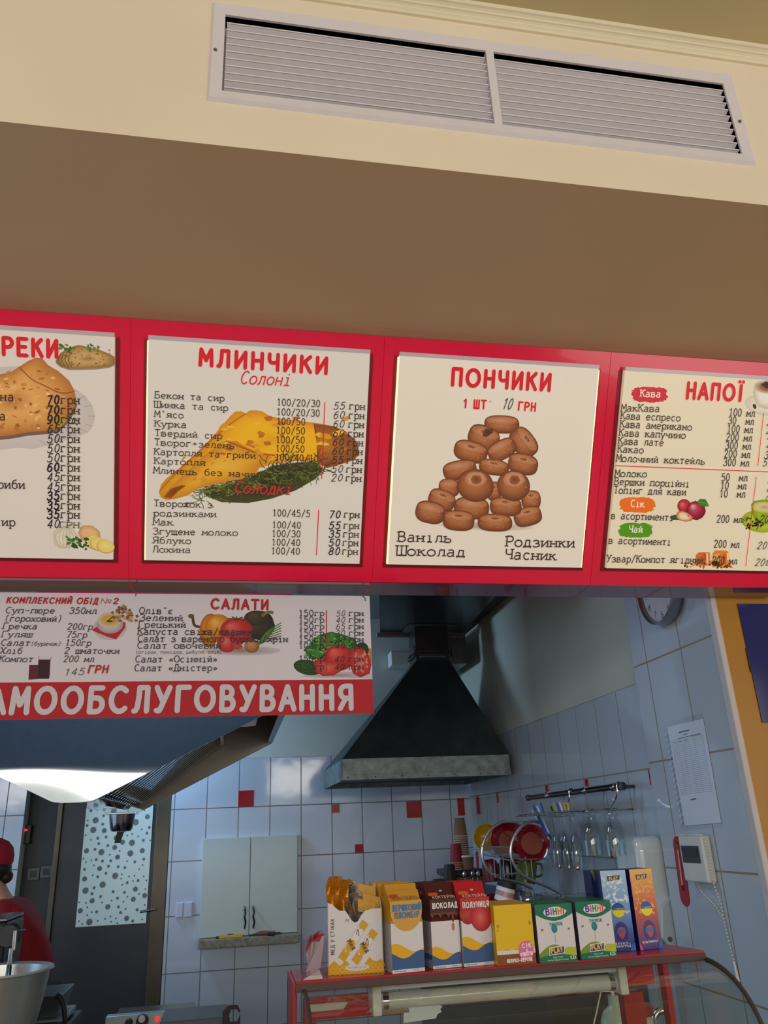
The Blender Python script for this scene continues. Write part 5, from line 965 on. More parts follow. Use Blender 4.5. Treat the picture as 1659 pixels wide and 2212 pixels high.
for k in range(16): b.hexa([Pq(.02, .04 + .055 * k, .0035), Pq(.06, .04 + .055 * k, .0035), Pq(.06, .065 + .055 * k, .0035), Pq(.02, .065 + .055 * k, .0035)], [Pq(.02, .04 + .055 * k, .0040), Pq(.06, .04 + .055 * k, .0040), Pq(.06, .065 + .055 * k, .0040), Pq(.02, .065 + .055 * k, .0040)])
b.build('punched_strip', mat('sleeve_strip', (206, 214, 220), .4), t)
# red strip thermometer
A, B = on_p(1463, 1806), on_p(1483, 1958); d = (B - A) / np.linalg.norm(B - A); s_ = np.array([0, -d[2], d[1]]); s_ = s_ if s_[1] < 0 else -s_; w2 = .029
t = thing('strip_thermometer', 'red strip thermometer on the tiled pillar left of the thermostat', 'thermometer', (A + B) / 2)
out = [A + d * w2 + w2 * (-d * math.cos(x) + s_ * math.sin(x)) for x in np.linspace(-math.pi / 2, math.pi / 2, 9)] + [B - d * w2 + w2 * (d * math.cos(x) - s_ * math.sin(x)) for x in np.linspace(-math.pi / 2, math.pi / 2, 9)]
MB().prism([p - np.array([.0035, 0, 0]) for p in out], (.003, 0, 0)).build('plate', mat('red_plastic', (160, 22, 38), .35), t)
Lc = np.linalg.norm(B - A); off = np.array([-.0045, 0, 0])
MB().tube([A + d * Lc * .2 + off, A + d * Lc * .70 + off], .0028, 6).build('capillary', mat('pale_glass_tube', (226, 186, 186), .2), t)
MB().tube([A + d * Lc * .70 + off, A + d * Lc * .78 + off], .004, 8).build('bulb', mat('dark_red_bulb', (96, 10, 24), .2), t)
MB().lathe(A + d * .022 + off * .9, [(0, -.0004), (.006, 0)], 12, (1, 0, 0)).build('nail_hole', blackm, t)
# thermostat with its bead chain
A, B, C_, D_ = on_p(1484, 1808), on_p(1532, 1801), on_p(1551, 1904), on_p(1499, 1902)
ya, yb, za, zb = (A[1] + D_[1]) / 2, (B[1] + C_[1]) / 2, 1.553, 1.412
t = thing('thermostat', 'white thermostat with a dark display on the tiled pillar', 'thermostat', (X_P, (ya + yb) / 2, (za + zb) / 2))
MB().box(X_P - .034, X_P - .0005, yb, ya, zb, za).build('case', mat('off_white_plastic', (214, 216, 208), .4, noise=.02), t, bevel=.005)
MB().box(X_P - .036, X_P - .033, yb + .022, ya - .012, zb + .058, za - .030).build('display_bezel', mat('dark_bezel', (52, 58, 60), .25), t, bevel=.001)
MB().box(X_P - .0375, X_P - .035, yb + .032, ya - .022, zb + .078, za - .038).build('display', mat('lcd_dark', (22, 34, 36), .12), t)
for y in (ya - .028, ya - .040, yb + .036): MB().lathe((X_P - .036, y, zb + .067), [(0, -.003), (.004, -.002), (.0045, 0)], 10, (1, 0, 0)).build('button', greyp, t)
beads = smooth_pts([(X_P - .03, ya - .01, za + .003), (X_P - .03, yb + .02, za + .003), (X_P - .028, yb - .003, za - .002), (X_P - .02, yb - .005, za - .05), (X_P - .018, yb - .005, zb - .0), (X_P - .006, yb - .004, zb - .06), (X_P - .006, yb - .004, zb - .10), (X_P - .006, yb - .012, zb - .17), (X_P - .006, yb - .020, zb - .22)], 60)
loopb = smooth_pts([(X_P - .006, yb - .004, zb - .105), (X_P - .006, yb + .03, zb - .07), (X_P - .006, ya - .045, zb - .03), (X_P - .008, ya - .04, zb - .004)], 60)
bm = mat('white_beads', (214, 214, 208), .3); t = thing('bead_chain', 'white bead chain draped over the thermostat and hanging down the pillar', 'chain', (X_P - .006, yb, zb - .2))
b = MB()
for path in (beads, loopb):
    acc = 0; last = np.array(path[0])
    for p in path:
        acc += np.linalg.norm(np.array(p) - last); last = np.array(p)
        if acc >= .0098: acc = 0; b.ball(p, .0036, 7, 5)
o = b.build('beads', bm, t, smooth=True); o['kind'] = 'stuff'
MB().tube([(X_P - .006, yb - .020, zb - .22), (X_P - .006, yb - .026, zb - .275)], [.004, .006], 8).build('end_weight', bm, t, smooth=True)
# blue poster on the yellow wall
a0 = hy(1593, 1304, Y_PF - .004); a1 = hy(1648, 1561, Y_PF - .004)
t = thing('blue_poster', 'glossy dark blue poster on the yellow wall at the right edge', 'poster', ((a0[0] + 2.3) / 2, Y_PF, a1[2]))
b = MB(); b.box(a0[0], 2.3, Y_PF - .004, Y_PF - .0008, a1[2], a0[2]); b.build('sheet', mat('blue_print', (34, 34, 104), .12, noise=.06, scale=4, bump=.03), t)
b = MB(); b.box(a0[0] - .004, a0[0], Y_PF - .0045, Y_PF - .0008, a1[2] + .16, a0[2] - .15); b.build('dark_edge', blackm, t)
b = MB(); b.box(1.70, 2.3, Y_PF - .006, Y_PF - .0008, 1.55, a1[2] - .004); o = b.build('dark_frame', mat('dark_maroon', (52, 18, 22), .35)); tag(o, 'dark maroon panel on the yellow wall under the blue poster', 'panel')

# ------------------------------------------------------------------ glass display case with its goods
CZ = 1.421; CX0, CX1, CY0, CY1 = .098, .738, 1.30, 1.412
redlam = mat('red_laminate', (170, 26, 40), .25, noise=.06, scale=6); brown_edge = mat('brown_edge_band', (74, 44, 42), .5, noise=.1)
t = thing('display_case', 'red counter display case with a curved glass front carrying the juice cartons', 'display case', (.42, 1.36, 0))
b = MB(); b.prism([(CX0, CY0 + .002, CZ - .012), (CX1, CY0 + .002, CZ - .012), (CX1 - .006, CY0 + .045, CZ - .012), (CX1 - .022, CY1, CZ - .012), (CX0, CY1, CZ - .012)], (0, 0, .012)); b.build('top_board', redlam, t, bevel=.001)
b = MB(); b.prism([(CX0, CY0 - .0005, CZ - .0135), (CX1, CY0 - .0005, CZ - .0135), (CX1, CY0 + .002, CZ - .0135), (CX0, CY0 + .002, CZ - .0135)], (0, 0, .0105)); b.build('edge_band', brown_edge, t)
gp = [(1.300, 1.4085), (1.285, 1.4075), (1.258, 1.402), (1.232, 1.392), (1.210, 1.378), (1.192, 1.360), (1.176, 1.335), (1.163, 1.30), (1.152, 1.25), (1.142, 1.17), (1.135, 1.05), (1.13, .95)]
gsm = smooth_pts(gp, 4)
def sheet_strip(mb, prof, x0, x1, th):
    n = len(prof); vs = [];
    for (y, z) in prof: vs += [(x0, y, z), (x1, y, z), (x1, y + th, z - th * .4), (x0, y + th, z - th * .4)]
    fs = []
    for i in range(n - 1):
        for k in range(4): fs.append((4 * i + k, 4 * i + (k + 1) % 4, 4 * i + 4 + (k + 1) % 4, 4 * i + 4 + k))
    mb.add(vs, fs); return mb
case_glass = glass_mat('case_glass', (246, 249, 246), .03, .03)
sheet_strip(MB(), gsm, CX0 + .012, CX1 - .002, .004).build('curved_glass', case_glass, t, smooth=True)
rub = mat('brown_rubber', (64, 56, 52), .6)
for x, nm_ in ((CX1, 'end_seal'), (CX0 + .012, 'end_seal')):
    MB().tube([(x, y, z) for y, z in gsm], .0036, 6).build(nm_, rub, t, smooth=True)
for x in (CX1 - .001,):
    b = MB(); pl = [(x, y, z) for y, z in gsm] + [(x, CY1, .95), (x, CY1, 1.405)]; b.prism(pl, (.004, 0, 0)); b.build('end_glass', case_glass, t)
MB().box(CX0 - .004, CX0, CY0, CY1 + .012, .3, CZ - .001).build('side_panel', redlam, t, bevel=.001)
MB().box(CX0 - .004, CX0 + .010, CY1, CY1 + .012, .3, CZ - .012).build('rear_post', redlam, t); MB().box(CX0 + .020, CX0 + .040, CY1, CY1 + .012, .3, 1.352).build('rear_post', redlam, t)
MB().box(CX1 - .095, CX1 - .06, CY1, CY1 + .02, .3, 1.352).build('rear_post', mat('red_post_gloss', (150, 34, 30), .25), t)
MB().box(CX1 - .018, CX1 - .008, CY1, CY1 + .02, .3, 1.405).build('rear_post', redlam, t)
MB().box(CX0 + .020, .222, CY1 - .004, CY1 + .01, 1.352, 1.381).build('rear_beam', redlam, t); MB().box(.632, .700, CY1 - .004, CY1 + .01, 1.362, 1.392).build('rear_beam', redlam, t)
MB().box(CX0 + .020, .75, CY1 + .001, CY1 + .006, .5, 1.352).build('rear_glass', case_glass, t)
MB().box(CX0, CX1, CY0 - .15, CY1, .90, .92).build('shelf', mat('case_steel_floor', (150, 150, 146), .4, metal=.6), t)
MB().box(CX0 - .2, CX1 + .3, 1.10, CY1 + .02, .0, .90).build('base_cabinet', mat('case_front_red', (150, 28, 38), .35), t)
# strip lamp under the top
ly = 1.385
for x0 in (.218, .618): MB().box(x0, x0 + .014, ly - .022, ly + .02, 1.358, 1.4065).build('lamp_holder', mat('white_holder', (206, 206, 194), .5), t, bevel=.002)
MB().box(.232, .618, ly - .012, ly + .02, 1.390, 1.4065).build('lamp_reflector', mat('white_reflector', (214, 222, 224), .25), t)
MB().tube([(.232, ly - .002, 1.374), (.618, ly - .002, 1.374)], .0115, 16).build('lamp_tube', mat('fluorescent_tube_off', (196, 196, 186), .12, coat=.5), t, smooth=True)
for x in (.236, .606): MB().tube([(x, ly - .002, 1.374), (x + .009, ly - .002, 1.374)], .012, 16).build('tube_cap', chrome, t, smooth=True)
MB().tube(smooth_pts([(.60, 1.40, 1.36), (.59, 1.405, 1.33), (.582, 1.405, 1.31), (.586, 1.405, 1.29)]), .0012, 6).build('cable', mat('cream_cable', (206, 196, 170), .5), t)
# papers taped to the rear glass
pw = mat('white_paper', (206, 210, 214), .6, noise=.03); pk = mat('kraft_sheet', (148, 120, 92), .7, noise=.08)
def sheet(name, pts, m, label, cat, Y=1.4075):
    P_ = [hy(x, y, Y) for x, y in pts]
    o = MB().prism([p for p in P_], (0, .0008, 0)).build(name, m); tag(o, label, cat); return o
sheet('paper_sheet', [(882, 2160), (946, 2157), (950, 2171), (956, 2174), (951, 2180), (954, 2186), (946, 2190), (941, 2200), (872, 2210), (872, 2188), (884, 2187)], pw, 'white paper sheet with a ragged right edge taped inside the case glass', 'paper', 1.404)
sheet('kraft_sheet', [(838, 2160), (882, 2158), (880, 2186), (838, 2192), (826, 2186)], pk, 'brown wrapping paper scrap left of the white sheet inside the case', 'paper', 1.4062)
for x0, y0, x1, y1, lb in ((1012, 2143, 1064, 2139, 'white price tag hanging under the strip lamp, left one'), (1073, 2139, 1146, 2134, 'white price tag hanging under the strip lamp, right one'), (1222, 2127, 1290, 2124, 'white price tag hanging at the right end of the strip lamp')):
    sheet('price_tag', [(x0, y0), (x1, y1), (x1 - 4, y1 + 12), (x0 + 4, y0 + 14)], pw, lb, 'price tag', 1.406)['group'] = 'price tags in the case'
sheet('white_strip', [(660, 2170), (752, 2164), (742, 2180), (660, 2188)], mat('dusty_white', (186, 184, 166), .6), 'dusty white strip under the red beam inside the case', 'strip', 1.406)
# things standing behind the case, seen through its glass
t = thing('sink_counter', 'low pale counter behind the display case', 'counter', (1.0, 2.1, 0))
MB().box(.45, 1.50, 1.75, 2.32, 0, .99).build('body', mat('pale_counter', (120, 122, 114), .5), t); MB().box(.43, 1.52, 1.72, 2.33, .99, 1.02).build('top', mat('dark_counter_top', (66, 62, 56), .4), t, bevel=.003)
a = hy(1330, 2200, 1.95); b0 = (a[0], 1.95, 1.0205); t = thing('soap_bottle', 'pale soap pump bottle behind the right part of the case glass', 'bottle', b0)
zt = hy(1330, 2172, 1.95)[2]
MB().lathe(b0, [(0, 0), (.032, 0), (.034, .01), (.034, zt - 1.02 - .03), (.026, zt - 1.02 - .012), (.012, zt - 1.02), (.012, zt - 1.0)], 24).build('body', mat('pale_green_soap', (176, 190, 178), .2), t, smooth=True)
MB().tube([(a[0], 1.95, zt), (a[0], 1.95, zt + .03), (a[0] - .03, 1.95, zt + .034)], .005, 8).build('pump', whitep, t)
a = hy(1371, 2178, 2.0); t = thing('red_lid_jar', 'jar with a red lid behind the right part of the case glass', 'jar', (a[0], 2.0, 1.0205)); zt = a[2]
MB().lathe((a[0], 2.0, 1.0205), [(0, 0), (.036, 0), (.038, .01), (.038, zt - 1.0205 - .02), (.032, zt - 1.0205 - .008)], 24).build('body', mat('milky_jar', (186, 186, 176), .3), t, smooth=True)
MB().lathe((a[0], 2.0, zt - .012), [(.0, 0), (.041, 0), (.042, .016), (.038, .020), (0, .020)], 28).build('lid', mat('red_lid', (150, 20, 30), .35), t, smooth=True)
a = hy(1428, 2184, 2.05); t = thing('tap', 'curved chrome tap behind the right end of the case', 'tap', (a[0], 2.05, 1.0205)); zt = a[2]
MB().tube(smooth_pts([(a[0] - .02, 2.05, 1.02), (a[0] - .02, 2.05, zt - .03), (a[0] - .012, 2.05, zt - .004), (a[0] + .006, 2.05, zt), (a[0] + .024, 2.05, zt - .012), (a[0] + .034, 2.04, zt - .05)], 5), .0075, 12).build('spout', chrome, t, smooth=True)
MB().lathe((a[0] - .02, 2.05, 1.0205), [(.02, 0), (.018, .012), (.01, .02)], 20).build('base', chrome, t, smooth=True)

# ------------------------------------------------------------------ cartons on the case top
def lerp(a, b, t): return tuple(x * (1 - t) + y * t for x, y in zip(a, b))
class Carton:
    """box on the case top: A, B = pixels of its front base corners, h height, d depth; gable > 0 slants the top of the front back"""
    def __init__(s, A, B, h, d, z=CZ + .0005, gable=0.0, lean=.5):
        s.A = hz(*A, z); s.B = hz(*B, z); s.w = np.linalg.norm(s.B - s.A); s.e = (s.B - s.A) / s.w; s.nrm = np.array([s.e[1], -s.e[0], 0]); s.h = h; s.d = d; s.g = gable; s.l = lean
    def body(s, cols, frac=None, side=None, r=0.0):
        """prism body in the carton colours: cols bottom..top, frac heights where they change"""
        mb = MB(); back = -s.nrm
        P = lambda u, dd, v: s.A + s.e * u + back * dd + np.array([0, 0, v])
        zs = [0] + list(frac or []) + [s.h]
        for i in range(len(zs) - 1):
            z0, z1 = zs[i], zs[i + 1]; c = lin(cols[i]); sc_ = lin(side[i]) if side else c
            f = lambda z: 0 if z <= s.h - s.g or not s.g else (z - (s.h - s.g)) / s.g * s.d * s.l
            mb.quad(P(0, f(z0), z0), P(s.w, f(z0), z0), P(s.w, f(z1), z1), P(0, f(z1), z1), c); mb.quad(P(s.w, s.d, z0), P(0, s.d, z0), P(0, s.d, z1), P(s.w, s.d, z1), c)
            mb.quad(P(0, s.d, z0), P(0, f(z0), z0), P(0, f(z1), z1), P(0, s.d, z1), sc_); mb.quad(P(s.w, f(z0), z0), P(s.w, s.d, z0), P(s.w, s.d, z1), P(s.w, f(z1), z1), sc_)
        f1 = s.d * s.l if s.g else 0
        mb.quad(P(0, f1, s.h), P(s.w, f1, s.h), P(s.w, s.d, s.h), P(0, s.d, s.h), lin(cols[-1])); mb.quad(P(0, s.d, 0), P(s.w, s.d, 0), P(s.w, 0, 0), P(0, 0, 0), lin(cols[0])); return mb
    def paint(s, mb, n=1):
        """drawing on the front: x 0..100 across, y up from the base in the same unit"""
        k = s.w / 100
        def P(u, v, off=0):
            v_ = s.h - s.g; ln = math.hypot(s.g, s.d * s.l) if s.g else 1
            if v <= v_ or not s.g: return s.A + s.e * u + np.array([0, 0, v]) + s.nrm * off
            q = (v - v_) / ln; return s.A + s.e * u - s.nrm * (s.d * s.l * q) + np.array([0, 0, v_ + s.g * q]) + (s.nrm * s.g + np.array([0, 0, s.d * s.l])) / ln * off
        return Paint(mb, lambda x, y: (x * k, y * k), P, .00008, n)
carton_p = print_mat('carton_print', .3)
WH = (212, 208, 212)
def flip(p):  # text helper: Paint.text expects y down, cartons use y up, so heights stay positive
    return p
def finish(c, name, label, cat, cols, frac, draw, group=None, side=None, depth_copies=0, copy_labels=()):
    base = (c.A + c.B) / 2 - c.nrm * c.d / 2; t = thing(name, label, cat, base, group)
    c.body(cols, frac, side).build('carton_body', carton_p, t, bevel=.0012)
    for nm_, fn in draw:
        mb = MB(); fn(c.paint(mb)); mb.build(nm_, carton_p, t)
    MBs = MB(); MBs.quad
    for k in range(depth_copies): copy_thing(t, -c.nrm * (c.d + .0006) * (k + 1), copy_labels[k])
    return t
# honey stick display box
c = Carton((709, 2107), (829, 2100), .116, .05)
k_ = c.h / c.w * 100
b = MB(); base = (c.A + c.B) / 2 - c.nrm * .025
t = thing('honey_stick_box', 'white and yellow cardboard display box of honey sticks', 'box', base)
def Ph(u, dd, v): return c.A + c.e * (u * c.w) - c.nrm * dd + np.array([0, 0, v * c.h])
front = [(0, 0), (1, 0), (1, .735), (.82, .735), (.70, .715), (.62, .665), (.56, .60), (.50, .58), (.44, .61), (.38, .68), (.33, .725), (.22, .73), (.15, .765), (.08, .815), (0, .825)]
b.prism([Ph(u, 0, v) for u, v in front], -c.nrm * .0012, lin(WH)); b.prism([Ph(u, .05, v) for u, v in [(0, 0), (1, 0), (1, 1.0), (.94, 1.01), (.86, .965), (.80, .93), (0, .83)]], -c.nrm * .0012, lin((196, 186, 186)))
for u in (0, .988): b.prism([Ph(u, 0, 0), Ph(u, .05, 0), Ph(u, .05, .95 if u else .83), Ph(u, 0, .735 if u else .825)], c.e * .0012, lin(WH))
b.prism([Ph(0, 0, 0), Ph(1, 0, 0), Ph(1, .05, 0), Ph(0, .05, 0)], (0, 0, .0012), lin((206, 166, 40))); b.build('cardboard_box', carton_p, t)
mb = MB(); p = Paint(mb, lambda x, y: (x / 100 * c.w, y / 100 * c.w), lambda u, v, off=0: c.A + c.e * u + np.array([0, 0, v]) + c.nrm * off)
YL = (206, 156, 24); pts = [(0, 0), (100, 0), (100, 17)]
for i in range(21): x = 100 - 5 * i; pts.append((x, 18 + 4 * math.sin(i * 1.5) + (4 if 2 < i < 6 else 0) - (4 if 7 < i < 13 else 0)))
p.poly(pts, YL)
for r_ in range(4):
    for q_ in range(12):
        x, y = 4 + q_ * 8.6 + (4.3 if r_ % 2 else 0), 2 + r_ * 5
        if y < 16 and x < 99: o_ = p.outline(x, y, 4.2, 3.0, 0, 0, 6); p.stroke([np.array(p.f(*z)) for z in o_], .0005, (228, 180, 52), True)
mb.build('honeycomb_print', carton_p, t)
mb = MB(); p = Paint(mb, p.f, p.P, .00008, 6); p.poly(p.outline(52, 10, 22, 5.4, 0, 0, 30), WH); p.text('ОБ ЄТИМИ 000 КНТ', 36, 8.6, 70, 8.6, 2.6, (110, 96, 90), 'plain', .9); mb.build('small_panel', carton_p, t)
def rot_sheet(mb, x0, y0, ang, k):
    cs, sn = math.cos(math.radians(ang)), math.sin(math.radians(ang)); return Paint(mb, lambda x, y: ((x0 + (x * cs - y * sn) * k) / 100 * c.w, (y0 + (x * sn + y * cs) * k) / 100 * c.w), lambda u, v, off=0: c.A + c.e * u + np.array([0, 0, v]) + c.nrm * off, .00008, 9)
mb = MB(); rot_sheet(mb, 12, 32, 90, 1).text('МЕД У СТІКАХ', 0, 0, 58, 0, 6.4, (58, 56, 72), 'plain', 1.2); mb.build('vertical_title', carton_p, t)
for n_, (x0, y0) in enumerate(((24, 24), (48, 18))):
    mb = MB(); p = rot_sheet(mb, x0, y0, 52, 1); Ls = 62 if n_ else 74
    p.rect(0, -6.9, Ls, 6.9, (172, 168, 176)); p.rect(0, -6.5, Ls, 6.5, (220, 216, 218)); p.n += .5
    p.poly([(0, -6.5), (16, -6.5), (19, -3), (14, 1), (18, 6.5), (0, 6.5)], YL); p.poly([(Ls, -6.5), (Ls - 15, -6.5), (Ls - 12, -2), (Ls - 16, 2), (Ls - 11, 6.5), (Ls, 6.5)], YL)
    p.blob(27, 0, 11, 7.2, YL, 0, .12, 18, 3); p.curve([(Ls - 26, -4), (Ls - 21, 0), (Ls - 18, 4), (Ls - 23, 3), (Ls - 27, 1)], 1.4, (70, 64, 70)); mb.build('printed_stick', carton_p, t)
    mb = MB(); p = rot_sheet(mb, x0 + 10.5, y0 + 28.5, -52, 1); p.n = 14; p.text('Мед', 0, 0, 18, 0, 8, (52, 44, 40), 'handbold'); mb.build('stick_title', carton_p, t)
mb = MB(); p = Paint(mb, lambda x, y: (x / 100 * c.w, y / 100 * c.w), lambda u, v, off=0: c.A + c.e * u + np.array([0, 0, v]) + c.nrm * off, .00008, 9); p.text('М', 32, 83, 38, 83, 6, (110, 104, 110), 'hand'); mb.build('letter_mark', carton_p, t)
gold = mat('gold_foil_wrapper', (188, 126, 26), .3, metal=.45, noise=.2, scale=60, bump=.4); foil = mat('silver_foil', (150, 150, 152), .25, metal=.8, noise=.2, scale=40)
def wrap(path, w0, m, label, thick=.0025):
    """crumpled wrapper: a ribbon along the path, folded across"""
    b = MB(); n = len(path); r = random.Random(len(label)); vs = []
    for i, (u, dd, v) in enumerate(path):
        for k in range(5): vs.append(Ph(u + (k / 4 - .5) * w0, dd + .004 * math.sin(k * 2.2 + i * 1.7) + r.uniform(-.001, .001), v + r.uniform(-.008, .008)))
    fs = [(i * 5 + k, i * 5 + k + 1, (i + 1) * 5 + k + 1, (i + 1) * 5 + k) for i in range(n - 1) for k in range(4)]
    b.add(vs, fs); o = b.build('honey_wrapper', m, smooth=False); md = o.modifiers.new('thickness', 'SOLIDIFY'); md.thickness = thick
    tag(o, label, 'wrapper', 'honey stick wrappers in the box'); return o
wrap([(.14, .012, .55), (.13, .010, .75), (.10, .006, .92), (.11, .004, 1.03), (.14, .012, 1.115), (.17, .02, 1.13)], .24, gold, 'crumpled golden wrapper bulging over the top left edge of the honey box')
wrap([(.42, .016, .55), (.34, .014, .72), (.29, .008, .88), (.30, .006, 1.0), (.36, .012, 1.09), (.44, .02, 1.06)], .2, gold, 'golden wrapper with a folded loop beside the notch of the honey box')
wrap([(.47, .006, .56), (.44, .008, .66), (.42, .010, .78), (.46, .016, .92), (.48, .022, 1.0)], .16, foil, 'silver foil side of a torn honey stick in the notch of the box')
wrap([(.50, .020, .50), (.47, .024, .70), (.46, .028, .95), (.46, .03, 1.02)], .10, gold, 'narrow golden honey stick behind the silver foil')
for k, (u, v, dd) in enumerate(((.72, .98, .030), (.80, .86, .022), (.70, .80, .016))):
    b = MB(); cs_ = lin((206, 154, 34)); p0_, p1_ = (u - .13, v), (u + .2, v - .06)
    b.hexa([Ph(p0_[0], dd, p0_[1] - .10), Ph(p1_[0], dd, p1_[1] - .10), Ph(p1_[0], dd + .004, p1_[1] - .10), Ph(p0_[0], dd + .004, p0_[1] - .10)], [Ph(p0_[0], dd, p0_[1] + .05), Ph(p1_[0], dd, p1_[1] + .05), Ph(p1_[0], dd + .004, p1_[1] + .05), Ph(p0_[0], dd + .004, p0_[1] + .05)], cs_)
    pp = Paint(b, lambda x, y: (x, y), lambda uu, vv, off=0: Ph(uu, dd - .0006 - off, vv), .00008)
    for j in range(7): pp.stroke([np.array([p0_[0] + .01, p0_[1] - .085 + j * .010]), np.array([p0_[0] + .11, p0_[1] - .105 + j * .010])], .004, (82, 74, 70) if j % 2 else (216, 210, 206))
    o = b.build('honey_stick', carton_p); tag(o, ['uppermost yellow printed honey stick at the right of the box', 'yellow honey stick lying across the right part of the box, middle one', 'lowest yellow printed honey stick at the right of the notch'][k], 'honey stick', 'honey sticks in the box')
# milkshake cartons
def shake(A, B, h, top, word, wcol, label, back, swirl, extra):
    c = Carton(A, B, h, .036, gable=.022, lean=.7)
    H = c.h / c.w * 100; V = (c.h - c.g) / c.w * 100
    def art(p): extra(p, V)
    def title(p): p.n = 12; p.text('КОКТЕЙЛЬ', 12, V + 3, 92, V + 3, 10, (226, 210, 196) if top != (196, 146, 52) else (84, 88, 110), 'plain', 1.1)
    def name(p):
        p.n = 14
        for i, w_ in enumerate(word): p.text(w_, 8 + (6 if i else 0), V - 26 - i * 20, 96 - (6 if i else 0), V - 26 - i * 20, 15, wcol, 'head', .85)
    def base(p): p.n = 10; p.text('2,5% масова', 6, 3, 42, 3, 4, (60, 90, 150), 'plain'); p.text('200 г', 66, 3, 92, 3, 4, (60, 90, 150), 'plain')
    def sw(p): swirl(p)
    draw = [('top_print', art), ('title', title), ('flavour_name', name), ('wave_print', sw), ('small_print', base)]
    t = finish(c, 'milkshake_carton', label, 'carton', [WH, top], [c.h - c.g - .030], draw, 'milkshake cartons on the case', side=[(176, 172, 178), top], depth_copies=len(back), copy_labels=back)
    # text column on the narrow side
    return t, c
def waves(p, dy=0):
    p.poly([(0, 6), (0, 42 + dy)] + [(x, 44 + dy + 12 * math.sin(x * .05 + 1)) for x in range(0, 101, 5)] + [(100, 6)], (222, 170, 30)); p.poly([(0, 6)] + [(x, 26 + dy + 9 * math.sin(x * .06 + 2.4)) for x in range(0, 101, 5)] + [(100, 6)], (60, 92, 140)); p.rect(0, 0, 100, 9, WH)
def ex1(p, V): p.n = 2; p.poly([(0, V), (100, V)] + [(50 + 50 * math.cos(a), V - 26 + -62 * math.sin(a) * .9) for a in np.linspace(0, math.pi, 24)], (204, 158, 72)); p.rect(0, V - 18, 100, V + 40, (196, 146, 52)); p.rect(4, V + 14, 30, V + 26, (200, 70, 60))
def ex2(p, V):
    p.n = 2; p.poly([(0, V + 2), (0, V - 50)] + [(x, V - 46 - 9 * max(0, math.sin(x * .22)) - (24 if 74 < x < 84 else 0)) for x in range(0, 101, 2)] + [(100, V + 2)], (108, 50, 40)); p.poly([(0, V + 2), (0, V - 40), (100, V - 40), (100, V + 2)], (70, 30, 28)); p.shade(p.outline(78, V - 84, 5, 12), [(150, 92, 70), (190, 130, 104)]); p.rect(2, V + 16, 36, V + 30, (196, 84, 60)); p.blob(50, V + 36, 6, 3, (206, 190, 150))
def ex3(p, V):
    p.n = 2; p.shade(p.outline(22, V - 44, 26, 30, 10), [(150, 30, 38), (196, 54, 58)]); p.shade(p.outline(68, V - 56, 36, 40, -6), [(160, 36, 42), (200, 66, 66), (214, 110, 100)]); p.rect(0, V - 30, 100, V + 2, (182, 36, 44)); p.rect(2, V + 16, 36, V + 30, (206, 100, 66)); p.blob(52, V + 34, 6, 4, (214, 190, 170)); p.curve([(0, V - 40), (8, V - 56), (12, V - 44)], 3, (70, 120, 50)); p.curve([(88, V - 10), (96, V - 26), (92, V - 38)], 3, (80, 130, 60))
T1, C1 = shake((848, 2104), (918, 2097), .117, (196, 146, 52), ['ВЕРШКОВИЙ', 'ПЛОМБІР'], (52, 120, 190), 'vanilla milkshake carton with an ochre top and blue title, front of its row', ['vanilla milkshake carton with an ochre top directly behind the front one', 'rearmost vanilla milkshake carton with an ochre top'], lambda p: waves(p, 20), ex1)
T2, C2 = shake((936, 2094), (998, 2088), .115, (72, 30, 28), ['ШОКОЛАД'], (232, 226, 224), 'chocolate milkshake carton with a dark brown dripping top, front of its row', ['chocolate milkshake carton directly behind the front chocolate one'], lambda p: waves(p, 8), ex2)
T3, C3 = shake((1003, 2089), (1068, 2083), .114, (176, 34, 42), ['ПОЛУНИЦЯ'], (236, 222, 222), 'strawberry milkshake carton with a red top, front of its row', ['strawberry milkshake carton directly behind the front strawberry one'], lambda p: waves(p, 26), ex3)
for T_c, C_c in ((T2, C2),):
    mb = MB(); f = lambda x, y: (x * C_c.d, y * C_c.h)
    p = Paint(mb, f, lambda u, v, off=0: C_c.A - C_c.nrm * (C_c.d - u) + np.array([0, 0, v]) - C_c.e * (.0004 + off))
    for j in range(22): p.line(.18 + .02 * (j % 3), .22 + .021 * j, .88 - .05 * (j % 4), .22 + .021 * j, .010, (96, 92, 100))
    p.rect(.05, .10, .95, .16, (48, 96, 160)); p.rect(.05, .03, .95, .09, (140, 170, 206)); mb.build('ingredients_print', carton_p, T_c)
# yellow juice carton
c = Carton((1076, 2087), (1159, 2081), .081, .042)
def art(p): p.n = 1.5; p.rect(0, 0, 100, 24, (134, 74, 42)); p.rect(0, 24, 100, 35, (214, 212, 204)); p.poly([(0, 34)] + [(x, 35 + 2.2 * math.sin(x * .28)) for x in range(0, 101, 2)] + [(100, 34)], (222, 184, 30))
def dot(x, y, r): return lambda p: (setattr(p, 'n', 3), p.blob(x, y, r, r * 1.2, (178, 150, 24), 0, .1, 14))
def bad(p): p.n = 5; pts = [(76 + (19 + (1.3 if i % 2 else 0)) * math.cos(math.pi * i / 20), 30 + (21 + (1.3 if i % 2 else 0)) * math.sin(math.pi * i / 20)) for i in range(40)]; p.poly(pts, (214, 110, 164))
def bt(p): p.n = 8; p.text('СІК', 66, 36, 90, 37, 9, (244, 230, 238), 'head'); p.text('з', 76, 28, 80, 28, 7, (244, 230, 238), 'head'); p.text("М'ЯКОТТЮ", 61, 18, 92, 20, 7, (244, 230, 238), 'head')
def nm3(p): p.n = 8; p.text('ЯБЛУКО-ПЕРСИК', 24, 6, 90, 7, 7, (230, 222, 214), 'head', 1.1)
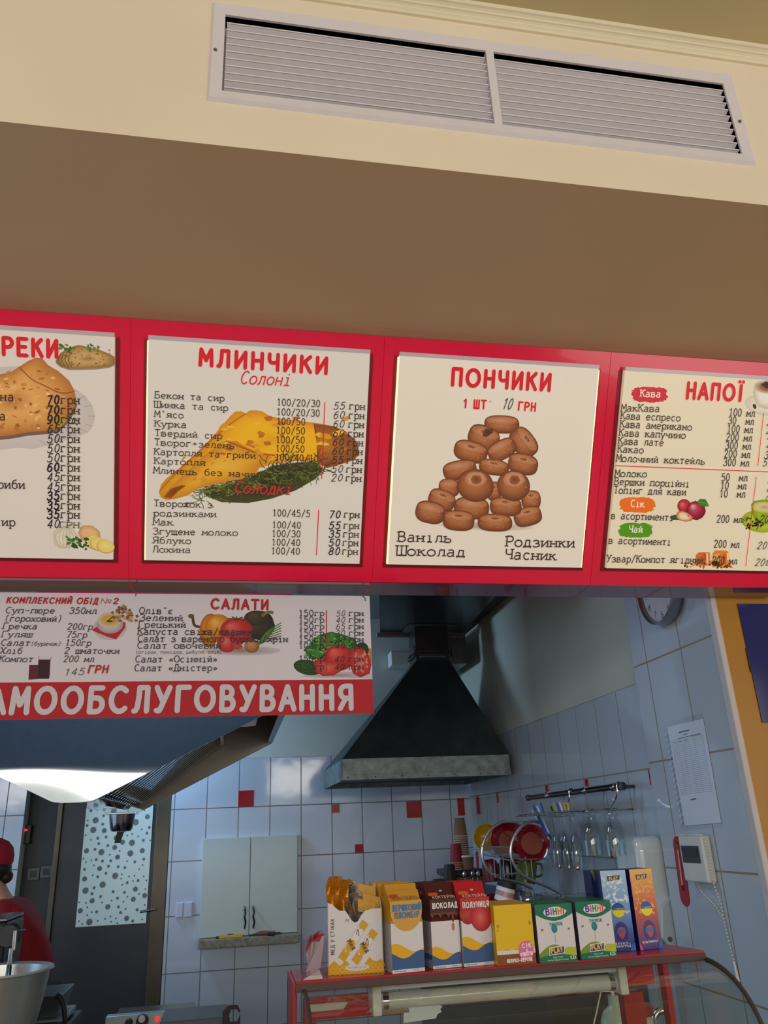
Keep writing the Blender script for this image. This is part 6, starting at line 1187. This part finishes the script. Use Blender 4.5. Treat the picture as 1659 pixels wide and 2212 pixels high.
finish(c, 'juice_carton', 'yellow juice carton with a pink round badge and brown foot', 'carton', [(222, 182, 30)], None, [('base_bands', art), *[('dot_print', dot(*q_)) for q_ in ((8, 88, 4), (6, 78, 2), (92, 92, 4), (84, 46, 6))], ('badge', bad), ('badge_text', bt), ('flavour_name', nm3)], 'small juice cartons on the case', depth_copies=1, copy_labels=['yellow juice carton directly behind the front yellow one'])
# green and white juice cartons
def vinni(A, B, label, back):
    c = Carton(A, B, .079, .041); H = c.h / c.w * 100; GR = (24, 112, 84)
    def art(p):
        p.n = 1.5; p.poly([(0, H), (0, H - 24)] + [(x, H - 24 - 16 * math.sin(math.pi * x / 100) + 0) for x in range(5, 100, 5)] + [(100, H - 24), (100, H)], GR)
    def land(p):
        p.n = 1.5; p.poly([(0, 0), (0, 20)] + [(x, 20 + 22 * math.sin(math.pi * min(1, x / 84)) * .95) for x in range(0, 85, 4)] + [(100, 12), (100, 0)], (120, 146, 44)); p.poly([(60, 0), (74, 34), (100, 33), (100, 0)], (176, 186, 60))
        p.poly([(0, 0), (0, 12)] + [(x, 13 + 5 * math.sin(math.pi * x / 100)) for x in range(5, 100, 5)] + [(100, 14), (100, 0)], GR)
    def bal(p): p.n = 5; p.shade(p.outline(47, 78, 8, 10.5), [(24, 118, 128), (44, 148, 156)], (44, 82)); p.line(47, 67, 46, 44, .8, (120, 130, 140))
    def ttl(p):
        p.n = 6; p.poly(p.outline(52, H - 19, 31, 12, 0, .06, 24, 2), (224, 220, 224)); xs_ = [(28, 38), (40.5, 45), (48, 57.5), (61.5, 71), (74, 78.5)]
        for ch, (x0, x1), col in zip('ВІННІ', xs_, ((50, 66, 160), (206, 60, 130), (40, 130, 70), (222, 120, 50), (206, 50, 110))): p.text(ch, x0, H - 25, x1, H - 25, 14, col, 'head', 1.1)
    def trp(p): p.n = 6; p.text('ТРОПІК', 35, H - 52, 70, H - 51, 7, (24, 116, 110), 'head', 1.0)
    def ply(p):
        p.n = 6; p.poly([(26, 16), (68, 20), (70, 38), (28, 35)], (224, 222, 226)); p.poly([(28, 18), (66, 21.5), (68, 36), (30, 33)], (36, 58, 130)); p.n = 9; p.text('PLAY', 32, 21.5, 63, 24.5, 10, (232, 178, 40), 'head', 1.3)
    def sml(p): p.n = 8; p.text('НЕКТАР', 36, 9.5, 62, 10, 3.4, (222, 232, 226), 'plain', 1.2); p.text('мультифруктовий', 20, 4, 76, 5, 3.4, (222, 232, 226), 'plain', 1.2); p.text('0,2л', 82, 6, 96, 7, 7, (226, 232, 226), 'head', .8)
    def bee(p):
        p.n = 6
        for x, y in ((14, H - 60), (86, H - 60)): p.blob(x, y, 3, 2, (90, 80, 84), 30); p.blob(x - 1.5, y + 2.4, 2, 1.4, (180, 184, 196), 60)
    return finish(c, 'juice_carton', label, 'carton', [WH, GR], [c.h * .975], [('green_band', art), ('landscape_print', land), ('balloon_print', bal), ('title', ttl), ('flavour_name', trp), ('logo', ply), ('small_print', sml), ('bee_print', bee)], 'small juice cartons on the case', side=[(96, 96, 124), (24, 112, 84)], depth_copies=len(back), copy_labels=back)
vinni((1167, 2081), (1248, 2076), 'green and white juice carton next to the yellow one', ['green and white juice carton behind the one next to the yellow carton'])
vinni((1256, 2073), (1333, 2068), 'green and white juice carton in front of the tall blue carton', ['green and white juice carton behind the one in front of the tall blue carton'])
# tall blue and red-orange cartons
def tall(A, B, top, mid, low, words, label, twin):
    c = Carton(A, B, .118, .040); H = c.h / c.w * 100
    def grad(p):
        p.n = 1; n = 26
        for i in range(n):
            y0, y1 = H * i / n, H * (i + 1) / n; f = (i + .5) / n
            p.rect(0, y0, 100, y1, lerp(low, mid, f / .45) if f < .45 else lerp(mid, top, (f - .45) / .55))
    def clouds(p):
        q = random.Random(len(label)); p.n = 4
        for i in range(46):
            x, y = q.uniform(6, 94), q.uniform(H * .42, H * .94); p.poly(p.outline(x, y, q.uniform(3, min(x, 100 - x, 16)), q.uniform(2, 7), q.uniform(-60, 60), .3, 9, i), lerp(top, (240, 238, 240) if not twin else (226, 150, 70), q.uniform(.1, .8)))
    def ply(p): p.n = 10; p.poly([(26, H - 38), (72, H - 34), (76, H - 18), (24, H - 20)], (44, 62, 110)); p.n = 13; p.text('PLAY', 32, H - 35, 66, H - 32, 10, (236, 184, 40), 'head', 1.3)
    def stick(p):
        p.n = 12; cx, cy, r = 52, H * .50, 25; top_ = [(cx + r * math.cos(a), cy + r * math.sin(a)) for a in np.linspace(0, math.pi, 20)]; p.poly(top_, (30, 84, 150)); p.poly([(cx + r * math.cos(a), cy + r * math.sin(a)) for a in np.linspace(math.pi, 2 * math.pi, 20)], (226, 214, 30))
        p.n = 15; p.text('1 гривня', cx - 18, cy + 3, cx + 20, cy + 3, 5, (226, 232, 236), 'plain', 1.2)
    def shield(p):
        p.n = 11; cx, cy = 54, H * .225; p.shade(p.outline(cx, cy, 26, 36), [(58, 58, 140), (40, 36, 96)]); p.poly([(cx - 14, cy + 14), (cx, cy + 20), (cx + 14, cy + 14), (cx + 13, cy - 8), (cx, cy - 24), (cx - 13, cy - 8)], (196, 70, 50)); p.poly([(cx - 18, cy - 4), (cx + 18, cy), (cx + 18, cy + 12), (cx - 18, cy + 8)], (64, 104, 176))
    def nm_(p):
        p.n = 11; p.poly([(0, 0), (14, 0), (4, 20), (0, 24)], lerp(low, (90, 150, 230), .4) if not twin else (196, 90, 160)); p.poly([(100, 0), (78, 0), (88, 22), (100, 26)], (52, 104, 190))
        for i, w_ in enumerate(words): p.text(w_, 14 + 6 * i, 22 - 9 * i, 82, 23 - 9 * i, 6, (226, 224, 232), 'head', 1.1)
    return finish(c, 'tall_juice_carton', label, 'carton', [(30, 36, 110)], None, [('background_print', grad), ('cloud_print', clouds), ('logo', ply), ('promo_sticker', stick), ('shield_print', shield), ('flavour_name', nm_)], 'tall juice cartons on the case')
tall((1318, 2056), (1374, 2053), (170, 200, 226), (110, 150, 206), (40, 44, 120), ['ЯБЛУКО-', 'ВИНОГРАД'], 'tall pale blue juice carton standing behind the green and white ones', False)
tall((1383, 2053), (1432, 2048), (226, 176, 84), (190, 80, 60), (70, 50, 130), ['МУЛЬТИФРУКТ'], 'tall orange and red juice carton at the right end of the row', True)
c = Carton((1296, 2050), (1322, 2048), .117, .03)
finish(c, 'tall_juice_carton', 'tall navy juice carton with an olive corner, left of the pale blue one', 'carton', [(28, 36, 92)], None, [('corner_print', lambda p: p.poly([(0, c.h / c.w * 100), (100, c.h / c.w * 100), (70, c.h / c.w * 70), (60, c.h / c.w * 70)], (128, 132, 30)))], 'tall juice cartons on the case')
# clear shrink film over the green and white cartons
a, d = hz(1160, 2062, CZ), hz(1330, 2050, CZ)
film = glass_mat('shrink_film', (226, 234, 226), .1, .05)
b = MB(); n = 16; vs = []; r = random.Random(2); fz = CZ + .0800
for i in range(n + 1):
    for j in range(4):
        q_ = a * (1 - i / n) + d * (i / n); vs.append((q_[0] - .006, q_[1] - .012 + j * .020, fz + (.001 + r.uniform(0, .0035) if 0 < j < 3 else .0005)))
b.add(vs, [(i * 4 + j, (i + 1) * 4 + j, (i + 1) * 4 + j + 1, i * 4 + j + 1) for i in range(n) for j in range(3)]); o = b.build('shrink_film', film, smooth=True); tag(o, 'crinkled clear film over the tops of the green and white cartons', 'film')
# folded paper cones in a clear bag at the left end
pb = mat('white_bag_paper', (210, 204, 208), .6, noise=.03); pr_ = mat('red_bag_print', (176, 30, 44), .5); bz = CZ + .0006
def Q(x, y, Y): return hy(x, y, Y)
cones = [((668, 2098), (660, 2050), (672, 2020), 1.345, 'leftmost folded white paper pocket with a red lip at the end of the case'), ((662, 2101), (676, 2022), (690, 2012), 1.338, 'second folded white paper pocket with a red lip from the left'),
         ((668, 2100), (685, 2020), (700, 2018), 1.330, 'foremost tall folded white paper pocket with a red lip'), ]
for (bx, by), (l_x, l_y), (r_x, r_y), Y, lb in cones:
    t = thing('paper_pocket', lb, 'paper pocket', Q(bx, by, Y), 'folded paper pockets in the clear bag'); A_, L_, R2 = Q(bx, by, Y), Q(l_x, l_y, Y - .004), Q(r_x, r_y, Y + .008); A2 = A_ + np.array([.012, .006, .0])
    A_[2] = A2[2] = bz
    b = MB(); b.prism([A_, A2, R2, L_], (0, .0014, 0)); b.build('paper_fold', pb, t)
    b = MB(); m0 = L_ * .84 + A_ * .16; m1 = R2 * .84 + A2 * .16; b.prism([m0 + [0, -.0012, 0], m1 + [0, -.0012, 0], R2 + [0, -.0012, .001], L_ + [0, -.0012, .001]], (0, .0009, 0)); b.build('red_lip', pr_, t)
t = thing('paper_pocket', 'lowest folded paper pocket spreading its white corner over the case edge', 'paper pocket', Q(665, 2112, 1.31), 'folded paper pockets in the clear bag')
pts = [Q(654, 2113, 1.306), Q(692, 2114, 1.306), Q(698, 2110, 1.306), Q(690, 2094, 1.322), Q(682, 2098, 1.322)]
for p_ in pts[:3]: p_[2] = bz
MB().prism(pts, (0, .0012, 0)).build('paper_fold', pb, t)
pts = [Q(660, 2100, 1.326), Q(692, 2092, 1.326), Q(701, 2022, 1.318), Q(696, 2022, 1.318)]; MB().prism(pts, (0, .0012, 0)).build('paper_flap', mat('grey_white_paper', (176, 172, 180), .6), t)
bg = MB(); ringpts = [(.112, 1.312), (.142, 1.312), (.146, 1.335), (.140, 1.360), (.116, 1.358), (.108, 1.335)]; top = [(x + (x - .127) * .1, y + (y - 1.34) * .1 + .004, CZ + .050 + (.008 if i % 2 else -.006)) for i, (x, y) in enumerate(ringpts)]
bg.add([(x, y, CZ + .0004) for x, y in ringpts] + top, [(i, (i + 1) % 6, 6 + (i + 1) % 6, 6 + i) for i in range(6)]); o = bg.build('clear_bag', glass_mat('thin_bag', (240, 228, 234), .15, .0)); tag(o, 'thin clear plastic bag around the folded paper pockets', 'bag')

# ------------------------------------------------------------------ left of the kitchen: cook, mixer, cooking range
def skin(name, pts, edges, radii, root, m, parent, sub=2):
    me = bpy.data.meshes.new(name); o = bpy.data.objects.new(name, me); COL.objects.link(o); o.parent = parent; loc = WLOC[parent.name]
    me.from_pydata([tuple(np.array(p) - loc) for p in pts], edges, []); sk = o.modifiers.new('skin', 'SKIN'); sk.use_smooth_shade = True
    d = me.skin_vertices[0].data
    for i, r in enumerate(radii): d[i].radius = (r, r) if not hasattr(r, '__len__') else r
    d[root].use_root = True
    o.modifiers.new('subdivision', 'SUBSURF').levels = sub; o.modifiers['subdivision'].render_levels = sub
    me.materials.append(m); WLOC[o.name] = loc; return o
YP = 4.4; Hc = hy(-28, 1868, YP); hxp, hzp = Hc[0], Hc[2]
t = thing('person', 'person in a red cap and red shirt bending to the left at the frame edge', 'person', (hxp + .25, YP, 0))
skin_m = mat('skin', (196, 146, 118), .5, noise=.04); shirt_m = mat('red_shirt', (150, 20, 30), .8, noise=.08, scale=30); hair_m = mat('dark_hair', (40, 26, 22), .5, noise=.3, scale=80, stretch=(1, 1, 6)); trou = mat('dark_trousers', (36, 38, 46), .8)
pel = np.array([hxp + .20, YP, .96]); che = np.array([hxp + .11, YP, hzp - .31]); nb = np.array([hxp + .07, YP, hzp - .165]); spi = (pel + che) / 2 + [.03, 0, 0]
P = [pel, spi, che, nb, (hxp + .02, YP, hzp - .08), (hxp - .005, YP, hzp + .0), (hxp + .01, YP, hzp + .06), (hxp - .085, YP, hzp - .015), (hxp - .062, YP, hzp - .08)]; E_ = [(0, 1), (1, 2), (2, 3), (3, 4), (4, 5), (5, 6), (5, 7), (4, 8)]
Rr = [(.13, .16), (.11, .14), (.115, .15), (.052, .055), (.068, .066), (.088, .076), (.07, .066), .02, .034]
for s_ in (-1, 1):
    i = len(P); sh = che + np.array([-.01, s_ * .17, .09]); el = sh + np.array([-.10, s_ * .05, -.27]); wr = el + np.array([-.22, -s_ * .04, -.06]); pa = wr + np.array([-.07, 0, -.015])
    P += [sh, el, wr, pa]; E_ += [(2, i), (i, i + 1), (i + 1, i + 2), (i + 2, i + 3)]; Rr += [.058, .042, .026, (.018, .036)]
    for k, (dy, ln) in enumerate(((-.030, .055), (-.010, .066), (.010, .063), (.028, .050))):
        j = len(P); P += [pa + np.array([-.035, dy, -.005]), pa + np.array([-.035 - ln * .55, dy * 1.1, -.022]), pa + np.array([-.035 - ln * .8, dy * 1.1, -.05])]; E_ += [(i + 3, j), (j, j + 1), (j + 1, j + 2)]; Rr += [.009, .0085, .0075]
    j = len(P); P += [pa + np.array([.0, -s_ * .045, -.01]), pa + np.array([-.035, -s_ * .06, -.03])]; E_ += [(i + 3, j), (j, j + 1)]; Rr += [.011, .009]
    j = len(P); hip = pel + np.array([0, s_ * .09, -.08]); P += [hip, hip + np.array([-.03, 0, -.40]), hip + np.array([.0, 0, -.80]), hip + np.array([-.12, 0, -.85])]; E_ += [(0, j), (j, j + 1), (j + 1, j + 2), (j + 2, j + 3)]; Rr += [.088, .06, .042, .038]
skin('body', P, E_, Rr, 0, skin_m, t)
for ey in (-.034, .034):
    MB().ball((hxp - .088, YP + ey, hzp + .012), .011).build('eye', mat('eye_white', (230, 228, 222), .2), t, smooth=True); MB().ball((hxp - .096, YP + ey, hzp + .012), .005).build('iris', mat('iris_brown', (48, 30, 20), .2), t, smooth=True)
    MB().ball((hxp + .006, YP + ey * 2.4, hzp - .008), .026, sc=(.8, .35, 1.2)).build('ear', skin_m, t, smooth=True)
MB().tube([(hxp - .084, YP - .024, hzp - .062), (hxp - .09, YP, hzp - .064), (hxp - .084, YP + .024, hzp - .062)], .006, 8).build('mouth', mat('lips', (160, 92, 86), .5), t, smooth=True)
SP = [pel + [0, 0, .02], spi, che, nb + [.028, 0, .028]]; SE = [(0, 1), (1, 2), (2, 3)]; SR = [(.155, .185), (.15, .18), (.155, .19), (.074, .082)]
for s_ in (-1, 1):
    i = len(SP); sh = che + np.array([-.01, s_ * .15, .085]); SP += [sh, sh + np.array([-.06, s_ * .03, -.16])]; SE += [(2, i), (i, i + 1)]; SR += [.086, .074]
skin('shirt', SP, SE, SR, 0, shirt_m, t)
TP = [pel + [0, 0, -.01]]; TE = []; TR = [(.15, .18)]
for s_ in (-1, 1):
    i = len(TP); hip = pel + np.array([0, s_ * .09, -.08]); TP += [hip, hip + np.array([-.03, 0, -.40]), hip + np.array([.0, 0, -.77])]; TE += [(0, i), (i, i + 1), (i + 1, i + 2)]; TR += [.102, .076, .058]
skin('trousers', TP, TE, TR, 0, trou, t)
cap = MB(); cap.lathe((hxp + .005, YP, hzp + .022), [(.107, -.012), (.110, 0), (.108, .03), (.096, .062), (.07, .086), (.035, .098), (0, .101)], 32, (.12, 0, 1)); cap.build('cap', mat('red_cap', (160, 22, 40), .75, noise=.06, scale=40), t, smooth=True)
b = MB(); n = 14; vs = []
for i in range(n + 1):
    a = math.pi * (.5 + i / n); vs += [(hxp + .005 + .104 * math.cos(a), YP + .104 * math.sin(a), hzp + .014), (hxp - .045 + .13 * math.cos(a), YP + .098 * math.sin(a), hzp + .002)]
b.add(vs + [(x, y, z + .004) for x, y, z in vs], [(2 * i, 2 * i + 1, 2 * i + 3, 2 * i + 2) for i in range(n)] + [(2 * n + 2 + 2 * i + 2, 2 * n + 2 + 2 * i + 3, 2 * n + 2 + 2 * i + 1, 2 * n + 2 + 2 * i) for i in range(n)]); b.build('cap_brim', MATS['red_cap'], t, smooth=True)
b = MB(); b.ball((hxp + .045, YP, hzp - .02), .078, 18, 12, (.85, 1.05, .85)); b.ball((hxp + .088, YP, hzp - .055), .036, 14, 10, (1, 1.1, .9)); b.build('hair', hair_m, t, smooth=True)

t = thing('dough_mixer', 'steel dough mixer with a deep bowl at the bottom left corner', 'mixer', (hy(0, 2100, 3.2)[0], 3.25, .0)); bx, _, bzr = hy(-4, 2094, 3.2)
msteel = mat('mixer_bowl_steel', (178, 184, 182), .3, metal=.7, noise=.08, scale=5); mdark = mat('mixer_dark_steel', (58, 60, 64), .4, metal=.7, noise=.1)
r0 = .162
MB().lathe((bx, 3.2, bzr), [(r0 + .012, .0), (r0 + .014, -.006), (r0 + .002, -.012), (r0 - .012, -.10), (r0 - .030, -.18), (r0 - .055, -.225), (r0 - .10, -.245), (0, -.25), (0, -.245), (r0 - .06, -.22), (r0 - .02, -.10), (r0 - .006, -.006), (r0 + .012, 0)], 48).build('bowl', msteel, t, smooth=True)
c1_ = hy(54, 1976, 3.70); MB().box(c1_[0] - .55, c1_[0], 3.42, 3.70, .45, c1_[2]).build('housing', mdark, t, bevel=.012)
MB().box(c1_[0] - .55, c1_[0] - .002, 3.425, 3.69, c1_[2] + .0005, c1_[2] + .012).build('housing_lid', steel_d, t, bevel=.003)
for (xa, ya_, xb, yb_), r in (((34, 2010, 30, 2052), .008), ((26, 2048, 20, 2090), .010)): MB().tube([hy(xa, ya_, 3.36), hy(xb, yb_, 3.36)], r, 10).build('rod', mat('bright_rod', (190, 190, 184), .2, metal=1), t, smooth=True)
MB().tube([hy(36, 2012, 3.38), hy(55, 2008, 3.38)], .004, 8).build('lever', steel_d, t); MB().lathe(hy(22, 2020, 3.41), [(0, -.03), (.035, -.03), (.04, 0)], 20, (0, 1, 0)).build('hub', mdark, t, smooth=True)
MB().tube([hy(20, 2088, 3.3), hy(17, 2112, 3.25), (bx + .05, 3.2, bzr - .16)], .009, 10).build('dough_hook', steel_d, t, smooth=True)
MB().box(bx - .25, bx + .16, 3.02, 3.70, 0, bzr - .2505).build('stand', mdark, t)
a = hy(100, 2152, 3.75); c = hy(118, 2203, 3.75); t = thing('steel_container', 'small grey steel container behind the mixer bowl', 'container', (a[0], 3.9, c[2]))
MB().hexa([(a[0] - .14, 3.78, c[2]), (c[0], 3.78, c[2]), (c[0], 4.0, c[2]), (a[0] - .14, 4.0, c[2])], [(a[0] - .16, 3.76, a[2]), (c[0] + .02, 3.76, a[2]), (c[0] + .02, 4.02, a[2]), (a[0] - .16, 4.02, a[2])]).build('tub', mat('grey_steel_tub', (112, 124, 126), .35, metal=.7), t, bevel=.004)
MB().box(a[0] - .16, c[0] + .03, 3.74, 4.04, c[2] - .02, c[2] + .0).build('foot', mat('pale_steel_foot', (170, 180, 178), .4, metal=.5), t, bevel=.003)
pts = [hy(x, y, 3.7) for x, y in ((121, 2150), (130, 2156), (137, 2175), (140, 2200), (140, 2240))]; o = MB().tube(smooth_pts(pts), .009, 8).build('black_cable', MATS['black_rubber'], smooth=True); tag(o, 'thick black cable hanging behind the mixer', 'cable')
t = thing('steel_table', 'dark steel worktable at the left carrying the mixer parts and the range', 'table', (-.6, 3.9, 0)); zt = hy(100, 2206, 3.75)[2] - .025
MB().box(-1.9, c[0] + .05, 3.72, 4.08, zt - .03, zt).build('table_top', mdark, t, bevel=.003)
for x in (-1.85, c[0]):
    for y in (3.74, 4.02): MB().box(x, x + .04, y, y + .04, 0, zt - .03).build('leg', mdark, t)
a = hy(228, 2197, 4.3); c = hy(412, 2182, 4.3); zt2 = (a[2] + c[2]) / 2; t = thing('cooking_range', 'pale steel cooking range with dark knobs and glowing red lamps at the bottom edge', 'cooker', ((a[0] + c[0]) / 2, 4.5, 0))
MB().box(a[0], c[0], 4.3, 4.36, .70, zt2).build('control_panel', mat('pale_panel_steel', (168, 186, 182), .35, metal=.4, noise=.04), t, bevel=.004)
MB().box(a[0], c[0], 4.36, 4.85, 0, zt2 - .06).build('body', steel_d, t)
def knob(px, py, r, h, mtl, nm_): q_ = hy(px, py, 4.3); MB().lathe(q_, [(0, -h), (r * .85, -h), (r, -h * .8), (r, 0)], 20, (0, 1, 0)).build(nm_, mtl, t, smooth=True); return q_
knob(279, 2208, .016, .03, blackm, 'knob'); q_ = knob(308, 2204, .026, .04, blackm, 'knob'); MB().lathe(q_ + np.array([0, -.041, .012]), [(0, -.002), (.014, -.001), (.015, .001)], 16, (0, 1, 0)).build('knob_mark', whitep, t)
redl = mat('red_lamp', (255, 40, 40), .3, emit=(255, 30, 34), estr=1.6); knob(340, 2201, .009, .012, redl, 'pilot_lamp')
q_ = hy(363, 2200, 4.3); MB().box(q_[0] - .020, q_[0] + .020, 4.29, 4.30, q_[2] - .018, q_[2] + .018).build('switch_frame', blackm, t); MB().box(q_[0] - .012, q_[0] + .012, 4.285, 4.292, q_[2] - .011, q_[2] + .011).build('switch_lamp', redl, t)
a = hy(345, 2213, 3.9); c = hy(491, 2197, 3.9); t = thing('griddle', 'dark griddle top at the bottom edge in front of the range', 'griddle', ((a[0] + c[0]) / 2, 4.0, 0))
MB().box(a[0], c[0], 3.9, 4.18, 0, c[2]).build('body', mat('griddle_steel', (96, 100, 102), .4, metal=.6), t, bevel=.004)
z_h = hy(500, 2168, 3.92)[2]; x_l, x_r = hy(481, 2190, 3.92)[0], hy(519, 2190, 3.92)[0]
pl = [(x_l, .80), (x_r, .80), (x_r, z_h - .035), (x_r - .012, z_h - .060), (x_l + .032, z_h - .060), (x_l + .026, z_h - .036), (x_l + .034, z_h - .016), (x_r - .014, z_h - .016), (x_r - .006, z_h - .030), (x_r, z_h - .024), (x_r - .012, z_h - .002), (x_l + .024, z_h), (x_l, z_h - .022)]
MB().prism([(x, 3.886, z) for x, z in pl], (0, .012, 0)).build('lift_handle', mat('dark_handle_plate', (58, 52, 48), .4, metal=.5), t, bevel=.002)
